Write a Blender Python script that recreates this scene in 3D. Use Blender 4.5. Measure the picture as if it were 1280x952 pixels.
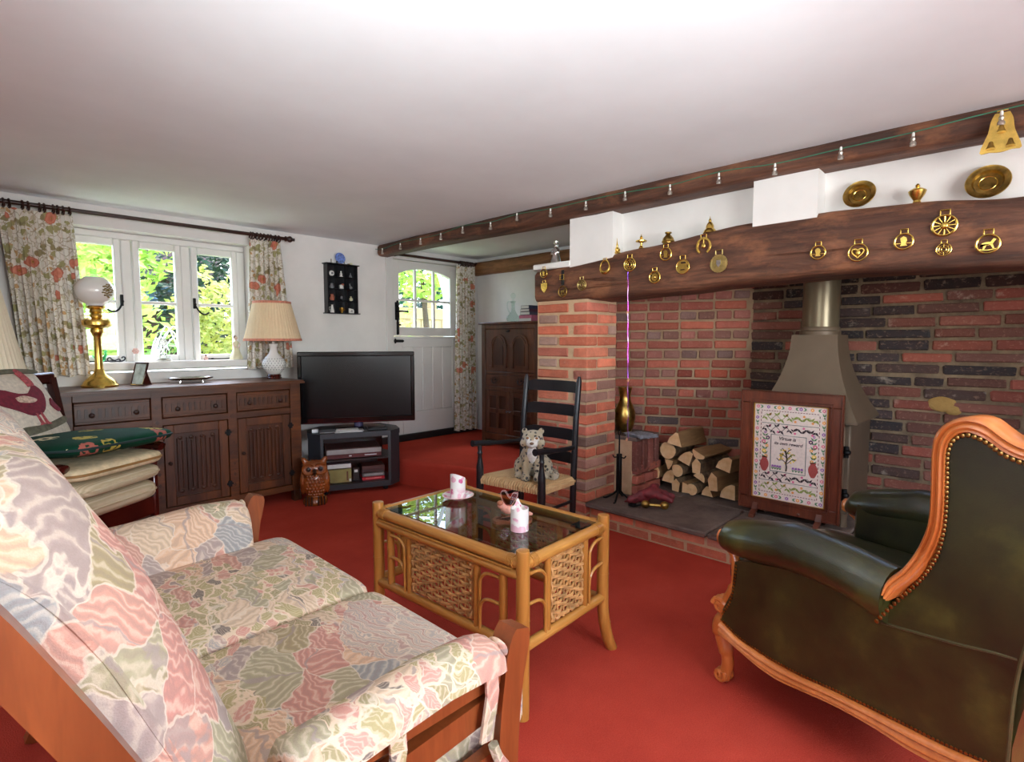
import bpy, bmesh, math, random
from mathutils import Vector, Matrix, Euler
random.seed(7)
R = math.radians
scene = bpy.context.scene
C = scene.collection
for o in list(bpy.data.objects): bpy.data.objects.remove(o)

# ------------------------------------------------------------------ camera
cam_data = bpy.data.cameras.new('camera'); cam = bpy.data.objects.new('camera', cam_data); C.objects.link(cam)
cam_data.sensor_width = 36.0; cam_data.lens = 680.22 / 1280 * 36; cam_data.clip_start = 0.02; cam_data.clip_end = 200
ax = ((0.695353, -0.718668, 0.0), (0.053732, 0.051989, 0.997201), (-0.716656, -0.693407, 0.074766))
cam.matrix_world = Matrix(((ax[0][0], ax[1][0], ax[2][0], 0.0), (ax[0][1], ax[1][1], ax[2][1], 0.0), (ax[0][2], ax[1][2], ax[2][2], 1.15), (0, 0, 0, 1)))
scene.camera = cam
# ------------------------------------------------------------------ world, sun, lights, exposure
scene.view_settings.view_transform = 'Standard'; scene.view_settings.look = 'None'
scene.view_settings.gamma = 1.0; scene.view_settings.use_curve_mapping = False
scene.view_settings.exposure = 1.05
world = bpy.data.worlds.new('world'); scene.world = world; world.use_nodes = True
wn = world.node_tree.nodes; wl = world.node_tree.links
sky = wn.new('ShaderNodeTexSky'); sky.sky_type = 'NISHITA'; sky.sun_disc = False; sky.sun_elevation = R(58); sky.sun_rotation = R(20); sky.air_density = 1.0; sky.dust_density = 1.5
wl.new(sky.outputs[0], wn['Background'].inputs[0]); wn['Background'].inputs[1].default_value = 1.05
def lamp(name, kind, loc, rot, energy, color=(1, 1, 1), **k):
    d = bpy.data.lights.new(name, kind); d.energy = energy; d.color = color
    for a, b in k.items(): setattr(d, a, b)
    o = bpy.data.objects.new(name, d); C.objects.link(o); o.location = loc; o.rotation_euler = rot
    return o
def aim(o, direction): o.rotation_euler = Vector(direction).to_track_quat('-Z', 'Y').to_euler()
sun = lamp('sun', 'SUN', (3, 8, 8), (0, 0, 0), 4.2, (1.0, .96, .9), angle=R(1.0)); aim(sun, (-.42, -.30, -1.0))
# fill lamps added for brightness in unseen rear and side window openings
w2 = lamp('rear_fill_lamp', 'AREA', (1.05, -1.72, 1.36), (0, 0, 0), 46, (.95, .985, 1.0), shape='RECTANGLE', size=1.7, size_y=.84); aim(w2, (0, 1, -.05))
w3 = lamp('side_fill_lamp', 'AREA', (-1.32, .55, 1.36), (0, 0, 0), 7, (.95, .985, 1.0), shape='RECTANGLE', size=1.3, size_y=.84); aim(w3, (1, .1, -.05))
# unseen fill flash, added to brighten the ceiling and the room below
fl = lamp('bounce_fill_flash', 'SPOT', (.12, .10, 1.25), (0, 0, 0), 76, (.86, .97, 1.0), spot_size=R(94), spot_blend=.85, shadow_soft_size=.08); aim(fl, (.98, .98, 1))

# ------------------------------------------------------------------ helpers
def lin(c):
    return tuple(((x / 255) / 12.92 if x / 255 <= .04045 else ((x / 255 + .055) / 1.055) ** 2.4) for x in c)
RM = {}
def rootm(o):
    while o.parent: o = o.parent
    return RM.get(o.name, Matrix.Identity(4))
class MB:
    def __init__(s): s.v = []; s.f = []; s.M = Matrix.Identity(4)
    def at(s, M): s.M = M; return s
    def add(s, vs, fs):
        n = len(s.v); M = s.M
        s.v += [tuple(M @ Vector(p)) for p in vs]; s.f += [tuple(i + n for i in q) for q in fs]; return s
    def box(s, x0, x1, y0, y1, z0, z1, b=0.0, wob=0.0):
        if x0 > x1: x0, x1 = x1, x0
        if y0 > y1: y0, y1 = y1, y0
        if z0 > z1: z0, z1 = z1, z0
        if b <= 0:
            vs = [(x, y, z) for z in (z0, z1) for y in (y0, y1) for x in (x0, x1)]
            return s.add(vs, [(0, 2, 3, 1), (4, 5, 7, 6), (0, 1, 5, 4), (2, 6, 7, 3), (0, 4, 6, 2), (1, 3, 7, 5)])
        b = min(b, (x1 - x0) * .49, (y1 - y0) * .49, (z1 - z0) * .49)
        vs = []; ix = {}
        for i in (0, 1):
            for j in (0, 1):
                for k in (0, 1):
                    p = ((x0, x1)[i], (y0, y1)[j], (z0, z1)[k]); d = (1 - 2 * i, 1 - 2 * j, 1 - 2 * k)
                    for a in range(3):
                        q = [p[t] + (0 if t == a else d[t] * b) for t in range(3)]
                        if wob: q = [w + random.uniform(-wob, wob) for w in q]
                        ix[i, j, k, a] = len(vs); vs.append(tuple(q))
        fs = []
        for a in range(3):
            o1, o2 = [t for t in range(3) if t != a]
            for e in (0, 1):
                q = []
                for (m, n) in ((0, 0), (1, 0), (1, 1), (0, 1)):
                    c = [0, 0, 0]; c[a] = e; c[o1] = m; c[o2] = n; q.append(ix[c[0], c[1], c[2], a])
                fs.append(tuple(q))
            for m in (0, 1):
                for n in (0, 1):
                    c0 = [0, 0, 0]; c0[o1] = m; c0[o2] = n; c1 = list(c0); c1[a] = 1
                    fs.append((ix[(*c0, o1)], ix[(*c0, o2)], ix[(*c1, o2)], ix[(*c1, o1)]))
        for i in (0, 1):
            for j in (0, 1):
                for k in (0, 1): fs.append(tuple(ix[i, j, k, a] for a in range(3)))
        return s.add(vs, fs)
    def cbox(s, c, d, b=0.0, rz=0.0):
        M0 = s.M; s.M = M0 @ Matrix.Translation(c) @ Matrix.Rotation(rz, 4, 'Z')
        s.box(-d[0] / 2, d[0] / 2, -d[1] / 2, d[1] / 2, -d[2] / 2, d[2] / 2, b); s.M = M0; return s
    def tube(s, pts, rad, n=8, closed=False, cap=True, flat=1.0):
        pts = [Vector(p) for p in pts]; m = len(pts)
        rad = rad if isinstance(rad, (list, tuple)) else [rad] * m
        vs = []; up = None
        for i, p in enumerate(pts):
            a = pts[(i - 1) % m] if (closed or i > 0) else p; b = pts[(i + 1) % m] if (closed or i < m - 1) else p
            t = (b - a); t = t.normalized() if t.length > 1e-9 else Vector((0, 0, 1))
            if up is None:
                up = Vector((0, 0, 1)) if abs(t.z) < .9 else Vector((1, 0, 0))
            u = (up - t * up.dot(t)); u = u.normalized() if u.length > 1e-6 else t.orthogonal().normalized(); up = u
            w = t.cross(u)
            for k in range(n):
                g = 2 * math.pi * k / n
                vs.append(tuple(p + (u * math.cos(g) + w * math.sin(g) * flat) * rad[i]))
        fs = []
        for i in range(m if closed else m - 1):
            j = (i + 1) % m
            for k in range(n): fs.append((i * n + k, i * n + (k + 1) % n, j * n + (k + 1) % n, j * n + k))
        if cap and not closed: fs += [tuple(range(n))[::-1], tuple(range((m - 1) * n, m * n))]
        return s.add(vs, fs)
    def lathe(s, prof, c=(0, 0, 0), n=16, sx=1.0, sy=1.0, flute=0, fd=0.0):
        vs = []; fs = []; m = len(prof)
        for r, z in prof:
            for k in range(n):
                g = 2 * math.pi * k / n; q = r * (1 + (fd * math.cos(flute * g) if flute else 0))
                vs.append((c[0] + q * math.cos(g) * sx, c[1] + q * math.sin(g) * sy, c[2] + z))
        for i in range(m - 1):
            for k in range(n): fs.append((i * n + k, i * n + (k + 1) % n, (i + 1) * n + (k + 1) % n, (i + 1) * n + k))
        if prof[0][0] > 1e-5: fs.append(tuple(range(n))[::-1])
        if prof[-1][0] > 1e-5: fs.append(tuple(range((m - 1) * n, m * n)))
        return s.add(vs, fs)
    def sphere(s, c, r, n=12, m=8):
        r = r if isinstance(r, (list, tuple)) else (r, r, r)
        pr = [(max(math.sin(math.pi * i / m), 1e-6), -math.cos(math.pi * i / m)) for i in range(m + 1)]
        vs = []; fs = []
        for a, z in pr:
            for k in range(n):
                g = 2 * math.pi * k / n; vs.append((c[0] + a * math.cos(g) * r[0], c[1] + a * math.sin(g) * r[1], c[2] + z * r[2]))
        for i in range(m):
            for k in range(n): fs.append((i * n + k, i * n + (k + 1) % n, (i + 1) * n + (k + 1) % n, (i + 1) * n + k))
        return s.add(vs, fs)
    def prism(s, poly, a, b, plane='xy', bev=0.0):
        def m3(u, v, w): return {'xy': (u, v, w), 'xz': (u, w, v), 'yz': (w, u, v)}[plane]
        n = len(poly); vs = [m3(u, v, a) for u, v in poly] + [m3(u, v, b) for u, v in poly]
        fs = [tuple(range(n))[::-1], tuple(range(n, 2 * n))] + [(i, (i + 1) % n, n + (i + 1) % n, n + i) for i in range(n)]
        return s.add(vs, fs)
    def grid(s, fn, nu, nv, cu=False, cv=False):
        vs = [fn(i / (nu if cu else nu - 1), j / (nv if cv else nv - 1)) for j in range(nv) for i in range(nu)]
        fs = []
        for j in range(nv if cv else nv - 1):
            for i in range(nu if cu else nu - 1):
                fs.append((j * nu + i, j * nu + (i + 1) % nu, ((j + 1) % nv) * nu + (i + 1) % nu, ((j + 1) % nv) * nu + i))
        return s.add(vs, fs)
    def mesh(s, name, smooth=38):
        me = bpy.data.meshes.new(name); me.from_pydata(s.v, [], s.f)
        bm = bmesh.new(); bm.from_mesh(me); bmesh.ops.recalc_face_normals(bm, faces=bm.faces); bm.to_mesh(me); bm.free()
        if smooth:
            me.polygons.foreach_set('use_smooth', [True] * len(me.polygons)); me.set_sharp_from_angle(angle=R(smooth))
        return me
    def build(s, name, mat, parent=None, label=None, smooth=38, world=True):
        if parent is not None and world:
            Mi = rootm(parent).inverted(); s.v = [tuple(Mi @ Vector(p)) for p in s.v]
        me = s.mesh(name, smooth); me.materials.append(mat)
        o = bpy.data.objects.new(name, me); C.objects.link(o)
        if parent is not None: o.parent = parent
        if label: o['label'] = label
        return o
def thing(name, label, cat, loc=(0, 0, 0), rz=0.0, group=None):
    o = bpy.data.objects.new(name, None); C.objects.link(o); o.empty_display_size = .05
    o.location = loc; o.rotation_euler = (0, 0, rz); o['label'] = label; o['category'] = cat
    if group: o['group'] = group
    RM[o.name] = Matrix.Translation(loc) @ Matrix.Rotation(rz, 4, 'Z'); return o
def tag(o, label, cat, group=None):
    o['label'] = label; o['category'] = cat
    if group: o['group'] = group
    return o
def struct(o): o['kind'] = 'structure'; return o
def dup(root, loc, rz, label, group=None):
    r = root.copy(); C.objects.link(r); r.location = loc; r.rotation_euler = (0, 0, rz); r['label'] = label
    if group: r['group'] = group
    RM[r.name] = Matrix.Translation(loc) @ Matrix.Rotation(rz, 4, 'Z')
    for ch in list(root.children):
        c = ch.copy(); C.objects.link(c); c.parent = r
        for g in list(ch.children):
            d = g.copy(); C.objects.link(d); d.parent = c
    return r
def smoothpath(pts, n=6):
    P = [Vector(p) for p in pts]; out = []
    for i in range(len(P) - 1):
        p0 = P[max(i - 1, 0)]; p1 = P[i]; p2 = P[i + 1]; p3 = P[min(i + 2, len(P) - 1)]
        for k in range(n):
            t = k / n
            out.append(.5 * ((2 * p1) + (p2 - p0) * t + (2 * p0 - 5 * p1 + 4 * p2 - p3) * t * t + (3 * p1 - p0 - 3 * p2 + p3) * t ** 3))
    out.append(P[-1]); return out
def TRS(loc=(0, 0, 0), rz=0, rx=0, ry=0, sc=1.0):
    return Matrix.Translation(loc) @ Euler((rx, ry, rz)).to_matrix().to_4x4() @ Matrix.Scale(sc, 4)

# ------------------------------------------------------------------ materials
class NT:
    def __init__(s, name):
        s.m = bpy.data.materials.new(name); s.m.use_nodes = True; s.t = s.m.node_tree; s.b = s.t.nodes['Principled BSDF']
    def n(s, kind, **k):
        q = s.t.nodes.new(kind)
        for a, b in k.items():
            if a in ('operation', 'blend_type', 'data_type', 'feature', 'distance', 'interpolation', 'noise_dimensions', 'wave_type', 'bands_direction', 'voronoi_dimensions', 'rings_direction', 'clamp'): setattr(q, a, b)
            else: q.inputs[a.replace('_', ' ')].default_value = b
        return q
    def l(s, a, b): s.t.links.new(a, b)
    def coord(s, kind='Object', scale=(1, 1, 1), rot=(0, 0, 0)):
        tc = s.n('ShaderNodeTexCoord'); mp = s.n('ShaderNodeMapping'); mp.inputs['Scale'].default_value = scale; mp.inputs['Rotation'].default_value = rot
        s.l(tc.outputs[kind], mp.inputs[0]); return mp.outputs[0]
    def ramp(s, fac, stops, interp='LINEAR'):
        r = s.n('ShaderNodeValToRGB'); e = r.color_ramp; e.interpolation = interp
        while len(e.elements) > 1: e.elements.remove(e.elements[-1])
        e.elements[0].position = stops[0][0]; e.elements[0].color = (*lin(stops[0][1]), 1)
        for p, c in stops[1:]:
            q = e.elements.new(p); q.color = (*lin(c), 1)
        s.l(fac, r.inputs[0]); return r.outputs[0]
    def mask(s, fac, a, b):
        r = s.n('ShaderNodeMapRange'); r.inputs[1].default_value = a; r.inputs[2].default_value = b; s.l(fac, r.inputs[0]); return r.outputs[0]
    def mix(s, fac, a, b, mode='MIX'):
        r = s.n('ShaderNodeMix', data_type='RGBA', blend_type=mode)
        for v, i in ((fac, 0), (a, 6), (b, 7)):
            if isinstance(v, (int, float)): r.inputs[i].default_value = v
            elif isinstance(v, tuple): r.inputs[i].default_value = (*lin(v), 1)
            else: s.l(v, r.inputs[i])
        return r.outputs[2]
    def math(s, op, a, b=None):
        r = s.n('ShaderNodeMath', operation=op)
        for v, i in ((a, 0), (b, 1)):
            if v is None: continue
            if isinstance(v, (int, float)): r.inputs[i].default_value = v
            else: s.l(v, r.inputs[i])
        return r.outputs[0]
    def noise(s, vec, scale, detail=4, rough=.55, dist=0.0):
        q = s.n('ShaderNodeTexNoise'); q.inputs['Scale'].default_value = scale; q.inputs['Detail'].default_value = detail; q.inputs['Roughness'].default_value = rough; q.inputs['Distortion'].default_value = dist
        if vec is not None: s.l(vec, q.inputs['Vector'])
        return q
    def vor(s, vec, scale, feature='F1', rnd=1.0):
        q = s.n('ShaderNodeTexVoronoi'); q.feature = feature; q.inputs['Scale'].default_value = scale; q.inputs['Randomness'].default_value = rnd
        s.l(vec, q.inputs['Vector']); return q
    def warp(s, vec, scale, amt):
        nz = s.noise(vec, scale, 3); sb = s.n('ShaderNodeVectorMath', operation='SUBTRACT'); s.l(nz.outputs['Color'], sb.inputs[0]); sb.inputs[1].default_value = (.5, .5, .5)
        sc = s.n('ShaderNodeVectorMath', operation='SCALE'); s.l(sb.outputs[0], sc.inputs[0]); sc.inputs[3].default_value = amt
        ad = s.n('ShaderNodeVectorMath', operation='ADD'); s.l(vec, ad.inputs[0]); s.l(sc.outputs[0], ad.inputs[1]); return ad.outputs[0]
    def bump(s, h, strength, dist=.01):
        q = s.n('ShaderNodeBump'); q.inputs['Strength'].default_value = strength; q.inputs['Distance'].default_value = dist; s.l(h, q.inputs['Height']); s.l(q.outputs[0], s.b.inputs['Normal'])
    def col(s, c):
        if isinstance(c, tuple): s.b.inputs['Base Color'].default_value = (*lin(c), 1)
        else: s.l(c, s.b.inputs['Base Color'])
    def set(s, **k):
        for a, b in k.items(): s.b.inputs[a.replace('_', ' ')].default_value = b
        return s
def plain(name, c, rough=.5, metal=0.0, var=0.12, scale=9.0, bump=0.0, bs=120.0, **k):
    t = NT(name); v = t.coord(); nz = t.noise(v, scale, 4)
    d = tuple(max(0, x * (1 - var)) for x in c); u = tuple(min(255, x * (1 + var * .8)) for x in c)
    t.col(t.ramp(nz.outputs[0], [(.3, d), (.7, u)])); t.set(Roughness=rough, Metallic=metal, **k)
    if bump: t.bump(t.noise(v, bs, 2).outputs[0], bump, .002)
    return t.m
def wood(name, dark, light, rough=.4, axis=0, scale=9.0, stretch=.12, bump=.15, coat=0.0, var2=None):
    t = NT(name); sc = [1, 1, 1]; sc[axis] = stretch
    v = t.coord('Object', tuple(sc)); w = t.warp(v, 5.0, .12)
    a = t.noise(w, scale, 6, .62); g = t.noise(w, scale * 9, 3, .6)
    c = t.ramp(a.outputs[0], [(.28, dark), (.5, tuple((p + q) / 2 for p, q in zip(dark, light))), (.74, light)])
    c = t.mix(t.mask(g.outputs[0], .4, .62), t.mix(.45, c, dark), c); t.col(c); t.set(Roughness=rough, Coat_Weight=coat, Coat_Roughness=.15)
    t.bump(g.outputs[0], bump, .003); return t.m
def glass(name, c=(255, 255, 255), rough=0.0, alpha_mix=.0):
    # thin pane: mostly clear with a mirror-like fresnel reflection
    m = bpy.data.materials.new(name); m.use_nodes = True; t = m.node_tree; t.nodes.remove(t.nodes['Principled BSDF'])
    out = t.nodes['Material Output']; tr = t.nodes.new('ShaderNodeBsdfTransparent'); gl = t.nodes.new('ShaderNodeBsdfGlossy'); fr = t.nodes.new('ShaderNodeFresnel'); mx = t.nodes.new('ShaderNodeMixShader')
    tr.inputs[0].default_value = (*lin(c), 1); gl.inputs['Roughness'].default_value = rough; fr.inputs[0].default_value = 1.5
    ge = t.nodes.new('ShaderNodeNewGeometry'); sb = t.nodes.new('ShaderNodeMath'); sb.operation = 'SUBTRACT'; sb.inputs[0].default_value = 1.0; t.links.new(ge.outputs['Backfacing'], sb.inputs[1]); mu = t.nodes.new('ShaderNodeMath'); mu.operation = 'MULTIPLY'; t.links.new(fr.outputs[0], mu.inputs[0]); t.links.new(sb.outputs[0], mu.inputs[1])
    t.links.new(mu.outputs[0], mx.inputs[0]); t.links.new(tr.outputs[0], mx.inputs[1]); t.links.new(gl.outputs[0], mx.inputs[2]); t.links.new(mx.outputs[0], out.inputs[0])
    return m
m_plaster = plain('plaster_white', (236, 233, 229), .9, 0, .03, 3, .15, 40)
m_ceil = plain('ceiling_paint', (240, 242, 244), .85, 0, .02, 2, .08, 30)
m_white = plain('white_gloss_paint', (238, 237, 233), .4, 0, .02, 4)
m_doorpaint = plain('door_paint', (226, 223, 219), .5, 0, .02, 4)
m_black = plain('black_satin', (22, 22, 24), .45, 0, .2)
m_iron = plain('black_iron', (26, 25, 26), .5, .6, .25, 20, .3, 60)
m_brass = plain('polished_brass', (234, 198, 104), .27, 1.0, .12, 30)
m_brass_old = plain('aged_brass', (176, 146, 78), .32, 1.0, .3, 25)
m_silver = plain('silver_metal', (205, 203, 198), .22, 1.0, .15, 30)
m_steel = plain('grey_steel', (120, 120, 124), .35, 1.0, .1)
m_glass = glass('window_glass')
m_clear = glass('clear_glassware', (245, 250, 248))
m_china = plain('white_china', (238, 236, 230), .18, 0, .02)
def carpet():
    t = NT('red_carpet'); v = t.coord(); a = t.noise(v, 2.2, 5, .6); f = t.noise(v, 260, 2, .7)
    c = t.ramp(a.outputs[0], [(.3, (180, 66, 52)), (.55, (196, 74, 58)), (.75, (208, 84, 68))]); c = t.mix(t.mask(f.outputs[0], .35, .65), t.mix(.25, c, (120, 24, 18)), c)
    t.col(c); t.set(Roughness=.95, Specular_IOR_Level=.05); t.bump(f.outputs[0], .6, .006); return t.m
m_carpet = carpet()
def brickmat(name, deposit):
    t = NT(name); oi = t.n('ShaderNodeObjectInfo'); v = t.coord('Object'); ad = t.n('ShaderNodeVectorMath', operation='ADD'); t.l(v, ad.inputs[0]); t.l(oi.outputs['Location'], ad.inputs[1]); v = ad.outputs[0]
    a = t.noise(v, 14, 5, .65); b = t.noise(v, 60, 4, .7); d = t.noise(v, 7, 6, .7)
    c = t.mix(t.mask(a.outputs[0], .32, .7), t.mix(.32, oi.outputs['Color'], (84, 52, 44)), oi.outputs['Color'])
    c = t.mix(t.mask(b.outputs[0], .55, .75), c, t.mix(.35, c, (205, 165, 140)))
    if deposit: c = t.mix(t.mask(d.outputs[0], .60, .72), c, t.mix(.6, c, (196, 178, 160)))
    t.col(c); t.set(Roughness=.92, Specular_IOR_Level=.2); t.bump(b.outputs[0], .9, .006); return t.m
m_brick = brickmat('red_brick', False); m_brick_old = brickmat('sooty_brick', True)
def mortar(name, c1, c2):
    t = NT(name); v = t.coord(); a = t.noise(v, 5, 6, .7); b = t.noise(v, 90, 3, .7)
    t.col(t.ramp(a.outputs[0], [(.3, c1), (.7, c2)])); t.set(Roughness=.95, Specular_IOR_Level=.15); t.bump(b.outputs[0], .8, .006); return t.m
m_mortar = mortar('sandy_mortar', (184, 150, 118), (212, 182, 148)); m_mortar_old = mortar('old_lime_mortar', (82, 70, 60), (150, 128, 102))
m_mortar_in = mortar('shaded_mortar', (146, 118, 94), (176, 148, 120)); m_slab = mortar('hearth_stone', (92, 78, 72), (132, 114, 104))  # inner mortar darkened: the fireplace's shade is painted into it
m_oak = wood('dark_carved_oak', (50, 24, 11), (130, 72, 30), .42, 0, 6, .15, .12, .08)
m_oakv = wood('dark_oak_upright', (50, 24, 11), (130, 72, 30), .42, 2, 6, .15, .12, .08)
m_oakd = wood('dark_oak_recess', (42, 20, 10), (100, 54, 24), .4, 2, 6, .15, .12, .2)
m_bureau = wood('old_oak_bureau', (58, 32, 19), (130, 79, 46), .4, 2, 6, .15, .12, .25)
def beam(name, dark, mid, light):
    t = NT(name); v = t.coord('Object', (1, .12, 1)); w = t.warp(v, 4, .25); a = t.noise(w, 9, 8, .7); g = t.noise(w, 60, 4, .7); k = t.noise(t.coord('Object', (1, .5, 1)), 7, 5, .7)
    c = t.ramp(a.outputs[0], [(.3, dark), (.5, mid), (.72, light)]); c = t.mix(t.mask(g.outputs[0], .35, .6), t.mix(.5, c, dark), c); c = t.mix(t.mask(k.outputs[0], .52, .68), c, t.mix(.45, c, (172, 112, 74))); cr = t.noise(t.warp(t.coord('Object', (1, .035, 1)), 3, .05), 22, 5, .6); c = t.mix(t.mask(cr.outputs[0], .36, .31), c, t.mix(.75, c, (24, 14, 10)))
    t.col(c); t.set(Roughness=.6); t.bump(t.math('ADD', a.outputs[0], t.mask(cr.outputs[0], .30, .38)), .9, .02); return t.m
m_beam = beam('old_oak_beam', (48, 30, 24), (104, 66, 48), (150, 100, 72)); m_beam2 = beam('old_brown_beam', (92, 58, 34), (148, 102, 62), (180, 130, 84))
m_maho = wood('dark_mahogany', (42, 10, 8), (88, 28, 18), .25, 2, 6, .2, .05, .5)
m_teak = wood('warm_teak_frame', (112, 54, 24), (166, 90, 44), .35, 2, 7, .12, .08, .3)
m_honey = wood('honey_show_wood', (178, 96, 42), (226, 142, 76), .28, 2, 7, .12, .06, .6)
m_rattan = wood('rattan_cane', (152, 96, 36), (216, 158, 80), .32, 2, 8, .1, .1, .5)
m_rattan_x = wood('rattan_cane_x', (152, 96, 36), (216, 158, 80), .32, 0, 8, .1, .1, .5)
m_rattan_y = wood('rattan_cane_y', (152, 96, 36), (216, 158, 80), .32, 1, 8, .1, .1, .5)
m_weave = plain('woven_rattan', (184, 138, 84), .55, 0, .2, 30)
def leather():
    t = NT('green_leather'); v = t.coord(); a = t.noise(v, 5, 5, .6); b = t.vor(v, 260); f = t.noise(v, 40, 4)
    t.col(t.ramp(a.outputs[0], [(.3, (24, 24, 12)), (.55, (45, 46, 21)), (.78, (80, 81, 35))])); t.set(Roughness=.3, Specular_IOR_Level=.55, Coat_Weight=.25, Coat_Roughness=.22); t.bump(b.outputs['Distance'], .12, .002); return t.m
m_leather = leather()
def floral(name, cell):
    t = NT(name); v0 = t.coord('Object', (1, 1, 1)); vw = t.warp(t.warp(v0, 8.0, .10), 22.0, .03)
    mp = t.n('ShaderNodeMapping'); mp.inputs['Scale'].default_value = (1.25, .6, 1.0); mp.inputs['Rotation'].default_value = (.25, .2, .75); mp.inputs['Location'].default_value = (3.1, 1.7, .45); t.l(vw, mp.inputs[0]); v = mp.outputs[0]
    def veins(scale, freq):
        # leaf and petal motifs: every cell gets its own direction, a midrib and slanting veins
        A = t.vor(v, scale); E = t.vor(v, scale, 'DISTANCE_TO_EDGE'); sc = t.n('ShaderNodeSeparateColor'); t.l(A.outputs['Color'], sc.inputs[0])
        loc = t.n('ShaderNodeVectorMath', operation='SUBTRACT'); t.l(v, loc.inputs[0]); t.l(A.outputs['Position'], loc.inputs[1]); xyz = t.n('ShaderNodeSeparateXYZ'); t.l(loc.outputs[0], xyz.inputs[0])
        yz = t.math('ADD', xyz.outputs[1], xyz.outputs[2]); ang = t.math('MULTIPLY', sc.outputs[2], 6.28); ca = t.math('COSINE', ang); sa = t.math('SINE', ang)
        al = t.math('ADD', t.math('MULTIPLY', xyz.outputs[0], ca), t.math('MULTIPLY', yz, sa)); ac = t.math('ABSOLUTE', t.math('SUBTRACT', t.math('MULTIPLY', xyz.outputs[0], sa), t.math('MULTIPLY', yz, ca)))
        rb = t.math('SINE', t.math('MULTIPLY', t.math('ADD', al, t.math('MULTIPLY', ac, 1.3)), freq)); return sc, E.outputs['Distance'], rb, ac, A
    sc, E, rb, ac, A = veins(cell, 230.0)
    base = t.ramp(sc.outputs[0], [(0, (214, 188, 158)), (.12, (204, 146, 130)), (.26, (164, 160, 128)), (.38, (218, 178, 146)), (.50, (144, 152, 156)), (.60, (198, 132, 122)), (.74, (216, 190, 160)), (.84, (166, 150, 146)), (.93, (156, 144, 104))], 'CONSTANT')
    c = t.mix(t.math('MULTIPLY', t.mask(rb, .0, .9), .55), base, t.mix(.5, base, (116, 104, 104))); c = t.mix(t.math('MULTIPLY', t.mask(rb, -.3, -1.0), .6), c, t.mix(.6, base, (238, 222, 200)))
    c = t.mix(t.math('MULTIPLY', t.mask(ac, .004, .002), .7), c, (150, 138, 138))
    # streaked grounds between the flowers
    w = t.n('ShaderNodeTexWave', bands_direction='DIAGONAL'); w.inputs['Scale'].default_value = 15; w.inputs['Distortion'].default_value = 5; w.inputs['Detail'].default_value = 2; w.inputs['Detail Scale'].default_value = 1.2; t.l(v, w.inputs[0])
    stripe = t.ramp(w.outputs[1], [(0, (170, 140, 138)), (.3, (224, 208, 188)), (.55, (140, 150, 156)), (.78, (218, 196, 172)), (1, (164, 164, 164))])
    big = t.vor(v, cell * .5); sb = t.n('ShaderNodeSeparateColor'); t.l(big.outputs['Color'], sb.inputs[0]); c = t.mix(t.math('MULTIPLY', t.math('GREATER_THAN', sb.outputs[0], .74), .85), c, stripe)
    # small sprigs
    s2, E2, rb2, ac2, B = veins(cell * 3.2, 600.0)
    spr = t.math('MULTIPLY', t.math('GREATER_THAN', sb.outputs[1], .60), t.math('GREATER_THAN', s2.outputs[0], .35)); small = t.ramp(s2.outputs[1], [(0, (168, 158, 108)), (.35, (206, 144, 132)), (.6, (150, 142, 100)), (.9, (92, 88, 86))], 'CONSTANT')
    small = t.mix(t.math('MULTIPLY', t.mask(rb2, 0, 1), .4), small, (232, 214, 190)); small = t.mix(t.mask(E2, .10, .05), small, (228, 206, 178)); c = t.mix(spr, c, small)
    c = t.mix(t.math('MULTIPLY', t.mask(E, .022, .010), .6), c, (230, 216, 196))
    c = t.mix(.16, c, (228, 200, 174)); f = t.noise(v0, 420, 2, .7); c = t.mix(t.mask(f.outputs[0], .3, .7), t.mix(.14, c, (110, 94, 88)), c)
    t.col(c); t.set(Roughness=.88, Specular_IOR_Level=.12); t.bump(f.outputs[0], .35, .003); return t.m
m_floral = floral('tapestry_floral', 9.0)
def curtainmat():
    t = NT('poppy_curtain_fabric'); v0 = t.coord('Object', (1, .6, 1)); v = t.warp(v0, 14, .045)
    P = t.vor(v, 11); sp = t.n('ShaderNodeSeparateColor'); t.l(P.outputs['Color'], sp.inputs[0])
    L = t.vor(t.warp(v0, 30, .05), 27); sl = t.n('ShaderNodeSeparateColor'); t.l(L.outputs['Color'], sl.inputs[0]); E = t.vor(v, 24, 'DISTANCE_TO_EDGE')
    c = t.mix(t.mask(E.outputs['Distance'], .05, .02), (232, 226, 216), (186, 172, 148))
    lf = t.math('MULTIPLY', t.math('LESS_THAN', L.outputs['Distance'], .46), t.math('GREATER_THAN', sl.outputs[0], .25))
    c = t.mix(lf, c, t.ramp(sl.outputs[1], [(0, (172, 166, 120)), (.35, (196, 160, 116)), (.6, (206, 196, 172)), (.8, (158, 146, 110))], 'CONSTANT'))
    pp = t.math('MULTIPLY', t.math('LESS_THAN', P.outputs['Distance'], .36), t.math('GREATER_THAN', sp.outputs[0], .62)); c = t.mix(pp, c, t.ramp(P.outputs['Distance'], [(0, (120, 60, 40)), (.07, (196, 150, 90)), (.12, (204, 124, 102)), (.26, (220, 146, 122)), (.36, (196, 116, 96))]))
    t.col(c); t.set(Roughness=.9, Specular_IOR_Level=.1); t.bump(t.noise(v0, 400, 2).outputs[0], .2, .002); return t.m
m_curtain = curtainmat()
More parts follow.
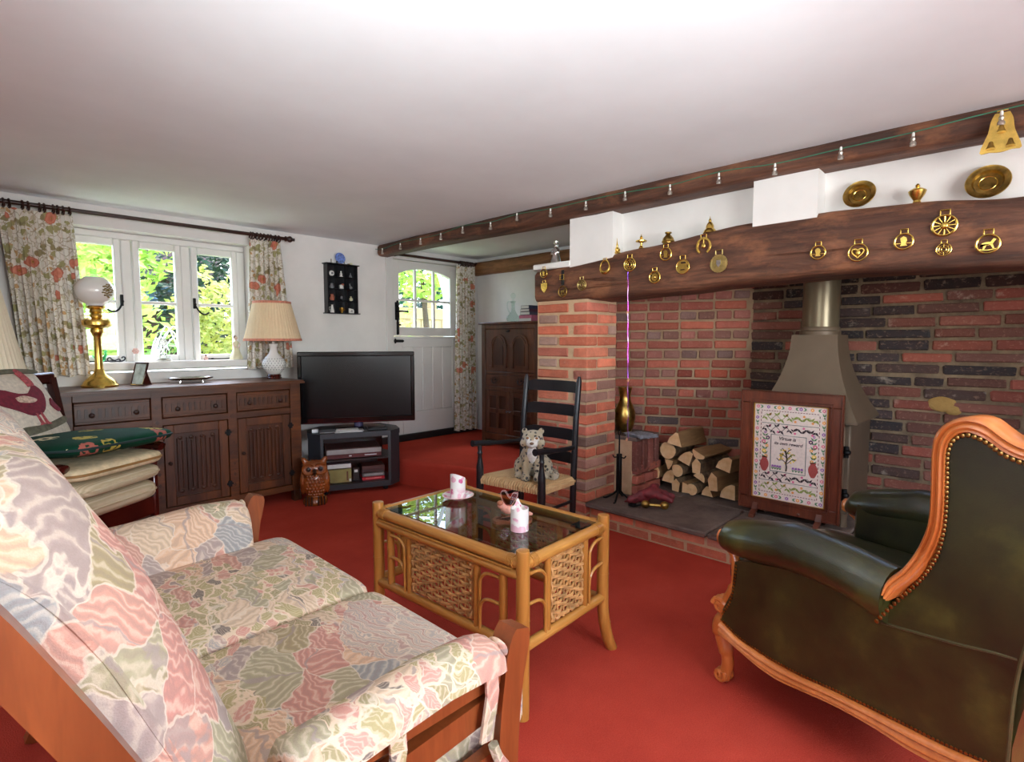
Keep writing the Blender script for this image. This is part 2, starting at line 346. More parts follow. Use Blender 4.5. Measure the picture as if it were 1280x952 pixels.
# ================================================================== the room
YW = 4.28; ZC = 1.99
struct(MB().box(-1.2, 3.95, -1.65, 4.3, -.1, 0).build('floor', m_carpet, smooth=0))
def step_pt(k): return [(3.9, 4.28), (2.42, 4.28), (2.45, 3.75), (2.50, 3.50), (2.58, 3.25), (2.66, 2.95), (2.72, 2.62), (2.74, 2.36), (3.9, 2.36)][k]
poly = [step_pt(i) for i in range(9)]
mb = MB(); n9 = 9
rings = [(0.0, 0.0), (0.0, .165), (.006, .185), (.018, .197), (.035, .2)]
vs = []
for ins, z in rings:
    for (x, y) in poly: vs.append((min(x + ins, 3.9), y, z))
fs = [(r * 9 + i, r * 9 + (i + 1) % 9, (r + 1) * 9 + (i + 1) % 9, (r + 1) * 9 + i) for r in range(4) for i in range(9)] + [tuple(range(36, 45))]
struct(mb.add(vs, fs).build('floor_step', m_carpet, smooth=60))
struct(MB().box(-1.25, 4.0, -1.7, 4.6, ZC, ZC + .12).build('ceiling', m_ceil, smooth=0))
WX0, WX1, WZ0, WZ1 = .46, 1.605, .955, 1.858      # window opening
DX0, DX1, DZ0, DZ1 = 2.85, 3.66, .2, 1.893        # door opening
mb = MB()
for (x0, x1, z0, z1) in ((-1.2, WX0, 0, ZC), (WX0, WX1, 0, WZ0 - .02), (WX0, WX1, WZ1, ZC), (WX1, DX0 - .02, 0, ZC), (DX0 - .02, DX1 + .02, DZ1 + .02, ZC), (DX0 - .02, DX1 + .02, 0, DZ0 - .001), (DX1 + .02, 4.0, 0, ZC)):
    mb.box(x0, x1, YW, 4.58, z0, z1)
struct(mb.build('wall_back', m_plaster, smooth=0))
struct(MB().box(3.9, 4.05, 2.1, 4.3, 0, ZC).build('wall_right', m_plaster, smooth=0))
# side and rear walls behind the viewer, each with an opening added for its fill lamp
mb = MB()
for (y0, y1, z0, z1) in ((-1.7, -.1, 0, ZC), (-.1, 1.2, 0, .95), (-.1, 1.2, 1.78, ZC), (1.2, 4.3, 0, ZC)): mb.box(-1.35, -1.2, y0, y1, z0, z1)
struct(mb.build('wall_left', m_plaster, smooth=0))
mb = MB()
for (x0, x1, z0, z1) in ((-1.35, .2, 0, ZC), (.2, 1.9, 0, .95), (.2, 1.9, 1.78, ZC), (1.9, 4.05, 0, ZC)): mb.box(x0, x1, -1.75, -1.6, z0, z1)
struct(mb.build('wall_front', m_plaster, smooth=0))
for nm, pts in (('added_window_2', [(-1.3, y, -1.26, y + .05, z0, z1) for y, z0, z1 in ((-.1, .95, 1.78), (.3, .95, 1.78), (.75, .95, 1.78), (1.15, .95, 1.78))] + [(-1.3, -.1, -1.26, 1.2, .95, 1.0), (-1.3, -.1, -1.26, 1.2, 1.73, 1.78)]),
                ('added_window_3', [(x, -1.7, x + .05, -1.66, .95, 1.78) for x in (.2, .75, 1.3, 1.85)] + [(.2, -1.7, 1.9, -1.66, .95, 1.0), (.2, -1.7, 1.9, -1.66, 1.73, 1.78)])):
    mb = MB()
    for (x0, y0, x1, y1, z0, z1) in pts: mb.box(x0, x1, y0, y1, z0, z1)
    struct(mb.build(nm, m_white, smooth=0))  # unseen frames, added around the fill lamp openings

# ------------------------------------------------------------------ casement window
mb = MB(); FY0, FY1 = 4.395, 4.455
for (x0, x1, z0, z1) in ((WX0 + .001, WX1 - .001, WZ1 - .045, WZ1 - .001), (WX0 + .001, WX1 - .001, WZ0 + .001, 1.0), (WX0 + .001, .51, 1.001, WZ1 - .046), (1.545, WX1 - .001, 1.001, WZ1 - .046), (.822, .882, 1.001, 1.812), (1.172, 1.232, 1.001, 1.812)): mb.box(x0, x1, FY0, FY1, z0, z1, .006)
win = struct(mb.build('window_1', m_white))
for (x0, x1) in ((.512, .82), (.884, 1.17), (1.234, 1.543)):
    c = MB(); s = .024
    a0, a1 = x0 + .042 - s * .6, x1 - .042 + s * .6
    c.box(x0, x0 + .042 - s * .1, 4.375, 4.42, 1.002, 1.812, .006).box(x1 - .042 + s * .1, x1, 4.375, 4.42, 1.002, 1.812, .006).box(x0 + .04, x1 - .04, 4.375, 4.42, 1.765, 1.812, .006).box(x0 + .04, x1 - .04, 4.375, 4.42, 1.002, 1.048, .006)
    ca = c.build('casement', m_white, win)
    MB().box(x0 + .04, x1 - .04, 4.383, 4.412, 1.393, 1.415, .004).build('glazing_bar', m_white, ca)
    for z0, z1 in ((1.046, 1.394), (1.414, 1.767)): MB().box(x0 + .038, x1 - .038, 4.398, 4.402, z0, z1).build('pane', m_glass, ca, smooth=0)
for hx, sgn in ((.812, -1), (1.243, 1)):
    h = MB().box(hx - .009, hx + .009, 4.362, 4.376, 1.375, 1.45, .003)
    h.tube(smoothpath([(hx, 4.355, 1.40), (hx + sgn * .01, 4.345, 1.375), (hx + sgn * .03, 4.34, 1.345), (hx + sgn * .06, 4.34, 1.335), (hx + sgn * .085, 4.34, 1.35)], 4), .006, 6).sphere((hx, 4.358, 1.405), .011, 8, 6)
    h.build('window_handle', m_iron, win)
for hx in (.66, 1.40): MB().box(hx - .1, hx + .1, 4.35, 4.362, 1.01, 1.018, .002).box(hx - .06, hx - .05, 4.35, 4.375, 1.0, 1.02).box(hx + .07, hx + .08, 4.35, 4.375, 1.0, 1.02).build('window_stay', m_iron, win)
MB().box(WX0 - .03, WX1 + .02, 4.235, 4.37, .953, 1.008, .008).build('window_sill', m_white, win)

# ------------------------------------------------------------------ stable door
mb = MB()
for (x0, x1, z0, z1) in ((DX0 - .075, DX0, DZ0, DZ1 + .06), (DX1, DX1 + .075, DZ0, DZ1 + .06), (DX0, DX1, DZ1, DZ1 + .06)): mb.box(x0, x1, 4.262, 4.40, z0, z1, .006)
door = struct(mb.build('door_1', m_doorpaint))
GX0, GX1, GZ0 = 2.925, 3.535, 1.272
def arch(x): return 1.765 + .062 * (1 - ((x - 3.23) / .305) ** 2)
ul = MB(); y0, y1 = 4.285, 4.33
ul.box(DX0 + .006, GX0, y0, y1, 1.190, DZ1 - .006, .004).box(GX1, DX1 - .006, y0, y1, 1.190, DZ1 - .006, .004).box(GX0, GX1, y0, y1, 1.190, GZ0, .004)
xs = [GX0 + (GX1 - GX0) * i / 14 for i in range(15)]
ul.prism([(x, arch(x)) for x in xs] + [(GX1, DZ1 - .006), (GX0, DZ1 - .006)], y0, y1, 'xz')
upper = ul.build('upper_leaf', m_doorpaint, door)
for bx in (3.118, 3.338): MB().box(bx - .011, bx + .011, 4.292, 4.322, GZ0, arch(bx) + .004, .003).build('glazing_bar', m_doorpaint, upper)
MB().box(GX0, GX1, 4.294, 4.32, 1.516, 1.536, .003).build('glazing_bar', m_doorpaint, upper)
cuts = [GX0, 3.107, 3.129, 3.327, 3.349, GX1]
for i in range(3):
    xa, xb = cuts[2 * i], cuts[2 * i + 1]
    MB().box(xa, xb, 4.306, 4.31, GZ0, 1.517).build('pane', m_glass, upper, smooth=0)
    xx = [xa + (xb - xa) * k / 6 for k in range(7)]
    MB().prism([(xb, 1.535), (xa, 1.535)] + [(x, arch(x)) for x in xx], 4.306, 4.31, 'xz').build('pane', m_glass, upper, smooth=0)
ll = MB()
ll.box(DX0 + .006, DX0 + .10, y0, y1, .212, 1.178, .004).box(DX1 - .10, DX1 - .006, y0, y1, .212, 1.178, .004).box(DX0 + .1, DX1 - .1, y0, y1, 1.085, 1.178, .004).box(DX0 + .1, DX1 - .1, y0, y1, .212, .47, .004)
ll.box(DX0 + .02, DX1 - .02, 4.276, 4.29, 1.165, 1.186, .004)
lower = ll.build('lower_leaf', m_doorpaint, door)
for k in range(5):
    w = (DX1 - DX0 - .2) / 5; xa = DX0 + .1 + k * w
    MB().box(xa + .0015, xa + w - .0015, 4.297, 4.32, .47, 1.085, .004).build('plank', m_doorpaint, lower)
MB().box(2.875, 2.925, 4.277, 4.286, 1.335, 1.5, .008).box(2.888, 2.912, 4.268, 4.28, 1.47, 1.515, .005).box(2.888, 2.912, 4.268, 4.28, 1.32, 1.36, .005).tube(smoothpath([(2.90, 4.275, 1.415), (2.9, 4.24, 1.415), (2.93, 4.235, 1.417), (2.985, 4.235, 1.414)], 4), [.008] * 12 + [.011], 8).build('door_handle', m_iron, upper)
MB().box(2.89, 2.915, 4.276, 4.286, 1.2, 1.325, .004).tube([(2.902, 4.268, 1.205), (2.902, 4.268, 1.32)], .007, 8).box(2.905, 2.93, 4.262, 4.276, 1.285, 1.3, .003).build('door_bolt', m_iron, upper)
MB().box(2.858, 2.965, 4.274, 4.286, 1.13, 1.155, .006).tube([(2.862, 4.266, 1.142), (2.955, 4.266, 1.142)], .008, 8).box(2.86, 2.872, 4.26, 4.276, 1.12, 1.165, .003).build('door_bolt', m_iron, lower)
struct(MB().box(2.45, 3.86, 4.245, 4.28, .2, .262, .006).build('baseboard_back', plain('black_baseboard', (24, 22, 22), .5), smooth=38))
struct(MB().box(1.6, 2.44, 4.262, 4.28, .0, .1, .004).build('baseboard_window', m_white))

# ------------------------------------------------------------------ old beams
def rough_beam(name, mat, ys, x0, x1, zt, zb, seed, amp=.008, n=60):
    rnd = random.Random(seed); ph = [rnd.uniform(0, 6.28) for _ in range(16)]
    def wob(y, k): return amp * (math.sin(y * 5.3 + ph[k]) * .6 + math.sin(y * 13.7 + ph[k + 4]) * .3 + math.sin(y * 31 + ph[k + 8]) * .2)
    b = .022; secn = []
    vs = []; m = 16
    for i in range(n + 1):
        y = ys[0] + (ys[1] - ys[0]) * i / n; t = zt(y); q = zb(y); xa = x0(y) if callable(x0) else x0; xb = x1
        w = [wob(y, k) for k in range(4)]
        pts = [(xa + w[0], q + b * 1.3), (xa + w[0] * .5, (q * 2 + t) / 3), (xa + w[1] * .7, (q + 2 * t) / 3), (xa + w[1], t - b), (xa + b + w[1], t + w[2] * .4), (xa + (xb - xa) * .35, t + w[2] * .5), (xa + (xb - xa) * .7, t + w[2] * .4), (xb - b, t), (xb, t - b), (xb, (q * 2 + t) / 3), (xb, q + b), (xb - b, q), (xa + (xb - xa) * .7, q + w[3] * .5), (xa + (xb - xa) * .35, q + w[3] * .7), (xa + b * 1.6 + w[0], q + w[3]), (xa + b * .5 + w[0], q + b * .35 + w[3])]
        vs += [(px, y, pz) for px, pz in pts]
    fs = [(i * m + k, i * m + (k + 1) % m, (i + 1) * m + (k + 1) % m, (i + 1) * m + k) for i in range(n) for k in range(m)] + [tuple(range(m)), tuple(range(n * m, n * m + m))]
    return struct(MB().add(vs, fs).build(name, mat, smooth=50))
def interp(tab):
    def f(y):
        tab2 = sorted(tab)
        if y <= tab2[0][0]: return tab2[0][1]
        for (a, b), (c, d) in zip(tab2, tab2[1:]):
            if y <= c:
                t = (y - a) / (c - a); return b + (d - b) * t * t * (3 - 2 * t)
        return tab2[-1][1]
    return f
BT = interp([(2.4, 1.592), (2.1, 1.617), (1.6, 1.662), (1.02, 1.708), (.7, 1.71), (.4, 1.698), (.07, 1.662), (-.7, 1.60)])
BB = interp([(2.4, 1.398), (1.98, 1.392), (1.47, 1.408), (1.08, 1.428), (.6, 1.438), (.05, 1.422), (-.7, 1.40)])
BX = 2.69
rough_beam('trim_1', m_beam, (2.395, -.72), BX, 2.99, BT, BB, 3, .006)
rough_beam('trim_2', m_beam, (4.26, -1.6), interp([(4.3, 2.69), (3.4, 2.655), (2.5, 2.64), (1.0, 2.635), (0, 2.655), (-1.6, 2.66)]), 2.81, lambda y: ZC + .004, lambda y: 1.892 + .006 * math.sin(y * 2.2), 11, .006)
rough_beam('trim_3', m_beam2, (4.27, 2.2), 3.80, 3.91, lambda y: 1.945, lambda y: 1.80 + .02 * math.sin((y - 2.6) * 1.3), 21, .008)

# ------------------------------------------------------------------ chimney breast above the lintel
mb = MB().box(2.80, 2.98, -.72, 2.11, 1.56, ZC)
struct(mb.build('wall_chimney', m_plaster, smooth=0))
for nm, ya, yb in (('trim_4', 1.80, 2.11), ('trim_5', .735, 1.012)):
    b = MB(); zb0, zb1 = BT(ya) - .02, BT(yb) - .02
    vs = [(BX + .002, ya, zb0), (2.805, ya, zb0), (2.805, yb, zb1), (BX + .002, yb, zb1)]; zt = 1.90
    b.add(vs + [(x, y, zt) for x, y, z in vs], [(0, 1, 2, 3), (4, 5, 6, 7), (0, 1, 5, 4), (1, 2, 6, 5), (2, 3, 7, 6), (3, 0, 4, 7)])
    struct(b.build(nm, m_plaster, smooth=0))
struct(MB().box(BX - .005, 2.98, 2.105, 2.41, 1.603, 1.64, .006).build('trim_6', m_white))
# walls that close the inglenook
struct(MB().box(3.03, 3.5, 2.26, 2.36, 0, ZC).build('wall_inglenook_corner', m_mortar, smooth=0))
struct(MB().box(2.7, 4.05, -.8, -.7, 0, ZC).build('wall_inglenook_side', m_mortar_old, smooth=0))
struct(MB().box(3.55, 4.05, 2.11, 2.36, 0, ZC).build('wall_inglenook_end', m_plaster, smooth=0))

# ------------------------------------------------------------------ bricks: a few shared meshes, one object per brick
BRK = {}
for kind, L in (('s', .215), ('h', .103)):
    for k in range(4):
        BRK[kind, k] = MB().box(-L / 2, L / 2, -.05, .05, -.027, .027, .0055, .0022).mesh('brick', 30)
def set_brick_mat():
    for me in BRK.values():
        me.materials.append(m_brick)
set_brick_mat()
BRKO = {k: me.copy() for k, me in BRK.items()}
for me in BRKO.values(): me.materials.clear(); me.materials.append(m_brick_old)
def brick(parent, c, L, D, Hh, rz, col, old=False):
    kind = 's' if L > .15 else 'h'; src = (BRKO if old else BRK)[kind, random.randrange(4)]
    o = bpy.data.objects.new('brick', src); C.objects.link(o); o.parent = parent; o.location = c; o.rotation_euler = (0, 0, rz)
    o.scale = (L / (.215 if kind == 's' else .103), D / .1, Hh / .054); o.color = (*lin(col), 1); return o
def bcol(pal):
    c = random.choice(pal); k = random.uniform(.86, 1.12); return tuple(min(255, x * k) for x in c)
PAL_N = [(226, 128, 98), (232, 134, 104), (220, 122, 94), (234, 142, 112), (210, 124, 104)]
PAL_H = [(182, 136, 120), (200, 128, 108), (172, 140, 126), (218, 126, 100)]
pitch = .0695; NC = 20; PX, PY0, PY1, PXB = 2.70, 1.975, 2.385, 3.02
pil = struct(MB().box(PX + .008, PXB, PY0 + .008, PY1, 0, 1.40).build('wall_pillar', m_mortar, smooth=0))
for i in range(NC):
    z = .032 + i * pitch; hh = .054 + random.uniform(-.002, .002)
    if i % 2 == 0:   # stretcher at the corner on the room face, header on the reveal
        brick(pil, (PX + .052, PY0 + .112, z), .222, .104, hh, R(90), bcol(PAL_N))
        brick(pil, (PX + .052, PY0 + .235 + .083, z), .15, .104, hh, R(90), bcol(PAL_H))
        brick(pil, (PX + .116 + .1, PY0 + .052, z), .2, .104, hh, 0, bcol(PAL_N + PAL_H))
    else:
        brick(pil, (PX + .112, PY0 + .054, z), .225, .108, hh, 0, bcol(PAL_N + PAL_H))
        brick(pil, (PX + .052, PY0 + .122 + .035 + .12, z), .25, .104, hh, R(90), bcol(PAL_N))
        brick(pil, (PX + .235 + .04, PY0 + .052, z), .082, .104, hh, 0, bcol(PAL_H))
# hearth riser and slabs
rise = struct(MB().box(2.735, 2.86, -.7, 1.97, 0, .116).build('wall_hearth_riser', m_mortar, smooth=0))
for r in range(2):
    y = 1.962 - (.11 if r else 0)
    if r: brick(rise, (2.785, 1.912, .03 + r * .058), .098, .104, .05, R(90), bcol(PAL_N))
    while y > -.6:
        L = random.uniform(.19, .225); brick(rise, (2.785 + random.uniform(-.002, .002), y - L / 2, .03 + r * .058), L, .104, .05, R(90), bcol(PAL_N + [(206, 140, 116)])); y -= L + .012
hearth = struct(MB().box(2.86, 3.9, -.7, 2.3, 0, .118).build('floor_hearth', m_mortar_old, smooth=0))
ysl = [1.985, 1.20, .30, -.7]
for i in range(3):
    MB().box(2.695, 3.22, ysl[i + 1] + .004, ysl[i] - .004, .116, .146, .008).build('hearth_slab', m_slab, hearth)
for (x0, x1, y0, y1) in ((3.225, 3.86, 1.62, 2.26), (3.225, 3.86, .66, 1.613), (3.225, 3.86, -.7, .653), (3.03, 3.22, 1.99, 2.26)): MB().box(x0, x1, y0, y1, .116, .145, .006).build('hearth_slab', m_slab, hearth)
# splayed cheek of the inglenook (A to B) in alternating stretcher and header rows
A = Vector((3.34, 2.26, 0)); B = Vector((3.79, 1.40, 0)); dv = (B - A).normalized(); nv = Vector((-dv.y, dv.x, 0)); nv = -nv if nv.x > 0 else nv; LW = (B - A).length; ang = math.atan2(dv.y, dv.x)
mb = MB(); q0, q1 = A - nv * .25, B - nv * .25
p0, p1 = A, B
mb.add([(p.x, p.y, z) for z in (.1, 1.75) for p in (p0, p1, q1, q0)], [(0, 1, 2, 3), (4, 5, 6, 7), (0, 1, 5, 4), (1, 2, 6, 5), (2, 3, 7, 6), (3, 0, 4, 7)])
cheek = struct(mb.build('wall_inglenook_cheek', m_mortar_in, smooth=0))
PAL_C = [(186, 104, 86), (192, 108, 88), (176, 100, 86)]; PAL_CH = [(150, 106, 96), (160, 102, 92), (138, 108, 102), (168, 102, 90)]; PAL_B = [(164, 80, 62), (146, 72, 60), (170, 84, 64), (88, 76, 74)]  # plain cheek bricks dulled: shade inside the inglenook put into their colours
tilt = .012
for i in range(23):
    z = .175 + i * .0672; s = .03 + (.0 if i % 2 else .02) + random.uniform(0, .02)
    while s < LW - .005:
        L = (.205 if i % 2 == 0 else .1) * random.uniform(.94, 1.06); L = min(L, LW - s)
        if L < .04: break
        c = A + dv * (s + L / 2) - nv * .038; zz = z + tilt * (s / LW - .3) * (1 if z > .8 else -.6)
        f = s / LW; lowold = z < .95 and f > .45 - .25 * (z < .7)
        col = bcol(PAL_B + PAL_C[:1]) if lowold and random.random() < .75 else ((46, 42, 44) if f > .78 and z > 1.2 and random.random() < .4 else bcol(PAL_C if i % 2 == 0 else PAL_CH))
        brick(cheek, (c.x, c.y, zz), L, .1, .052, ang, col, lowold); s += L + .014
# sooty back wall
back = struct(MB().box(3.80, 4.0, -.72, 1.44, .1, 1.78).build('wall_inglenook_back', m_mortar_old, smooth=0))
PD = [(66, 58, 58), (80, 64, 60), (56, 54, 56)]; PR = [(124, 82, 72), (136, 84, 72), (110, 76, 68)]; PRED = [(164, 92, 76), (150, 84, 72)]
for i in range(23):
    z = .18 + i * .067; y = 1.425; hh = random.uniform(.047, .056)
    first = True
    while y > -.6:
        L = random.choice([.2, .23, .25, .28, .22, .12]) * random.uniform(.85, 1.15)
        ym = y - L / 2; seam = ym < .16
        soot = max(0, 1 - abs(ym - .85) / .75) * (1 if .62 < z < 1.25 else .75 if z > 1.25 else .3)
        col = bcol(PD) if random.random() < soot * .95 else (bcol(PRED) if random.random() < (.5 if z < .55 or seam else .18) else bcol(PR))
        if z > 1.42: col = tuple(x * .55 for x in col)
        brick(back, (3.80 + .038 + random.uniform(-.004, .004), ym, z + random.uniform(-.003, .003) - .010 * (ym - .7)), L, .1, hh, R(90), col, True); y -= L + random.uniform(.012, .02)
pm_ = MB().sphere((3.792, .37, .80), (.012, .065, .045), 12, 8).sphere((3.792, .32, .77), (.012, .04, .03), 10, 6); pm_.build('mortar_patch', mortar('ochre_mortar', (150, 116, 66), (186, 150, 92)), back)
# low brick ledge behind the pier
led = struct(MB().box(3.035, 3.33, 1.86, 2.26, .146, .50).build('wall_ledge', m_mortar, smooth=0))
for k in range(4): 
    o = brick(led, (3.07 + k * .078, 1.875, .40), .2, .1, .06, 0, bcol([(140, 84, 74), (126, 80, 72)])); o.rotation_euler = (0, R(90), 0)
for r in range(3):
    for k in range(3 if r % 2 else 2):
        L = .1 if r % 2 else .15; brick(led, (3.045 + L / 2 + k * (L + .012), 1.875, .175 + r * .0672), L, .1, .052, 0, bcol(PAL_C))
MB().box(3.03, 3.335, 1.825, 2.26, .50, .525, .006).build('ledge_stone', m_slab, led)
# ================================================================== large furniture
def sp(x, e): return math.copysign(abs(x) ** e, x)
def pillow(mb, c, d, e1=.35, e2=.25, n=36, m=18, fn=None, rot=None):
    def f(u, v):
        a = 2 * math.pi * u; b = -math.pi / 2 + math.pi * v
        p = Vector((d[0] / 2 * sp(math.cos(b), e1) * sp(math.cos(a), e2), d[1] / 2 * sp(math.cos(b), e1) * sp(math.sin(a), e2), d[2] / 2 * sp(math.sin(b), e1)))
        if fn: p = Vector(fn(p))
        if rot is not None: p = rot @ p
        return tuple(p + Vector(c))
    mb.grid(f, n, m, cu=True); return mb
def ribbon(pts, w):
    P = [Vector((a, b)) for a, b in pts]; l = []; r = []
    for i, p in enumerate(P):
        t = (P[min(i + 1, len(P) - 1)] - P[max(i - 1, 0)]).normalized(); n = Vector((-t.y, t.x)); k = w[i] if isinstance(w, list) else w
        l.append(tuple(p + n * k)); r.append(tuple(p - n * k))
    return l + r[::-1]
def sm2(pts, n=4): return [(p.x, p.y) for p in smoothpath([(a, b, 0) for a, b in pts], n)]

# ------------------------------------------------------------------ sofa
sofa = thing('sofa', 'wooden framed two-seater sofa with pastel floral cushions in the foreground', 'sofa', (.36, 1.375, 0), R(-1.5))
SN, SF = .722, 2.028
PB = [(-.07, 1.0), (-.038, .945), (.008, .865), (.05, .78), (.09, .695), (.135, .59), (.165, .48), (.19, .36), (.185, .22), (.15, .1), (.11, .0)]
for yc in (SN, SF):
    MB().prism(ribbon(sm2(PB), .022), yc - .02, yc + .02, 'xz').build('back_post', m_teak, sofa)
    MB().prism(ribbon(sm2([(.70, 0), (.705, .15), (.71, .3), (.718, .42), (.733, .52), (.752, .588)]), [.024] * 8 + [.027] * 8 + [.029, .029, .028, .025, .018]), yc - .024, yc + .024, 'xz').build('front_post', m_teak, sofa)
    for a, b in (((.13, .500), (.71, .494)), ((.16, .405), (.705, .437)), ((.17, .30), (.70, .32))):
        h = .024; MB().prism([(a[0], a[1]), (b[0], b[1]), (b[0], b[1] + 2 * h), (a[0], a[1] + 2 * h)], yc - .012, yc + .012, 'xz').build('side_rail', m_teak, sofa)
for z, x in ((.93, -.05), (.8, .02), (.66, .085), (.52, .14)): MB().box(x - .01, x + .012, SN + .02, SF - .02, z - .025, z + .025, .004).build('back_slat', m_teak, sofa)
MB().box(.66, .70, SN + .02, SF - .02, .235, .31, .006).build('front_rail', m_teak, sofa)
MB().box(.17, .205, SN + .02, SF - .02, .235, .31, .006).build('rear_rail', m_teak, sofa)
for y in (.9, 1.15, 1.4, 1.65, 1.9): MB().box(.2, .67, y - .03, y + .03, .285, .30).build('seat_slat', m_teak, sofa)
for y0, y1 in ((.752, 1.372), (1.378, 1.998)):
    yc = (y0 + y1) / 2
    def sc(p): return (p[0], p[1], p[2] + .012 * math.cos(p[0] / .27 * 1.4) * math.cos((p[1]) / .31 * 1.4) * (1 if p[2] > 0 else 0) + .025 * p[0])
    s_ = pillow(MB(), (.555, yc, .368), (.56, y1 - y0 + .004, .135), .36, .13, 56, 20, sc).build('seat_cushion', m_floral, sofa)
    # back cushion: a thick pad bent over the reclining back
    prof = smoothpath([(.275, 0, .40), (.212, 0, .54), (.155, 0, .68), (.112, 0, .785), (.064, 0, .87), (.012, 0, .925), (-.045, 0, .945)], 8)
    def bc(u, v, y0=y0, y1=y1):
        a = 2 * math.pi * u; b = -math.pi / 2 + math.pi * v
        s = .5 + .5 * sp(math.cos(b), .22) * sp(math.cos(a), .30); w = sp(math.sin(b), .25) ; t = sp(math.cos(b), .35) * sp(math.sin(a), .62)
        k = s * (len(prof) - 1); i = min(int(k), len(prof) - 2); p = prof[i].lerp(prof[i + 1], k - i); tg = (prof[i + 1] - prof[i]).normalized(); nn = Vector((tg.z, 0, -tg.x))
        th = .076 * (1 + .30 * math.exp(-((s - .80) / .10) ** 2) - .34 * math.exp(-((s - .64) / .035) ** 2) + .10 * math.exp(-((s - .4) / .2) ** 2)) * (1 - .45 * abs(w) ** 3)
        th *= 1 - .35 * max(0, s - .85) / .15
        if t > 0: th *= 1 - .95 * abs(w) ** 5
        q = p + nn * (t * th - .012 * abs(w) ** 5); return (q.x, (y0 + y1) / 2 + w * (y1 - y0) / 2, q.z)
    b_ = MB().grid(bc, 60, 30, cu=True).build('back_cushion', m_floral, sofa, smooth=60)
    edge = []
    for i, p in enumerate(prof[2:-2]):
        tg = (prof[min(i + 3, len(prof) - 1)] - prof[i + 1]).normalized(); nn = Vector((tg.z, 0, -tg.x)); edge.append(p + nn * -.006)
    for yy in (y0 + .006, y1 - .006): MB().tube([(p.x, yy, p.z) for p in edge], .006, 6).build('piping', m_floral, b_)
for yc, sg in ((SN, 1), (SF, -1)):
    outl = [(.115, .40), (.107, .46), (.095, .525), (.07, .565), (.03, .585), (-.01, .582), (-.034, .562), (-.04, .535), (-.03, .532), (-.024, .55), (-.005, .565), (.03, .565), (.055, .548), (.062, .50), (.068, .40)]
    xs_ = [.30, .31, .36, .45, .56, .64, .68, .70, .708]; sc_ = [.85, .97, 1, 1, 1, 1, 1.02, .9, .6]
    pad = MB(); mm = len(outl)
    vs = [(x, yc + sg * (.03 + (a - .03) * k), .5 + (b - .5) * k + .008 * math.sin(x * 14)) for x, k in zip(xs_, sc_) for a, b in outl]
    pad.add(vs, [(i * mm + k, i * mm + (k + 1) % mm, (i + 1) * mm + (k + 1) % mm, (i + 1) * mm + k) for i in range(len(xs_) - 1) for k in range(mm)] + [tuple(range(mm)), tuple(range((len(xs_) - 1) * mm, len(xs_) * mm))])
    pad.sphere((.704, yc - sg * .002, .563), (.007, .028, .016), 12, 8)
    pp = pad.build('arm_pad', m_floral, sofa, smooth=60)
    for xx in (.66, .455):
        yo = yc - sg * .026
        MB().prism(ribbon([(xx, .56), (xx + .004, .50), (xx - .006, .45), (xx - .012, .415)], .015), yo, yo - sg * .006, 'xz').build('strap', m_floral, pp)
    MB().tube(smoothpath([(.665, yc - sg * .03, .40), (.675, yc - sg * .034, .37), (.69, yc - sg * .04, .345), (.70, yc - sg * .04, .33)], 3), .011, 6).build('strap', m_floral, pp)

# ------------------------------------------------------------------ green leather wing chair; chair frame: x across (0 = near side), y forward, z up
TH = R(-17); PC = Vector((1.735, .71, 0)); WV = .78
Fw = Vector((math.sin(R(17)), math.cos(R(17)), 0)); Vv = Vector((math.cos(R(17)), -math.sin(R(17)), 0))
wing_loc = PC + Vv * (WV / 2) - Fw * .37
ach = thing('wing_armchair', 'dark green leather wing armchair with carved honey wood frame and brass nails', 'armchair', tuple(wing_loc), TH)
m_nail = plain('antique_nail', (150, 112, 62), .3, 1.0, .2, 40)
OUT = [(-.51, .547), (-.512, .576), (-.535, .611), (-.558, .674), (-.572, .732), (-.573, .797), (-.571, .862), (-.571, .905), (-.576, .937), (-.593, .962), (-.617, .978), (-.643, .985), (-.669, .981), (-.692, .964), (-.709, .951), (-.729, .941), (-.76, .937), (-.80, .955)]
INN = [(-.478, .446), (-.52, .521), (-.563, .595), (-.59, .658), (-.605, .719), (-.607, .785), (-.605, .849), (-.604, .898), (-.612, .929), (-.632, .945), (-.652, .944), (-.677, .932), (-.7, .915), (-.731, .904), (-.76, .902), (-.80, .915)]
SKT = [(.0, .222), (-.035, .208), (-.072, .195), (-.172, .185), (-.276, .187), (-.367, .198), (-.47, .206), (-.561, .212), (-.626, .216), (-.69, .225), (-.74, .235)]
SKB = [(.0, .175), (-.035, .172), (-.072, .164), (-.15, .145), (-.22, .140), (-.3, .152), (-.39, .164), (-.48, .166), (-.563, .160), (-.628, .165), (-.69, .178), (-.74, .19)]
def resample(pts, n):
    P = smoothpath([(a, b, 0) for a, b in pts], 6); d = [0]
    for i in range(1, len(P)): d.append(d[-1] + (P[i] - P[i - 1]).length)
    out = []; j = 0
    for k in range(n):
        t = d[-1] * k / (n - 1)
        while j < len(P) - 2 and d[j + 1] < t: j += 1
        f = (t - d[j]) / max(d[j + 1] - d[j], 1e-9); q = P[j].lerp(P[j + 1], min(max(f, 0), 1)); out.append((q.x, q.y))
    return out
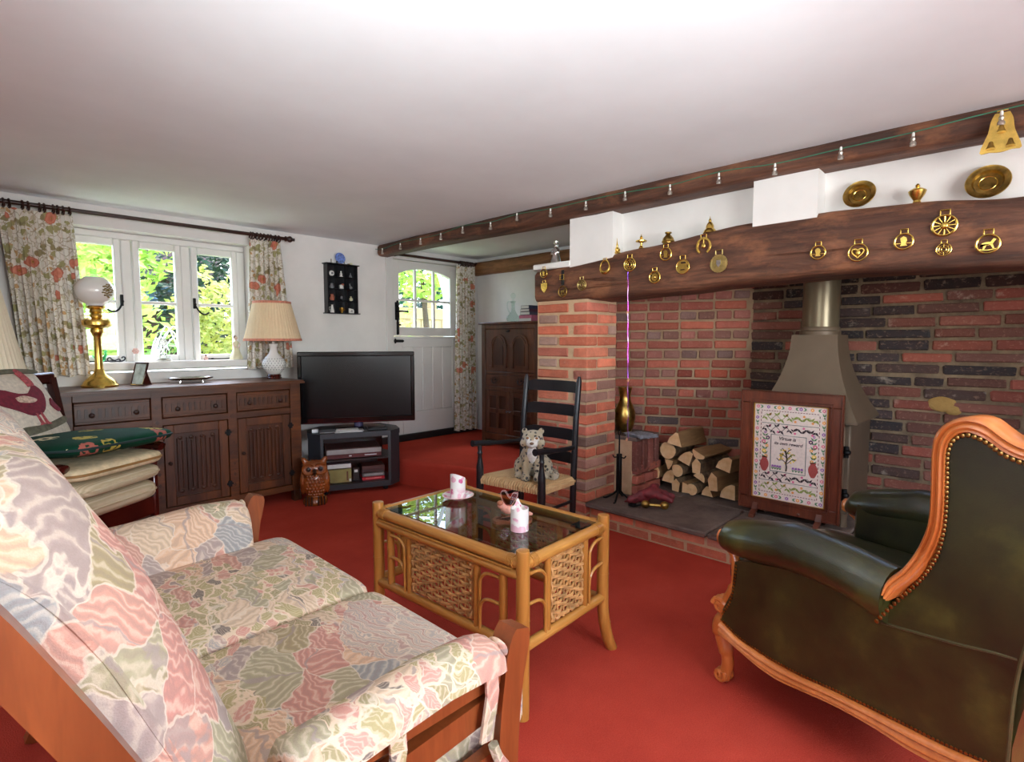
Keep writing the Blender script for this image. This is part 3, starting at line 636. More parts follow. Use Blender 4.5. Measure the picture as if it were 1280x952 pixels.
def band(mb, o, i, prof, depth, n=48, ext=None):
    o = resample(o, n); i = resample(i, n); m = len(prof); tot = m + 2; vs = []
    for ii, (a, b) in enumerate(zip(o, i)):
        e_ = ext(ii / (n - 1)) if ext else 0
        for j, h in enumerate(prof):
            t = j / (m - 1); vs.append((-h - e_, a[0] + (b[0] - a[0]) * t, a[1] + (b[1] - a[1]) * t))
        vs.append((depth, b[0], b[1])); vs.append((depth, a[0], a[1]))
    fs = [(k * tot + j, k * tot + (j + 1) % tot, (k + 1) * tot + (j + 1) % tot, (k + 1) * tot + j) for k in range(n - 1) for j in range(tot)] + [tuple(range(tot)), tuple(range((n - 1) * tot, n * tot))]
    return mb.add(vs, fs)
RIDGE = [.004, .016, .019, .012, .018, .020, .014, .017, .006]
for mir in (0, 1):
    Mx = (Matrix.Translation((-WV / 2, .37, 0)) if not mir else Matrix.Translation((WV / 2, .37, 0)) @ Matrix.Scale(-1, 4, (1, 0, 0)))
    INNB = [(-.524, .532), (-.538, .558)] + INN[2:]
    def b(): return MB().at(Mx)
    def bw(mb, name, mat, par=ach, label=None, smooth=38): return mb.build(name, mat, par, label, smooth, world=False)
    side = [(-.045, .44), (-.036, .335), (-.004, .265)] + SKT + [(-.745, .46), (-.70, .478), (-.5, .48), (-.28, .49), (-.1, .46)]
    bw(b().prism(side, -.002, .06, 'yz'), 'side_panel', m_leather)
    wingp = INN + [(-.835, .915), (-.82, .7), (-.775, .5), (-.745, .46), (-.701, .478), (-.644, .468), (-.566, .456)]
    bw(b().prism(wingp, -.008, .05, 'yz'), 'wing_panel', m_leather)
    bw(band(b(), OUT, INNB, RIDGE, .05, 60, lambda t: .055 * max(0, 1 - t / .2) ** 1.3), 'wing_rail', m_honey)
    bw(band(b(), SKT, SKB, RIDGE, .03, 40), 'skirt_rail', m_honey)
    # rolled arm
    secs = [(.026, .492, .012, .03, .018), (.016, .498, .034, .03, .042), (-.004, .508, .052, .028, .06), (-.05, .514, .062, .026, .072), (-.12, .526, .068, .024, .08), (-.225, .545, .072, .022, .084), (-.32, .543, .067, .02, .08), (-.41, .533, .067, .02, .079), (-.47, .517, .072, .022, .079), (-.50, .512, .074, .022, .078)]
    P = []
    for k in range(len(secs) - 1):
        for t in range(4):
            f = t / 4; P.append([secs[k][j] + (secs[k + 1][j] - secs[k][j]) * f for j in range(5)])
    P.append(list(secs[-1])); nn_ = 22; vs = []
    for (u, zc, rz, vc, rv) in P:
        for k in range(nn_):
            g = 2 * math.pi * k / nn_; vs.append((vc + rv * math.cos(g), u, zc + rz * math.sin(g) * (1.0 if math.sin(g) > 0 else .92)))
    am = b().add(vs, [(i * nn_ + k, i * nn_ + (k + 1) % nn_, (i + 1) * nn_ + (k + 1) % nn_, (i + 1) * nn_ + k) for i in range(len(P) - 1) for k in range(nn_)] + [tuple(range(nn_)), tuple(range((len(P) - 1) * nn_, len(P) * nn_))])
    arm = bw(am, 'arm_roll', m_leather, smooth=60)
    bw(b().box(.06, .098, -.58, -.03, .2, .54, .015), 'arm_lining', m_leather)
    bw(b().box(.05, .09, -.80, -.56, .5, .93, .02), 'wing_lining', m_leather)
    # carved front: knob, arm front, scroll, cabriole leg
    af = b().sphere((.03, .034, .492), (.022, .014, .028), 12, 10)
    af.tube(smoothpath([(.03, .012, .47), (.03, -.02, .44), (.03, -.028, .38), (.03, -.022, .33), (.03, -.004, .29), (.03, .006, .262), (.03, .0, .235)], 5), [.013] * 6 + [.016] * 8 + [.022] * 8 + [.028] * 9, 12)
    bw(af, 'arm_front', m_honey)
    scr = b()
    for k in range(40):
        pass
    sp_ = [(.03 + .0, .022 + .026 * (1 - t / 26) * math.cos(t * .42), .262 + .026 * (1 - t / 26) * math.sin(t * .42)) for t in range(24)]
    scr.tube(sp_, [.011 * (1 - t / 60) for t in range(24)], 8).tube([(p[0] - .018, p[1], p[2]) for p in sp_], [.009] * 24, 8).tube([(p[0] + .018, p[1], p[2]) for p in sp_], [.009] * 24, 8)
    bw(scr, 'carved_scroll', m_honey)
    leg = b().tube(smoothpath([(.03, -.004, .235), (.03, .02, .2), (.03, .024, .165), (.03, .008, .12), (.03, -.004, .08), (.03, .0, .045), (.03, .012, .022)], 6), [.026] * 4 + [.031] * 9 + [.025] * 8 + [.020] * 8 + [.02] * 8, 12)
    leg.tube(smoothpath([(.03, .0, .24), (.016, .026, .205), (.012, .03, .165), (.018, .014, .12), (.02, .002, .08)], 5), .007, 6)
    sp2 = [(.03, .014 + .022 * (1 - t / 24) * math.cos(2.4 + t * .42), .026 + .022 * (1 - t / 24) * math.sin(2.4 + t * .42)) for t in range(22)]
    leg.tube(sp2, .011, 8).tube([(p[0] - .017, p[1], p[2]) for p in sp2], .008, 8).tube([(p[0] + .017, p[1], p[2]) for p in sp2], .008, 8)
    bw(leg, 'leg', m_honey)
    bw(b().tube(smoothpath([(.05, -.70, .2), (.05, -.715, .12), (.05, -.74, .06), (.05, -.77, .0)], 4), [.03] * 5 + [.024] * 5 + [.02] * 3, 10), 'leg', m_honey)
    nails = b()
    def nail_line(pts, n, r, off, ext=None):
        for ii, (u, z) in enumerate(resample(pts, n)): nails.sphere((off - (ext(ii / (n - 1)) if ext else 0), u, z), (r * .6, r, r), 6, 4)
    nail_line([(a - (.004 if a > -.6 else 0), c - .003) for a, c in [(-.497, .474)] + INN[1:-1]], 60, .0058, -.012, lambda t: .05 * max(0, 1 - t / .2) ** 1.3)
    nail_line([(a, c + .006) for a, c in SKT], 84, .0042, -.004)
    nail_line([(-.052, .43), (-.046, .37), (-.04, .33), (-.03, .295), (-.016, .27), (-.004, .25)], 17, .0045, -.004)
    no = bw(nails, 'nail_heads', m_nail); no['kind'] = 'stuff'
    pip = b().tube(smoothpath([(-.008, -.485, .446), (-.008, -.566, .458), (-.008, -.644, .470), (-.008, -.701, .482), (-.006, -.745, .488)], 5), .0035, 6)
    pip.tube(smoothpath([(-.006, -.74, .24), (-.006, -.748, .46), (-.008, -.79, .7), (-.008, -.83, .9)], 6), .004, 6)
    bw(pip, 'piping', plain('leather_piping', (70, 66, 40), .4), ach)
Mc = Matrix.Translation((-WV / 2, .37, 0))
def bk(u, v):
    vx = .01 + .76 * u; z = .22 + v * (.70 + .10 * math.sin(math.pi * u)); return vx, z
bb = MB().at(Mc)
nb = 18; vs = []
for side_ in (0, 1):
    for j in range(12):
        for i in range(nb):
            vx, z = bk(i / (nb - 1), j / 11); uu = -.742 - .105 * max(0, (z - .3)) / .6
            vs.append((vx, uu + (.085 if side_ else 0), z))
N1 = nb * 12; fs = []
for side_ in (0, 1):
    for j in range(11):
        for i in range(nb - 1): q = side_ * N1 + j * nb + i; fs.append((q, q + 1, q + nb + 1, q + nb))
bd = [i for i in range(nb)] + [j * nb + nb - 1 for j in range(1, 12)] + [11 * nb + i for i in range(nb - 2, -1, -1)] + [j * nb for j in range(10, 0, -1)]
for k in range(len(bd)): a_, c_ = bd[k], bd[(k + 1) % len(bd)]; fs.append((a_, c_, c_ + N1, a_ + N1))
bb.add(vs, fs).build('outer_back', m_leather, ach, world=False, smooth=50)
MB().at(Mc).tube(smoothpath([(0.0, -.80, .935), (.1, -.815, .975), (.25, -.825, 1.015), (.39, -.83, 1.03), (.53, -.825, 1.015), (.68, -.815, .975), (.78, -.80, .935)], 6), .022, 10).build('crest_rail', m_honey, ach, world=False)
pillow(MB().at(Mc), (.39, -.70, .68), (.56, .12, .60), .5, .4, 32, 16, None, Matrix.Rotation(R(10), 3, 'X')).build('inner_back', m_leather, ach, world=False, smooth=60)
pillow(MB().at(Mc), (.39, -.255, .355), (.57, .70, .13), .35, .2, 40, 14).build('seat_cushion', m_leather, ach, world=False, smooth=60)
MB().at(Mc).box(.06, .72, -.72, .01, .19, .30, .02).build('seat_base', m_leather, ach, world=False)
fr = MB().at(Mc @ Matrix.Rotation(R(-90), 4, 'Z') @ Matrix.Translation((-.02, 0, 0)))
band(fr, [(.05, .215), (.2, .2), (.39, .185), (.58, .2), (.73, .215)], [(.05, .17), (.2, .15), (.39, .125), (.58, .15), (.73, .17)], RIDGE, .03, 24).build('front_skirt', m_honey, ach, world=False)

# ------------------------------------------------------------------ rattan coffee table
ct = thing('coffee_table', 'rattan coffee table with woven side panels and a glass top', 'table', (1.167 + .372 * -.0436 + .225, 1.083 + .372 + .01, 0), R(2.5))
HX, HY = .225, .372
def ctb(mb, name, mat, par=ct, smooth=45): return mb.build(name, mat, par, None, smooth, world=False)
for sx in (-1, 1):
    for sy in (-1, 1):
        X, Y = sx * HX, sy * HY; ox = .055 if sx > 0 else .012; oy = .004
        L = MB().tube(smoothpath([(X, Y, .522), (X, Y, .50), (X, Y, .35), (X, Y, .24), (X + sx * ox * .12, Y, .15), (X + sx * ox * .5, Y + sy * oy, .06), (X + sx * ox, Y + sy * oy * 2, 0)], 4), [.012, .018, .0205] + [.0215] * 22, 12)
        lg = ctb(L, 'leg', m_rattan)
        MB().tube([(X, Y, .30), (X, Y, .305)], .0225, 12).build('cane_node', m_rattan, lg, world=False); MB().tube([(X + sx * ox * .3, Y, .11), (X + sx * ox * .28, Y, .115)], .0225, 12).build('cane_node', m_rattan, lg, world=False)
for sx in (-1, 1):
    X = sx * HX
    ctb(MB().tube([(X, -HY, .478), (X, HY, .478)], .0195, 12), 'top_rail', m_rattan_y); ctb(MB().tube([(X + sx * .004, -HY, .441), (X + sx * .004, HY, .441)], .0155, 12), 'under_rail', m_rattan_y)
    ctb(MB().tube([(X + sx * .016, -HY + .03, .458), (X + sx * .016, HY - .03, .458)], .0035, 6), 'cane_bead', m_rattan_y)
    ctb(MB().tube([(X, -HY, .205), (X, HY, .205)], .0175, 12), 'bottom_rail', m_rattan_y)
for sy in (-1, 1):
    Y = sy * HY
    ctb(MB().tube([(-HX, Y, .478), (HX, Y, .478)], .0195, 12), 'top_rail', m_rattan_x); ctb(MB().tube([(-HX, Y, .215), (HX, Y, .215)], .0175, 12), 'bottom_rail', m_rattan_x)
for sx in (-1, 1):
    for sy in (-1, 1):   # cane wraps where the rails meet the posts
        X, Y = sx * HX, sy * HY; w = MB()
        for k in range(5):
            w.tube([(X, Y - sy * (.028 + k * .006), .478), (X, Y - sy * (.032 + k * .006), .478)], .0225, 10); w.tube([(X, Y - sy * (.028 + k * .006), .441), (X, Y - sy * (.032 + k * .006), .441)], .0185, 10)
            w.tube([(X - sx * (.028 + k * .006), Y, .478), (X - sx * (.032 + k * .006), Y, .478)], .0225, 10)
        ctb(w, 'cane_wrap', m_rattan_y)
def weave(fn, L0, L1, z0, z1, nst, nrow):
    w = MB()
    for k in range(nst + 1):
        t = L0 + (L1 - L0) * k / nst; w.tube([fn(t, 0, z0), fn(t, 0, z1)], .0035, 5)
    for r in range(nrow):
        z = z0 + (z1 - z0) * (r + .5) / nrow; pts = []
        for k in range(nst * 2 + 1):
            t = L0 + (L1 - L0) * k / (nst * 2); amp = math.cos(math.pi * (k / 2 + r)) if k % 2 == 0 else 0
            pts.append(fn(t, .0075 * amp, z + .0015 * math.sin(k * 1.1 + r * 2.1)))
        w.tube(pts, (z1 - z0) / nrow * .37, 6)
    for zz in (z0, z1): w.tube([fn(L0 + (L1 - L0) * k / 30, .004 * math.sin(k * 1.3), zz + .003 * math.sin(k * 2.1)) for k in range(31)], .006, 5)
    for tt in (L0, L1): w.tube([fn(tt, .004 * math.sin(k * 1.3), z0 + (z1 - z0) * k / 20) for k in range(21)], .006, 5)
    return w
for sx in (-1, 1):
    X = sx * HX
    o = ctb(weave(lambda t, d, z: (X + sx * d, t, z), -.155, .155, .235, .425, 9, 13), 'woven_panel', m_weave)
    for s in (-1, 1):
        ctb(MB().tube([(X, s * .176, .2), (X, s * .176, .44)], .0125, 10), 'upright_cane', m_rattan); ctb(MB().tube([(X, s * .292, .2), (X, s * .292, .44)], .014, 10), 'upright_cane', m_rattan)
        for h in (.41, .325):
            ctb(MB().tube(smoothpath([(X + sx * .008, s * .196, .2), (X + sx * .008, s * .196, h - .05), (X + sx * .008, s * .205, h - .018), (X + sx * .008, s * .23, h), (X + sx * .008, s * .282, h + .002)], 4), .0058, 8), 'arched_cane', m_rattan)
for sy in (-1, 1):
    Y = sy * HY
    ctb(weave(lambda t, d, z: (t, Y + sy * d, z), -.085, .085, .245, .452, 5, 14), 'woven_panel', m_weave)
    for s in (-1, 1):
        ctb(MB().tube([(s * .105, Y, .21), (s * .105, Y, .475)], .0125, 10), 'upright_cane', m_rattan)
        for h in (.44, .345):
            ctb(MB().tube(smoothpath([(s * .124, Y + sy * .008, .215), (s * .124, Y + sy * .008, h - .05), (s * .133, Y + sy * .008, h - .018), (s * .16, Y + sy * .008, h), (s * .205, Y + sy * .008, h + .004)], 4), .0058, 8), 'arched_cane', m_rattan)
ctb(MB().box(-.206, .206, -.353, .353, .487, .494, .001), 'glass_top', glass('table_glass', (214, 224, 220)), smooth=0)
for sx in (-1, 1):
    for sy in (-1, 1): ctb(MB().box(sx * .17 - .03, sx * .17 + .03, sy * .315 - .03, sy * .315 + .03, .478, .4855, .002), 'corner_plate', m_black)
CTZ = .4945
# ================================================================== sideboard
SY = 3.775
sb = thing('sideboard', 'long dark carved oak sideboard under the window', 'sideboard', (1.06, 4.0, 0))
body = MB().box(.385, .405, SY + .01, 4.235, .08, .845).box(1.71, 1.73, SY + .01, 4.235, .08, .845).box(.39, 1.725, 4.215, 4.235, .08, .845).box(.39, 1.725, SY + .02, 4.23, .09, .11)
body.build('carcass', m_oakv, sb)
top = MB(); outl = [(.395, 3.745), (1.75, 3.745), (1.75, 4.245), (.36, 4.245), (.355, 3.80)]
top.prism(outl, .846, .858).prism([(x + (.006 if x < 1 else -.006), y + (.006 if y < 4 else 0)) for x, y in outl], .858, .868)
top.build('sideboard_top', m_oak, sb)
fr = MB()
for x0, x1 in ((.39, .452), (.817, .873), (1.242, 1.298), (1.654, 1.728)): fr.box(x0, x1, SY, SY + .03, .08, .846, .003)
for z0, z1 in ((.806, .846), (.635, .678), (.08, .125)): fr.box(.452, 1.654, SY + .001, SY + .03, z0, z1, .003)
fr.build('face_frame', m_oak, sb)
for x in (.395, 1.665):
    for y in (SY + .005, 4.17): MB().box(x, x + .055, y, y + .055, 0, .085, .004).build('foot', m_oakv, sb)
m_knob = wood('dark_turned_knob', (30, 14, 8), (70, 36, 18), .3, 2, 12)
def knob(x, y, z, par, r=.014): MB().at(Matrix.Translation((x, y, z)) @ Matrix.Rotation(R(90), 4, 'X')).lathe([(.005, -.002), (.005, .008), (r, .012), (r * .9, .02), (r * .4, .025), (0.0001, .026)], n=12).build('knob', m_knob, par)
bays = ((.455, .815), (.875, 1.24), (1.30, 1.652))
for bi, (x0, x1) in enumerate(bays):
    d = MB().box(x0 + .002, x1 - .002, SY + .006, SY + .03, .68, .804, .003).box(x0 + .004, x1 - .004, SY + .001, SY + .008, .788, .80, .002).box(x0 + .004, x1 - .004, SY + .001, SY + .008, .684, .696, .002).box(x0 + .004, x1 - .004, SY + .003, SY + .008, .702, .708).box(x0 + .004, x1 - .004, SY + .003, SY + .008, .778, .784)
    dr = d.build('drawer', m_oak, sb)
    nfl = 11; fl = MB()
    for k in range(nfl):
        fx = x0 + .025 + (x1 - x0 - .05) * k / (nfl - 1)
        fl.prism([(fx - .008, .716)] + [(fx - .008 * math.cos(math.pi * t / 6), .760 + .008 * math.sin(math.pi * t / 6)) for t in range(7)] + [(fx + .008, .716)], SY + .0005, SY + .008, 'xz')
    fo = fl.build('carved_flutes', m_oakd, dr); fo['kind'] = 'stuff'
    for kx in (.22, .80): knob(x0 + (x1 - x0) * kx, SY + .004, .731, dr)
    dm = MB(); z0, z1 = .128, .632; s = .055
    dm.box(x0 + .002, x0 + s, SY + .004, SY + .03, z0, z1, .003).box(x1 - s, x1 - .002, SY + .004, SY + .03, z0, z1, .003).box(x0 + s, x1 - s, SY + .004, SY + .03, z1 - s, z1, .003).box(x0 + s, x1 - s, SY + .004, SY + .03, z0, z0 + s, .003)
    do = dm.build('cupboard_door', m_oakv, sb)
    pn = MB().box(x0 + s, x1 - s, SY + .016, SY + .03, z0 + s, z1 - s)
    for k in range(9):    # linenfold ridges
        fx = x0 + s + .022 + (x1 - x0 - 2 * s - .044) * k / 8; hh = .018 * abs(math.sin(k * 1.57)) 
        pn.tube([(fx, SY + .016, z0 + s + .03 + hh), (fx, SY + .016, z1 - s - .03 - hh)], .0075, 6)
    po = pn.build('linenfold_panel', m_oakd, do)
    cv = MB()
    for k in range(4):
        fx = x0 + s + .035 + (x1 - x0 - 2 * s - .07) * k / 3
        for zz in (z0 + s + .03, z1 - s - .03): cv.sphere((fx, SY + .014, zz), (.014, .006, .012), 8, 5)
    co = cv.build('carved_bosses', m_oakd, do); co['kind'] = 'stuff'
    kx, hx = (x1 - .028, x0) if bi == 0 else (x0 + .028, x1)
    knob(kx, SY + .002, .40, do, .012)
    for hz in (.21, .55):
        MB().box(hx - .02, hx + .02, SY - .002, SY + .002, hz - .008, hz + .008, .001).box(hx - .012, hx + .012, SY - .003, SY + .002, hz - .02, hz + .02, .001).build('hinge', m_iron, do)
for x in (.845, 1.27):
    dd = MB()
    for zz in (.745, .655): dd.prism([(x - .014, zz), (x, zz - .014), (x + .014, zz), (x, zz + .014)], SY - .004, SY + .002, 'xz')
    for k in range(6): dd.prism([(x - .011, .2 + k * .07), (x, .187 + k * .07), (x + .011, .2 + k * .07), (x, .213 + k * .07)], SY - .003, SY + .002, 'xz')
    q = dd.build('carved_diamonds', m_oakd, sb); q['kind'] = 'stuff'
SBZ = .868

# ================================================================== TV stand and television
TA = R(-24); TL = (2.17, 3.83, 0)
m_stand = plain('charcoal_grey_laminate', (48, 50, 55), .4, 0, .1)
st = thing('tv_stand', 'charcoal television stand with glass front and canted corners', 'stand', TL, TA)
def stb(mb, name, mat, par=st, smooth=38, label=None): return mb.build(name, mat, par, label, smooth, world=False)
def hexo(w, d, c): return [(-w + c, -d), (w - c, -d), (w, -d + c * 1.1), (w, d * .2), (w - c * 1.2, d), (-w + c * 1.2, d), (-w, d * .2), (-w, -d + c * 1.1)]
stb(MB().prism(hexo(.34, .21, .085), .425, .462), 'top_board', m_stand); stb(MB().prism(hexo(.335, .205, .085), .035, .075), 'base_board', m_stand)
stb(MB().prism(hexo(.30, .18, .07), .245, .258), 'shelf', m_black)
for s in (-1, 1):
    stb(MB().prism([(s * .335, -.12), (s * .255, -.205), (s * .235, -.205), (s * .235, -.19), (s * .315, -.1), (s * .315, .03), (s * .335, .03)], .07, .43), 'side_panel', m_stand)
    for yy in (-.15, .13): stb(MB().lathe([(.018, 0), (.02, .006), (.02, .03), (.012, .036)], (s * .22, yy, 0), 10), 'foot', m_black)
stb(MB().box(-.25, .25, .195, .207, .07, .43), 'back_panel', m_black)
stb(MB().box(-.232, .232, -.204, -.200, .078, .424), 'glass_door', m_glass, smooth=0)
Mst = Matrix.Translation(TL) @ Matrix.Rotation(TA, 4, 'Z')
def lay(name, label, cat, boxes, z, group=None):
    t = thing(name, label, cat, tuple(Mst @ Vector((boxes[0][1][0], boxes[0][1][1], z))), TA, group)
    for nm, c, d, mat, bv in boxes: MB().at(Matrix.Translation((c[0] - boxes[0][1][0], c[1] - boxes[0][1][1], 0))).cbox((0, 0, c[2] - z), d, bv).build(nm, mat, t, world=False)
    return t
m_paper = plain('white_paper', (226, 226, 222), .7, 0, .03)
m_dkred = plain('maroon_plastic', (92, 34, 36), .4); m_grey = plain('silver_plastic', (164, 160, 158), .4, .2)
lay('video_recorder', 'silver and maroon video recorder on the television stand shelf', 'recorder', [('case', (-.01, -.02, .299), (.40, .26, .075), plain('vcr_case', (70, 50, 48), .5), .004), ('front_panel', (-.01, -.152, .311), (.40, .006, .034), m_grey, .001), ('lower_panel', (-.01, -.152, .277), (.40, .006, .028), m_dkred, .001), ('indicator', (.11, -.156, .278), (.09, .003, .006), m_paper, 0), ('button', (-.04, -.156, .278), (.018, .003, .008), m_paper, 0)], .259)
m_olive = plain('olive_card', (150, 138, 82), .7)
lay('storage_box', 'olive card box with brown marking on the bottom of the television stand', 'box', [('carton', (-.13, -.06, .128), (.19, .2, .1), m_olive, .003), ('printed_mark', (-.065, -.161, .128), (.012, .002, .07), plain('brown_ink', (104, 60, 40), .7), 0), ('sticker', (-.045, -.161, .095), (.014, .002, .02), m_paper, 0)], .0755)
lay('book', 'purple-grey book lying on the olive card box', 'book', [('cover', (-.13, -.06, .202), (.19, .17, .04), plain('plum_cover', (92, 72, 82), .6), .003), ('pages', (-.13, -.062, .202), (.186, .172, .03), m_paper, 0)], .1785)
lay('dvd_case', 'bright red disc case lying at the bottom of the television stand', 'case', [('case', (.13, -.07, .088), (.17, .15, .024), plain('red_plastic', (190, 26, 40), .35), .003), ('spine_print', (.13, -.146, .09), (.12, .002, .008), plain('pale_red', (220, 120, 120), .5), 0)], .0755)
lay('dvd_case', 'grey disc case stacked on the red disc case', 'case', [('case', (.13, -.07, .117), (.165, .15, .03), plain('grey_case', (112, 106, 104), .5), .003), ('spine_print', (.13, -.146, .118), (.14, .002, .012), m_grey, 0)], .101)
lay('dvd_case', 'dark brown disc case on top of the grey disc case', 'case', [('case', (.13, -.07, .162), (.17, .15, .05), plain('brown_case', (74, 44, 40), .5), .003), ('spine_line', (.13, -.146, .165), (.15, .002, .004), m_dkred, 0)], .1335)
lay('cassette', 'small black cassette standing between the boxes of the television stand', 'cassette', [('shell', (.0, -.08, .13), (.045, .12, .1), m_black, .002), ('label_card', (.0, -.141, .155), (.025, .002, .02), m_paper, 0)], .0755)
tvl = (2.20, 3.80, .462); TVA = R(-31)
tv = thing('television', 'large black flat screen television on the charcoal stand', 'television', tvl, TVA)
def tvb(mb, name, mat, par=tv, label=None): return mb.build(name, mat, par, label, world=False)
m_tvf = plain('gloss_black_plastic', (14, 13, 15), .12, 0, .1)
bez = MB()
for (x0, x1, z0, z1) in ((-.435, .435, .565, .60), (-.435, .435, .05, .098), (-.435, -.405, .09, .57), (.405, .435, .09, .57)): bez.box(x0, x1, -.03, .015, z0, z1, .006)
tvb(bez, 'bezel', m_tvf)
scr = NT('dark_screen'); scr.col((10, 10, 13)); scr.set(Roughness=.22, Specular_IOR_Level=.4)
tvb(MB().box(-.407, .407, -.022, .01, .096, .568), 'screen', scr.m)
tvb(MB().box(-.40, .40, .01, .05, .1, .56, .02).box(-.25, .25, .045, .075, .15, .45, .02), 'rear_case', m_tvf)
tvb(MB().box(-.40, .40, -.032, -.028, .054, .060), 'trim_strip', plain('dark_red_gloss', (70, 16, 20), .15))
tvb(MB().tube([(0, .02, .014), (0, .02, .08)], .035, 16), 'stand_neck', plain('violet_grey_plastic', (92, 88, 122), .25, .3)); tvb(MB().lathe([(.001, .0005), (.17, .0005), (.17, .01), (.15, .016), (.03, .02)], (0, 0.02, 0), 32, 1.2, .62), 'stand_foot', m_tvf)
lay('paper_pile', 'untidy white papers on the television stand', 'papers', [('sheet', (-.05, -.135, .4655), (.20, .11, .004), m_paper, 0), ('sheet', (-.03, -.14, .4705), (.18, .1, .005), m_grey, 0), ('sheet', (-.06, -.13, .476), (.17, .1, .004), m_paper, 0)], .4635)
lay('set_top_box', 'flat black box at the corner of the television stand', 'box', [('case', (-.20, -.125, .479), (.12, .10, .032), m_black, .004), ('edge_trim', (-.20, -.176, .468), (.11, .003, .003), m_grey, 0)], .463)
lay('card_box', 'little white box on the corner of the television stand', 'box', [('carton', (-.285, -.09, .475), (.045, .05, .024), m_paper, .002), ('flap', (-.285, -.09, .488), (.04, .045, .002), m_grey, 0)], .463)
lay('remote_control', 'black remote control on the television stand', 'remote', [('body', (.165, -.14, .472), (.15, .045, .017), m_black, .005), ('buttons', (.17, -.14, .481), (.1, .028, .003), plain('grey_rubber', (70, 70, 72), .6), .001)], .463)
lay('wire_clip', 'small black clip standing beside the remote control', 'clip', [('base', (.085, -.13, .466), (.03, .02, .006), m_black, 0), ('arm', (.09, -.13, .485), (.006, .006, .035), m_black, 0), ('arm', (.075, -.125, .48), (.005, .005, .028), m_black, 0)], .463)
# wall socket and lead
so = thing('wall_socket', 'white double wall socket behind the carved owl', 'socket', (1.81, 4.279, .33))
MB().box(1.74, 1.89, 4.268, 4.28, .29, .375, .004).build('face_plate', m_white, so)
MB().box(1.765, 1.785, 4.262, 4.27, .345, .36, .002).build('switch', m_white, so); MB().box(1.84, 1.86, 4.262, 4.27, .345, .36, .002).build('switch', m_white, so)
MB().box(1.835, 1.87, 4.245, 4.268, .3, .335, .006).build('plug', m_grey, so)
tag(MB().tube(smoothpath([(1.855, 4.24, .318), (1.875, 4.2, .30), (1.90, 4.17, .28), (1.915, 4.16, .25), (1.92, 4.17, .1), (1.93, 4.18, .01)], 5), .004, 6).build('power_lead', plain('white_flex', (210, 208, 204), .5)), 'white power lead hanging from the wall socket', 'cable')
tag(MB().tube(smoothpath([(1.885, 4.262, .58), (1.865, 4.262, .50), (1.868, 4.26, .44), (1.885, 4.25, .40), (1.90, 4.24, .37)], 5), .004, 6).build('aerial_lead', plain('grey_flex', (150, 148, 144), .5)), 'thin grey aerial lead looping down the wall beside the sideboard', 'cable')

# ================================================================== rush seat ladder-back armchair
rc = thing('ladder_back_chair', 'black ladder-back armchair with a woven rush seat beside the brick pier', 'chair', (2.26, 2.05, 0))
FLc, FRc, BRc, BLc = Vector((2.075, 2.262, 0)), Vector((2.132, 1.846, 0)), Vector((2.425, 1.862, 0)), Vector((2.395, 2.235, 0))
m_ebon = plain('ebonised_wood', (24, 23, 26), .35, 0, .2, 20)
def up(p, z, dx=0, dy=0): return (p.x + dx, p.y + dy, z)
for p in (BRc, BLc): MB().tube([up(p, 0, -.02), up(p, .2, -.005), up(p, .38), up(p, .7, .02), up(p, .92, .045), up(p, .945, .047)], [.016, .018, .0185, .017, .015, .008], 12).build('back_post', m_ebon, rc)
for p in (FLc, FRc): MB().tube([up(p, z) for z in (0, .06, .2, .3, .335, .36, .40, .43, .475, .50, .51, .52, .535, .56)], [.015, .016, .019, .021, .022, .0215, .021, .021, .013, .0115, .016, .0115, .013, .012], 12).build('front_leg', m_ebon, rc)
def bet(a, b, t): return a.lerp(b, t)
for z in (.47, .60, .74, .875):
    off = Vector((.012 + .045 * max(0, (z - .38)) / .55, 0, 0)); a, c = BLc + off, BRc + off
    pr = []; nst = 9; vs = []
    for k in range(nst):
        t = k / (nst - 1); q = bet(a, c, t); bow = .028 * math.sin(math.pi * t); h = .028 + (.012 if .12 < t < .88 else 0)
        for (dx, dz) in ((-.005, -.026), (.006, -.026), (.006, h), (-.005, h)): vs.append((q.x + dx + bow, q.y, z + dz))
    MB().add(vs, [(i * 4 + k, i * 4 + (k + 1) % 4, (i + 1) * 4 + (k + 1) % 4, (i + 1) * 4 + k) for i in range(nst - 1) for k in range(4)] + [(0, 1, 2, 3), (32, 33, 34, 35)]).build('back_slat', m_ebon, rc)
for f, bk_ in ((FLc, BLc), (FRc, BRc)):
    a = Vector((bk_.x + .01, bk_.y, .545)); c = Vector((f.x - .02, f.y, .568))
    MB().tube(smoothpath([a, a.lerp(c, .5) + Vector((0, 0, -.004)), c, c + (c - a).normalized() * .035], 4), [.013] * 6 + [.017] * 6 + [.02], 8, flat=1.0).build('arm', m_ebon, rc)
for zz, a, c in ((.13, FLc, FRc), (.24, FLc, FRc), (.11, BLc, BRc), (.15, FLc, BLc), (.24, FLc, BLc), (.15, FRc, BRc), (.24, FRc, BRc)): MB().tube([up(a, zz), up(c, zz)], .0095, 8).build('stretcher', m_ebon, rc)
def rushmat():
    t = NT('woven_rush'); v = t.coord('Object', (1, 1, 1)); w = t.n('ShaderNodeTexWave', bands_direction='Y'); w.inputs['Scale'].default_value = 30; w.inputs['Distortion'].default_value = 3; t.l(v, w.inputs[0])
    t.col(t.mix(t.noise(v, 25).outputs[0], t.mix(w.outputs[1], (176, 132, 84), (212, 172, 120)), (214, 178, 128))); t.set(Roughness=.7); t.bump(w.outputs[1], .7, .005); return t.m
m_rush = rushmat()
cs = [FLc, FRc, BRc, BLc]; cen = (FLc + FRc + BRc + BLc) / 4
se = MB(); ngr = 20
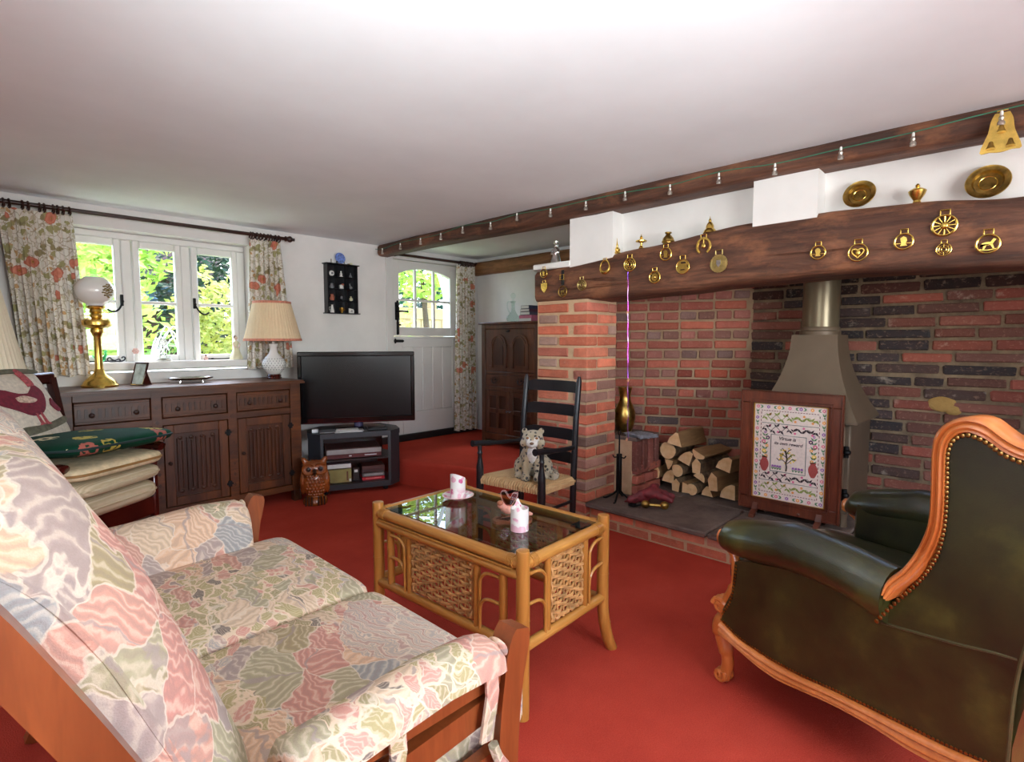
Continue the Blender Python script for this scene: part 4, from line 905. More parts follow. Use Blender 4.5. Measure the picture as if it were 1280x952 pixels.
def seatf(u, v):
    a = 2 * math.pi * u; x = sp(math.cos(a), .18); y = sp(math.sin(a), .18); b_ = -math.pi / 2 + math.pi * v; k = sp(math.cos(b_), .35); x *= k; y *= k
    s, t = (x * 1.04 + 1) / 2, (y * 1.04 + 1) / 2; p = FLc.lerp(BLc, s).lerp(FRc.lerp(BRc, s), t)
    dip = -.016 * (1 - abs(x)) * (1 - abs(y)); return (p.x, p.y, .357 + .021 * math.sin(b_) * (1 if k > .2 else .9) + dip)
seat = se.grid(seatf, 64, 16, cu=True).build('rush_seat', m_rush, rc, smooth=60)
# strands of the rush wrapped over each edge, running in to the seams
rs = MB()
for e in range(4):
    a, c = cs[e], cs[(e + 1) % 4]
    for k in range(26):
        t = (k + .5) / 26; p = a.lerp(c, t); d = (cen - p); ln = min(t, 1 - t) * 2 * .92; q = p + Vector((cen.x - (a.x + c.x) / 2, cen.y - (a.y + c.y) / 2, 0)) * ln
        nrm = (p - q).normalized() if (p - q).length > .001 else Vector((0, 0, 0))
        rs.tube([(p.x + nrm.x * .01, p.y + nrm.y * .01, .338), (p.x + nrm.x * .014, p.y + nrm.y * .014, .36), (p.x, p.y, .378), ((p.x + q.x) / 2, (p.y + q.y) / 2, .377), (q.x, q.y, .372 - .01 * ln)], .0062, 5)
ro = rs.build('rush_strands', m_rush, rc); ro['kind'] = 'stuff'

# ================================================================== bureau on the raised floor
bu = thing('bureau', 'tall dark carved oak bureau standing on the step behind the pier', 'bureau', (3.62, 3.33, .2))
BXF = 3.40; b0, b1 = 2.98, 3.68
MB().box(BXF + .02, 3.86, b0, b0 + .02, .2, 1.29).box(BXF + .02, 3.86, b1 - .02, b1, .2, 1.29).box(3.84, 3.86, b0, b1, .25, 1.29).box(BXF + .03, 3.85, b0 + .01, b1 - .01, .27, .30).build('carcass', m_bureau, bu)
MB().box(BXF - .02, 3.88, b0 - .02, b1 + .025, 1.29, 1.31, .005).build('bureau_top', m_bureau, bu)
f = MB()
for ya, yb in ((b0, b0 + .05), (b1 - .05, b1)): f.box(BXF, BXF + .03, ya, yb, .2, 1.29, .003)
for za, zb in ((1.25, 1.29), (.845, .87), (.70, .735), (.25, .31)): f.box(BXF, BXF + .03, b0 + .05, b1 - .05, za, zb, .003)
f.build('face_frame', m_bureau, bu)
fall = MB().box(BXF + .004, BXF + .03, b0 + .052, b1 - .052, .872, 1.248, .003).build('fall_front', m_bureau, bu)
for yc in (3.20, 3.46):
    a = MB()
    for k in range(13):
        g0, g1 = math.pi * k / 13, math.pi * (k + 1) / 13
        for ra, rb_ in ((.078, .098), (.060, .072)):
            a.add([(x, yc + r * math.cos(g), 1.115 + r * math.sin(g) * .9) for x in (BXF - .008, BXF + .01) for g, r in ((g0, ra), (g1, ra), (g1, rb_), (g0, rb_))], [(0, 1, 2, 3), (4, 5, 6, 7), (0, 1, 5, 4), (2, 3, 7, 6)])
    for s in (-1, 1): a.box(BXF - .006, BXF + .01, yc + s * .088 - .014, yc + s * .088 + .014, .92, 1.10, .002).box(BXF - .012, BXF + .01, yc + s * .088 - .02, yc + s * .088 + .02, 1.095, 1.118, .002).box(BXF - .01, BXF + .01, yc + s * .088 - .018, yc + s * .088 + .018, .905, .925, .002)
    a.build('carved_arch', m_bureau, fall)
    MB().prism([(yc + .058 * math.cos(math.pi * k / 12), 1.115 + .055 * math.sin(math.pi * k / 12)) for k in range(13)] + [(yc - .058, .93), (yc + .058, .93)], BXF - .002, BXF + .006, 'yz').build('arch_panel', m_oakd, fall)
MB().box(BXF - .006, BXF + .01, 3.32, 3.345, 1.225, 1.24, .002).tube([(BXF - .008, 3.31, 1.228), (BXF - .012, 3.333, 1.220), (BXF - .008, 3.355, 1.228)], .004, 6).build('lock_plate', m_iron, fall)
dw = MB().box(BXF + .002, BXF + .03, b0 + .052, b1 - .052, .737, .843, .003).build('drawer', m_bureau, bu)
for yc in (3.18, 3.50):
    MB().tube(smoothpath([(BXF - .002, yc - .035, .80), (BXF - .02, yc - .02, .775), (BXF - .022, yc, .77), (BXF - .02, yc + .02, .775), (BXF - .002, yc + .035, .80)], 4), .004, 6).sphere((BXF, yc, .80), (.006, .014, .01), 8, 6).build('drop_handle', m_iron, dw)
    sc2 = MB()
    for k in range(18): g = k * .5; sc2.sphere((BXF, yc + .07 * math.cos(g) * (1 - k / 40), .79 + .03 * math.sin(g)), (.004, .008, .006), 6, 4)
    so2 = sc2.build('carved_scrolls', m_oakd, dw); so2['kind'] = 'stuff'
for ya, yb in ((b0 + .052, 3.328), (3.332, b1 - .052)):
    dr = MB().box(BXF + .004, BXF + .03, ya, ya + .045, .312, .698, .003).box(BXF + .004, BXF + .03, yb - .045, yb, .312, .698, .003).box(BXF + .004, BXF + .03, ya + .045, yb - .045, .65, .698, .003).box(BXF + .004, BXF + .03, ya + .045, yb - .045, .312, .36, .003).box(BXF + .004, BXF + .03, ya + .045, yb - .045, .495, .535, .003).box(BXF + .004, BXF + .03, (ya + yb) / 2 - .018, (ya + yb) / 2 + .018, .36, .65, .003).build('cupboard_door', m_bureau, bu)
    for za, zb in ((.36, .495), (.535, .65)):
        for yy0, yy1 in ((ya + .045, (ya + yb) / 2 - .018), ((ya + yb) / 2 + .018, yb - .045)): MB().box(BXF + .014, BXF + .028, yy0, yy1, za, zb).build('door_panel', m_oakd, dr)
    MB().tube(smoothpath([(BXF, 3.33 + (ya - 3.2) * .12 - .012, .53), (BXF - .016, 3.33 + (ya - 3.2) * .12, .515), (BXF, 3.33 + (ya - 3.2) * .12 + .012, .53)], 4), .0035, 6).build('drop_handle', m_steel, dr)
BUZ = 1.31

# ================================================================== small mahogany armchair heaped with cushions
mc_l = (.345, 3.345, 0); mc_a = math.atan2(-.81, .58) + R(90)
mc = thing('mahogany_armchair', 'dark red mahogany open armchair heaped with cushions beside the sideboard', 'armchair', mc_l, mc_a)
# local: x across, -y is the front
def mcb(mb, name, mat=m_maho): return mb.build(name, mat, mc, None, 38, world=False)
for s in (-1, 1):
    mcb(MB().box(s * .265 - .016, s * .265 + .016, -.27, -.235, 0, .60, .006), 'front_leg'); mcb(MB().prism(ribbon([(.22, 0), (.225, .3), (.26, .6), (.33, .95)], .018), s * .265 - .015, s * .265 + .015, 'yz'), 'back_post')
    mcb(MB().tube(smoothpath([(s * .265, .26, .63), (s * .27, .05, .615), (s * .268, -.2, .605), (s * .265, -.29, .605), (s * .265, -.315, .60)], 4), [.015] * 8 + [.019] * 4 + [.022] * 4 + [.016], 10, flat=1.2), 'arm')
    mcb(MB().box(s * .265 - .01, s * .265 + .01, -.24, .22, .28, .34, .004), 'side_rail')
mcb(MB().box(-.25, .25, -.268, -.245, .25, .345, .004), 'front_rail'); mcb(MB().box(-.25, .25, .2, .225, .25, .34, .004), 'rear_rail')
for k in range(5): mcb(MB().prism(ribbon([(.235, .36), (.262, .6), (.325, .92)], .008), -.2 + k * .1 - .012, -.2 + k * .1 + .012, 'yz'), 'back_spindle')
mcb(MB().box(-.28, .28, .315, .345, .92, .98, .008), 'crest_rail'); mcb(MB().box(-.25, .25, -.245, .2, .32, .335), 'seat_board')
Mmc = Matrix.Translation(mc_l) @ Matrix.Rotation(mc_a, 4, 'Z')
def striped(name, a, b_, sc, dirn='Y'):
    t = NT(name); v = t.coord(); w = t.n('ShaderNodeTexWave', bands_direction=dirn); w.inputs['Scale'].default_value = sc; w.inputs['Distortion'].default_value = 1.2; t.l(v, w.inputs[0]); f = t.noise(v, 300, 2)
    t.col(t.mix(w.outputs[1], a, b_)); t.set(Roughness=.9, Specular_IOR_Level=.1); t.bump(f.outputs[0], .4, .003); return t.m
m_beige = striped('beige_rib_fabric', (186, 168, 134), (208, 192, 160), 26, 'Y'); m_beige2 = plain('beige_piped_fabric', (212, 190, 150), .9, 0, .1, 30, .3, 300)
def cushion(name, label, c, d, rz, mat, tilt=(0, 0), e1=.75, e2=.28, group=None):
    rt = Mmc @ Vector((c[0], c[1], c[2] - d[2] / 2)); t = thing(name, label, 'cushion', tuple(rt), mc_a + rz, group)
    rot = Matrix.Rotation(tilt[0], 3, 'X') @ Matrix.Rotation(tilt[1], 3, 'Y')
    off = Vector((0, 0, d[2] / 2))
    pillow(MB(), off, d, e1, e2, 44, 18, lambda p: (p[0], p[1], p[2] * (1 - (.10 if e1 == .5 else .35) * min(1, (abs(p[0]) / (d[0] / 2)) ** 3 * .5 + (abs(p[1]) / (d[1] / 2)) ** 3 * .5))), rot).build('cushion_cover', mat, t, None, 60, world=False)
    ed = []
    for k in range(48):
        a = 2 * math.pi * k / 48; ed.append(tuple(rot @ Vector((d[0] / 2 * sp(math.cos(a), e2) * 1.003, d[1] / 2 * sp(math.sin(a), e2) * 1.003, 0)) + off))
    return t, ed
t1, ed = cushion('seat_pad', 'ribbed beige cushion at the bottom of the cushion heap', (0, -.09, .395), (.49, .47, .115), 0, m_beige, e1=.5)
MB().tube(ed, .005, 6, closed=True).build('piping', m_beige, t1, world=False)
t1, ed = cushion('seat_pad', 'ribbed beige cushion second from the bottom of the cushion heap', (0.0, -.10, .487), (.50, .49, .085), R(2), m_beige, e1=.5)
MB().tube(ed, .005, 6, closed=True).build('piping', m_beige, t1, world=False)
t1, ed = cushion('seat_pad', 'tan piped cushion right under the green cushion', (.0, -.105, .565), (.505, .51, .08), R(-2), m_beige2, e1=.5)
MB().tube(ed, .006, 6, closed=True).build('piping', plain('brown_cord', (150, 110, 60), .7), t1, world=False)
t1, ed = cushion('throw_cushion', 'flat beige cushion lying at the back of the cushion heap', (.06, .17, .645), (.36, .22, .06), R(4), m_beige2)
MB().tube(ed, .005, 6, closed=True).build('piping', m_beige2, t1, world=False)
def greenmat():
    t = NT('green_print_fabric'); v0 = t.coord(); v = t.warp(v0, 12, .07); A = t.vor(v, 9); s = t.n('ShaderNodeSeparateColor'); t.l(A.outputs['Color'], s.inputs[0]); B = t.vor(v, 26, 'DISTANCE_TO_EDGE')
    c = t.ramp(t.noise(v0, 4).outputs[0], [(.3, (8, 44, 30)), (.7, (16, 72, 50))]); m_ = t.math('MULTIPLY', t.math('LESS_THAN', A.outputs['Distance'], .42), t.math('GREATER_THAN', s.outputs[0], .4)); l_ = t.mask(B.outputs['Distance'], .22, .12)
    c = t.mix(t.math('MULTIPLY', m_, l_), c, t.ramp(s.outputs[1], [(0, (176, 160, 72)), (.5, (170, 96, 82)), (.75, (204, 190, 150))], 'CONSTANT')); t.col(c); t.set(Roughness=.8, Specular_IOR_Level=.15); t.bump(t.noise(v0, 250, 2).outputs[0], .3, .003); return t.m
t1, ed = cushion('throw_cushion', 'bottle green printed cushion on top of the cushion heap', (.01, -.10, .662), (.62, .56, .10), R(3), greenmat(), (R(-3), R(2)), e1=.6)
MB().tube(ed, .0055, 6, closed=True).build('piping', plain('dark_green_cord', (14, 44, 44), .7), t1, world=False)
# tapestry cushion with a bird, leaning on the chair back
bcu = thing('tapestry_cushion', 'cream tapestry cushion with a crimson game bird leaning on the chair back', 'cushion', tuple(Mmc @ Vector((-.02, .15, .63))), mc_a + R(14))
rot = Matrix.Rotation(R(62), 3, 'X')
m_tap = plain('cream_tapestry', (206, 194, 176), .9, 0, .08, 60, .4, 260)
pillow(MB(), (0, .03, .19), (.42, .42, .11), .7, .3, 40, 16, lambda p: (p[0], p[1], p[2] * (1 - .4 * (abs(p[0]) / .21) ** 3 * .5 - .4 * (abs(p[1]) / .21) ** 3 * .5)), rot).build('cushion_cover', m_tap, bcu, None, 60, world=False)
def on_cush(poly, dz): # poly in cushion face coordinates, laid just proud of the cover
    out = []
    for (a, c_) in poly:
        prof_ = .055 * (1 - .28 * abs(a / .21) ** 2.5 - .28 * abs(c_ / .21) ** 2.5); q = rot @ Vector((a, c_, prof_ + dz)) + Vector((0, .03, .19)); out.append(tuple(q))
    return out
def patch(nm, mat, poly, dz=.003):
    m = MB(); P2 = on_cush(poly, dz); P1 = on_cush(poly, -.004); n = len(poly)
    cx_ = sum(p[0] for p in poly) / n; cy_ = sum(p[1] for p in poly) / n; ct_ = on_cush([(cx_, cy_)], dz + .001)[0]
    m.add(P2 + P1 + [ct_], [(i, (i + 1) % n, 2 * n) for i in range(n)] + [(i, (i + 1) % n, n + (i + 1) % n, n + i) for i in range(n)]); m.build(nm, mat, bcu, None, 60, world=False)
m_crim = plain('crimson_wool', (110, 24, 42), .9, 0, .15, 60); m_rosew = plain('rose_wool', (160, 70, 74), .9, 0, .3, 90); m_moss = plain('moss_wool', (96, 92, 74), .9, 0, .2, 40)
patch('bird_body', m_crim, sm2([(-.15, .05), (-.11, .09), (-.03, .06), (.04, .06), (.085, .10), (.12, .06), (.10, .0), (.05, -.05), (-.02, -.06), (-.09, -.02), (-.15, .02), (-.15, .05)], 3)[:-1])
patch('bird_neck', m_rosew, sm2([(.055, .09), (.05, .14), (.035, .185), (.06, .19), (.085, .16), (.10, .10), (.055, .09)], 3)[:-1])
patch('bird_wing', plain('pale_wool', (196, 170, 150), .9, 0, .2, 80), sm2([(-.06, .04), (-.01, .045), (.05, .02), (.02, .005), (-.05, .015), (-.06, .04)], 3)[:-1], .006)
for a in (-.005, .025): patch('bird_leg', m_rosew, [(a, -.05), (a + .012, -.05), (a + .02, -.105), (a + .035, -.115), (a + .002, -.113), (a - .015, -.115), (a + .004, -.105)])
patch('tapestry_ground', m_moss, sm2([(-.19, -.115), (-.1, -.108), (0, -.112), (.1, -.1), (.17, -.085), (.17, -.115), (.05, -.14), (-.1, -.15), (-.19, -.14), (-.19, -.115)], 3)[:-1])
patch('tapestry_leaf', m_crim, sm2([(.125, -.015), (.15, .02), (.16, -.01), (.175, -.045), (.16, -.055), (.14, -.04), (.125, -.015)], 3)[:-1])
patch('tapestry_band', m_moss, sm2([(-.19, .19), (0, .195), (.18, .185), (.18, .165), (0, .172), (-.19, .165), (-.19, .19)], 3)[:-1])
# standard lamp at the edge of the picture
fl_ = thing('standard_lamp', 'tall standard lamp with a tapering cream pleated shade', 'lamp', (.085, 3.80, 0))
MB().lathe([(.14, 0), (.14, .015), (.1, .03), (.03, .05), (.018, .1), (.016, .5), (.02, .7), (.014, .9), (.014, 1.0)], (.085, 3.80, 0), 20).build('stand', m_maho, fl_)
def pleat(name, ca, cb, sc): 
    t = NT(name); v = t.coord(); t.col(t.mix(t.noise(v, 60).outputs[0], ca, cb)); t.set(Roughness=.8, Specular_IOR_Level=.1); t.b.inputs['Subsurface Weight'].default_value = 0; return t.m
m_shade = pleat('cream_shade_fabric', (226, 212, 184), (236, 224, 200), 60)
MB().lathe([(.20, .955), (.155, 1.18), (.105, 1.45), (.103, 1.45), (.152, 1.18), (.197, .955)], (.085, 3.80, 0), 96, flute=48, fd=.012).build('lamp_shade', m_shade, fl_)
MB().lathe([(.203, .945), (.208, .945), (.206, .965), (.201, .965)], (.085, 3.80, 0), 48).build('shade_braid', plain('gold_braid', (150, 130, 84), .6, 0, .3, 90), fl_)
MB().lathe([(.014, .98), (.014, 1.05), (.03, 1.08), (.035, 1.13), (.02, 1.17), (.001, 1.18)], (.085, 3.80, 0), 12).build('bulb', m_china, fl_)
# dark bookcase end just inside the picture
bkc = thing('dark_cabinet', 'dark wooden cabinet showing only its edge by the curtain', 'cabinet', (.08, 4.15, 0))
MB().box(-.12, .196, 4.06, 4.27, 0, 1.765, .004).build('carcass', m_maho, bkc); MB().box(-.14, .208, 4.045, 4.278, 1.765, 1.79, .004).build('cornice', m_oakd, bkc)
MB().box(.196, .203, 4.075, 4.26, .1, 1.70, .002).build('side_panel', m_maho, bkc)
# ================================================================== soft furnishings at the window and door
m_pole = wood('dark_turned_pole', (34, 14, 10), (72, 34, 22), .35, 0, 8)
def pole(name, label, x0, x1, z, ringx, fin=(True, True)):
    t = thing(name, label, 'curtain pole', ((x0 + x1) / 2, 4.2, z))
    MB().tube([(x0, 4.2, z), (x1, 4.2, z)], .0125, 12).build('pole', m_pole, t)
    for x, s, on in ((x0, -1, fin[0]), (x1, 1, fin[1])):
        if on: MB().at(Matrix.Translation((x, 4.2, z)) @ Matrix.Rotation(R(90) * s, 4, 'Y')).lathe([(.012, 0), (.02, .004), (.02, .012), (.012, .016), (.016, .022), (.024, .036), (.024, .046), (.014, .06), (.010, .066), (.013, .074), (.001, .082)], n=14).build('finial', m_pole, t)
    for x in (x0 + .03, x1 - .03): MB().box(x - .008, x + .008, 4.2, 4.278, z - .012, z + .008, .003).lathe([(.02, 0), (.02, .006), (.001, .006)], (x, 4.272, z - .003), 10).build('bracket', m_pole, t)
    for x in ringx: MB().tube([(x + .003 * math.sin(k), 4.2 + .024 * math.sin(k * .5236), z - .009 + .024 * math.cos(k * .5236)) for k in range(12)], .0052, 6, closed=True).build('curtain_ring', m_pole, t)
    return t
def curtain(name, label, top, bot, zt, zb, folds, seed, y=4.205):
    rnd = random.Random(seed); ph = rnd.uniform(0, 6)
    t = thing(name, label, 'curtain', ((top[0] + top[1]) / 2, y, zb))
    nu, nv = folds * 12 + 1, 24
    def f(u, v, off=0.0):
        x = (top[0] + (top[1] - top[0]) * u) * (1 - v) + (bot[0] + (bot[1] - bot[0]) * u) * v
        a = 2 * math.pi * folds * u + .5 * math.sin(3 * u + ph); amp = (.020 + .014 * v) * (.75 + .25 * math.sin(u * 7 + ph))
        return (x + .006 * math.sin(a * 2 + v * 3), y + amp * math.sin(a + .35 * v * math.sin(5 * u + ph)) + off, zt + (zb - zt) * v + (.006 * math.sin(a * .5 + ph) if v > .99 else 0))
    m = MB(); vs = [f(i / (nu - 1), j / (nv - 1), o) for o in (0, .005) for j in range(nv) for i in range(nu)]; N = nu * nv; fs = []
    for o in (0, 1):
        for j in range(nv - 1):
            for i in range(nu - 1): q = o * N + j * nu + i; fs.append((q, q + 1, q + nu + 1, q + nu))
    bd = list(range(nu)) + [j * nu + nu - 1 for j in range(1, nv)] + [(nv - 1) * nu + i for i in range(nu - 2, -1, -1)] + [j * nu for j in range(nv - 2, 0, -1)]
    for k in range(len(bd)): a, b = bd[k], bd[(k + 1) % len(bd)]; fs.append((a, b, b + N, a + N))
    m.add(vs, fs).build('drape', m_curtain, t, smooth=70)
    MB().tube([tuple(Vector(f(i / 60, 1.0)) + Vector((0, .002, .003))) for i in range(61)], .0045, 5).build('hem', m_curtain, t)
    MB().tube([tuple(Vector(f(i / 60, .0)) + Vector((0, .002, -.002))) for i in range(61)], .004, 5).build('heading', m_curtain, t)
    return t
pole('curtain_pole', 'dark wooden curtain pole with rings above the casement window', .19, 1.835, 1.925, [.23, .255, .28, .335, .36, .41, .43, .47, .49, .515, .545, 1.585, 1.60, 1.63, 1.655, 1.68, 1.71, 1.73, 1.765, 1.79])
curtain('curtain', 'poppy patterned curtain hanging beside the tall brass lamp', (.228, .555), (.285, .60), 1.895, .935, 8, 2)
curtain('curtain', 'poppy patterned curtain hanging behind the pleated table lamp', (1.58, 1.80), (1.53, 1.88), 1.895, .94, 7, 5)
pole('curtain_pole', 'dark wooden curtain pole above the stable door', 2.835, 3.80, 1.922, [3.60, 3.625, 3.65, 3.68, 3.70, 3.73, 3.755], (False, True))
curtain('curtain', 'long poppy patterned curtain hanging beside the stable door', (3.56, 3.79), (3.53, 3.80), 1.895, .235, 7, 9)

# ================================================================== things on the sideboard
ol = thing('oil_lamp', 'tall brass column oil lamp with a white glass globe', 'lamp', (.625, 4.07, SBZ))
oc = (.625, 4.07, SBZ)
MB().lathe([(.001, 0), (.092, 0), (.094, .012), (.086, .02), (.08, .034), (.06, .055), (.036, .075), (.026, .095), (.022, .11)], oc, 32).build('base', m_brass, ol)
MB().lathe([(.022, .10), (.02, .115), (.0185, .2), (.018, .30), (.024, .315), (.03, .33)], oc, 32, flute=8, fd=.04).build('column', m_brass, ol)
MB().lathe([(.03, .325), (.034, .34), (.03, .35), (.06, .362), (.072, .372), (.074, .392), (.07, .402), (.045, .415), (.03, .42)], oc, 32).build('oil_font', m_brass, ol)
MB().lathe([(.03, .418), (.032, .43), (.026, .44), (.034, .452), (.03, .465), (.046, .475), (.048, .483), (.03, .488)], oc, 24).tube([(oc[0] + .03, oc[1], oc[2] + .45), (oc[0] + .06, oc[1], oc[2] + .45)], .004, 6).lathe([(.01, 0), (.012, .004), (.001, .006)], (oc[0] + .06, oc[1], oc[2] + .447), 10).build('burner', m_brass, ol)
m_opal = NT('opal_glass'); m_opal.col((236, 234, 230)); m_opal.set(Roughness=.12, Subsurface_Weight=.0, Coat_Weight=.5); m_opal = m_opal.m
gl_ = MB().lathe([(.046, .487)] + [(.098 * math.sin(a), .575 - .088 * math.cos(a)) for a in [.5 + k * .17 for k in range(13)]] + [(.05, .655)], oc, 32).build('glass_globe', m_opal, ol, smooth=60)
pt = MB()
for k in range(26):
    a = -1.0 + .34 * math.cos(k * 2.4) * (k / 26) ** .5; h = .575 + .042 * math.sin(k * 2.4) * (k / 26) ** .5; r_ = .0985 * math.sqrt(max(.01, 1 - ((h - .575) / .09) ** 2)); q = Vector((oc[0] + r_ * math.cos(a), oc[1] + r_ * math.sin(a), oc[2] + h))
    pt.sphere(q, (.0075, .0075, .005), 6, 4)
pt.build('painted_flowers', plain('olive_transfer', (128, 110, 60), .5, 0, .4, 120), gl_)['kind'] = 'stuff'
MB().lathe([(.024, .49), (.026, .55), (.022, .62), (.018, .66), (.018, .705), (.0165, .705), (.0165, .66), (.0205, .62), (.0245, .55)], oc, 24).build('glass_chimney', m_clear, ol)
tl = thing('table_lamp', 'white pierced china table lamp with a pleated cream shade', 'lamp', (1.665, 4.06, SBZ)); tc = (1.665, 4.06, SBZ)
MB().lathe([(.001, 0), (.05, 0), (.052, .008), (.046, .014), (.05, .022), (.044, .032), (.001, .033)], tc, 24).build('wooden_foot', m_maho, tl)
MB().lathe([(.001, .033), (.036, .033), (.05, .045), (.075, .08), (.082, .108), (.074, .136), (.05, .165), (.03, .19), (.024, .225), (.03, .245), (.033, .255), (.02, .26)], tc, 40).build('china_body', m_china, tl)
hol = MB()
for r_ in range(6):
    for k in range(22):
        g = 2 * math.pi * (k + .5 * (r_ % 2)) / 22; z = .068 + r_ * .0155; rr = [.067, .0775, .0815, .0805, .0755, .066][r_]
        hol.sphere((tc[0] + rr * math.cos(g), tc[1] + rr * math.sin(g), tc[2] + z), (.0042, .0042, .0045), 5, 3)
hol.build('pierced_hole_shade', plain('shadow_grey_china', (150, 148, 144), .5), tl)['kind'] = 'stuff'  # grey beads carry the shade inside the piercings as colour
MB().tube([(tc[0], tc[1], tc[2] + .255), (tc[0], tc[1], tc[2] + .36)], .008, 8).sphere((tc[0], tc[1], tc[2] + .39), .03, 10, 8).build('bulb_holder', m_china, tl)
m_shade2 = pleat('pleated_cream_silk', (224, 198, 160), (238, 214, 178), 60)
MB().lathe([(.196, .285), (.162, .42), (.128, .555), (.1265, .555), (.1605, .42), (.1945, .285)], tc, 200, flute=50, fd=.010).build('lamp_shade', m_shade2, tl, smooth=60)
m_braid = plain('coral_braid', (206, 132, 108), .8, 0, .15, 90)
for z, r_ in ((.285, .197), (.556, .129)): MB().lathe([(r_ - .003, z - .009), (r_ + .003, z - .008), (r_ + .002, z + .008), (r_ - .004, z + .009)], tc, 48).build('shade_braid', m_braid, tl)
pf = thing('photo_frame', 'small dark photograph frame leaning back on the sideboard', 'photo frame', (.805, 4.03, SBZ), R(-62))
Mp = Matrix.Rotation(R(-16), 4, 'X')
f_ = MB().at(Mp); 
for a in ((-.052, .052, .0, .01), (-.052, .052, .138, .148), (-.052, -.043, .01, .138), (.043, .052, .01, .138)): f_.box(a[0], a[1], -.006, .006, a[2], a[3], .002)
f_.build('frame', m_maho, pf, world=False); MB().at(Mp).box(-.044, .044, -.002, .002, .009, .139).build('photograph', plain('pale_photograph', (190, 206, 206), .2, 0, .2, 20), pf, world=False)
MB().prism([(.03, .0), (.09, .0), (.085, .006), (.048, .11), (.037, .11)], -.015, .015, 'yz').build('easel_back', m_maho, pf, world=False)
tr = thing('silver_tray', 'oval silver tray on little feet on the sideboard', 'tray', (1.115, 4.06, SBZ), R(-4))
MB().lathe([(.001, .018), (.10, .018), (.116, .021), (.13, .03), (.133, .033), (.13, .036), (.114, .025), (.1, .021), (.001, .021)], (0, 0, 0), 40, 1.0, .62, flute=20, fd=.012).build('dish', m_silver, tr, world=False)
for a in range(4): MB().tube([(.09 * math.cos(.7 + a * 1.57), .055 * math.sin(.7 + a * 1.57), .02), (.095 * math.cos(.7 + a * 1.57), .058 * math.sin(.7 + a * 1.57), .0)], .004, 6).build('foot', m_silver, tr, world=False)

# ================================================================== window sill
ZS = 1.008
dc = thing('dome_clock', 'glass domed anniversary clock on the window sill', 'clock', (1.02, 4.31, ZS)); c_ = (1.02, 4.31, ZS)
MB().lathe([(.001, 0), (.05, 0), (.052, .008), (.044, .016), (.04, .02), (.001, .02)], c_, 24).build('base', m_silver, dc)
for s in (-1, 1): MB().tube([(c_[0] + s * .02, c_[1], ZS + .02), (c_[0] + s * .02, c_[1], ZS + .13)], .0028, 6).build('pillar', m_silver, dc)
MB().at(Matrix.Translation((c_[0], c_[1] - .008, ZS + .128)) @ Matrix.Rotation(R(90), 4, 'X')).lathe([(.001, 0), (.024, 0), (.026, .005), (.022, .01), (.001, .01)], n=20).build('dial', m_silver, dc)
for k in range(4): MB().sphere((c_[0] + .016 * math.cos(k * 1.57 + .4), c_[1] + .016 * math.sin(k * 1.57 + .4), ZS + .045), .0085, 8, 6).build('pendulum_ball', m_silver, dc)
MB().lathe([(.04, .02), (.04, .15), (.037, .175), (.026, .195), (.012, .203), (.0005, .205)], c_, 24).build('glass_dome', m_clear, dc)
def blob_figure(name, label, cat, loc, parts, rz=0, group=None, voxel=None):
    t = thing(name, label, cat, loc, rz, group)
    for nm, mat, fn in parts:
        m = MB(); fn(m); m.build(nm, mat, t, None, 60, world=False)
    return t
m_cream = plain('cream_glaze', (226, 220, 184), .3, 0, .06, 30); m_pinkg = plain('pink_glaze', (226, 186, 176), .35, 0, .1, 40); m_skin = plain('bisque_glaze', (228, 200, 180), .4); m_hair = plain('brown_glaze', (110, 76, 50), .4)
blob_figure('lady_figurine', 'cream porcelain lady in a long gown on the window sill', 'figurine', (1.487, 4.30, ZS), [
    ('gown', m_cream, lambda m: m.lathe([(.001, 0), (.042, 0), (.044, .008), (.036, .03), (.026, .06), (.018, .085), (.0155, .1), (.02, .115), (.021, .128), (.012, .138)], n=28, flute=7, fd=.06)),
    ('arms', m_skin, lambda m: m.tube(smoothpath([(-.02, 0, .128), (-.03, -.006, .11), (-.024, -.016, .095), (-.01, -.018, .09)], 4), .0055, 6).tube(smoothpath([(.02, 0, .128), (.032, -.002, .115), (.03, -.004, .1), (.018, -.01, .085)], 4), .0055, 6)),
    ('head', m_skin, lambda m: m.tube([(0, 0, .132), (0, 0, .148)], .006, 8).sphere((0, -.002, .158), (.0115, .0125, .014), 12, 10)),
    ('hair', m_hair, lambda m: m.sphere((0, .003, .163), (.0135, .0125, .013), 10, 8).sphere((.004, .01, .172), .008, 8, 6))], R(25))
blob_figure('flower_cherub', 'tiny pink and white china cherub on the window sill', 'figurine', (.86, 4.30, ZS), [
    ('body', m_china, lambda m: m.lathe([(.001, 0), (.014, 0), (.015, .006), (.008, .012), (.01, .03), (.012, .045), (.007, .055)], n=16)),
    ('flower_head', m_pinkg, lambda m: [m.sphere((.012 * math.cos(k * 1.05), .004 * math.sin(k), .07 + .012 * math.sin(k * 1.05)), (.009, .007, .009), 8, 6) for k in range(6)] and m.sphere((0, -.004, .07), .009, 8, 6))])
m_greeng = NT('green_glass'); m_greeng.col((70, 190, 110)); m_greeng.set(Roughness=.08, Transmission_Weight=.6); m_greeng = m_greeng.m
blob_figure('green_glass_bird', 'bright green glass bird on the window sill behind the brass lamp', 'ornament', (.67, 4.30, ZS), [
    ('body', m_greeng, lambda m: m.sphere((0, 0, .022), (.03, .016, .02), 12, 8).tube(smoothpath([(.02, 0, .03), (.03, 0, .05), (.026, 0, .068), (.038, 0, .072)], 4), [.009] * 4 + [.007] * 4 + [.006] * 4 + [.002], 8)),
    ('tail', m_greeng, lambda m: m.tube([(-.02, 0, .025), (-.045, 0, .045)], [.009, .003], 8))], R(10))
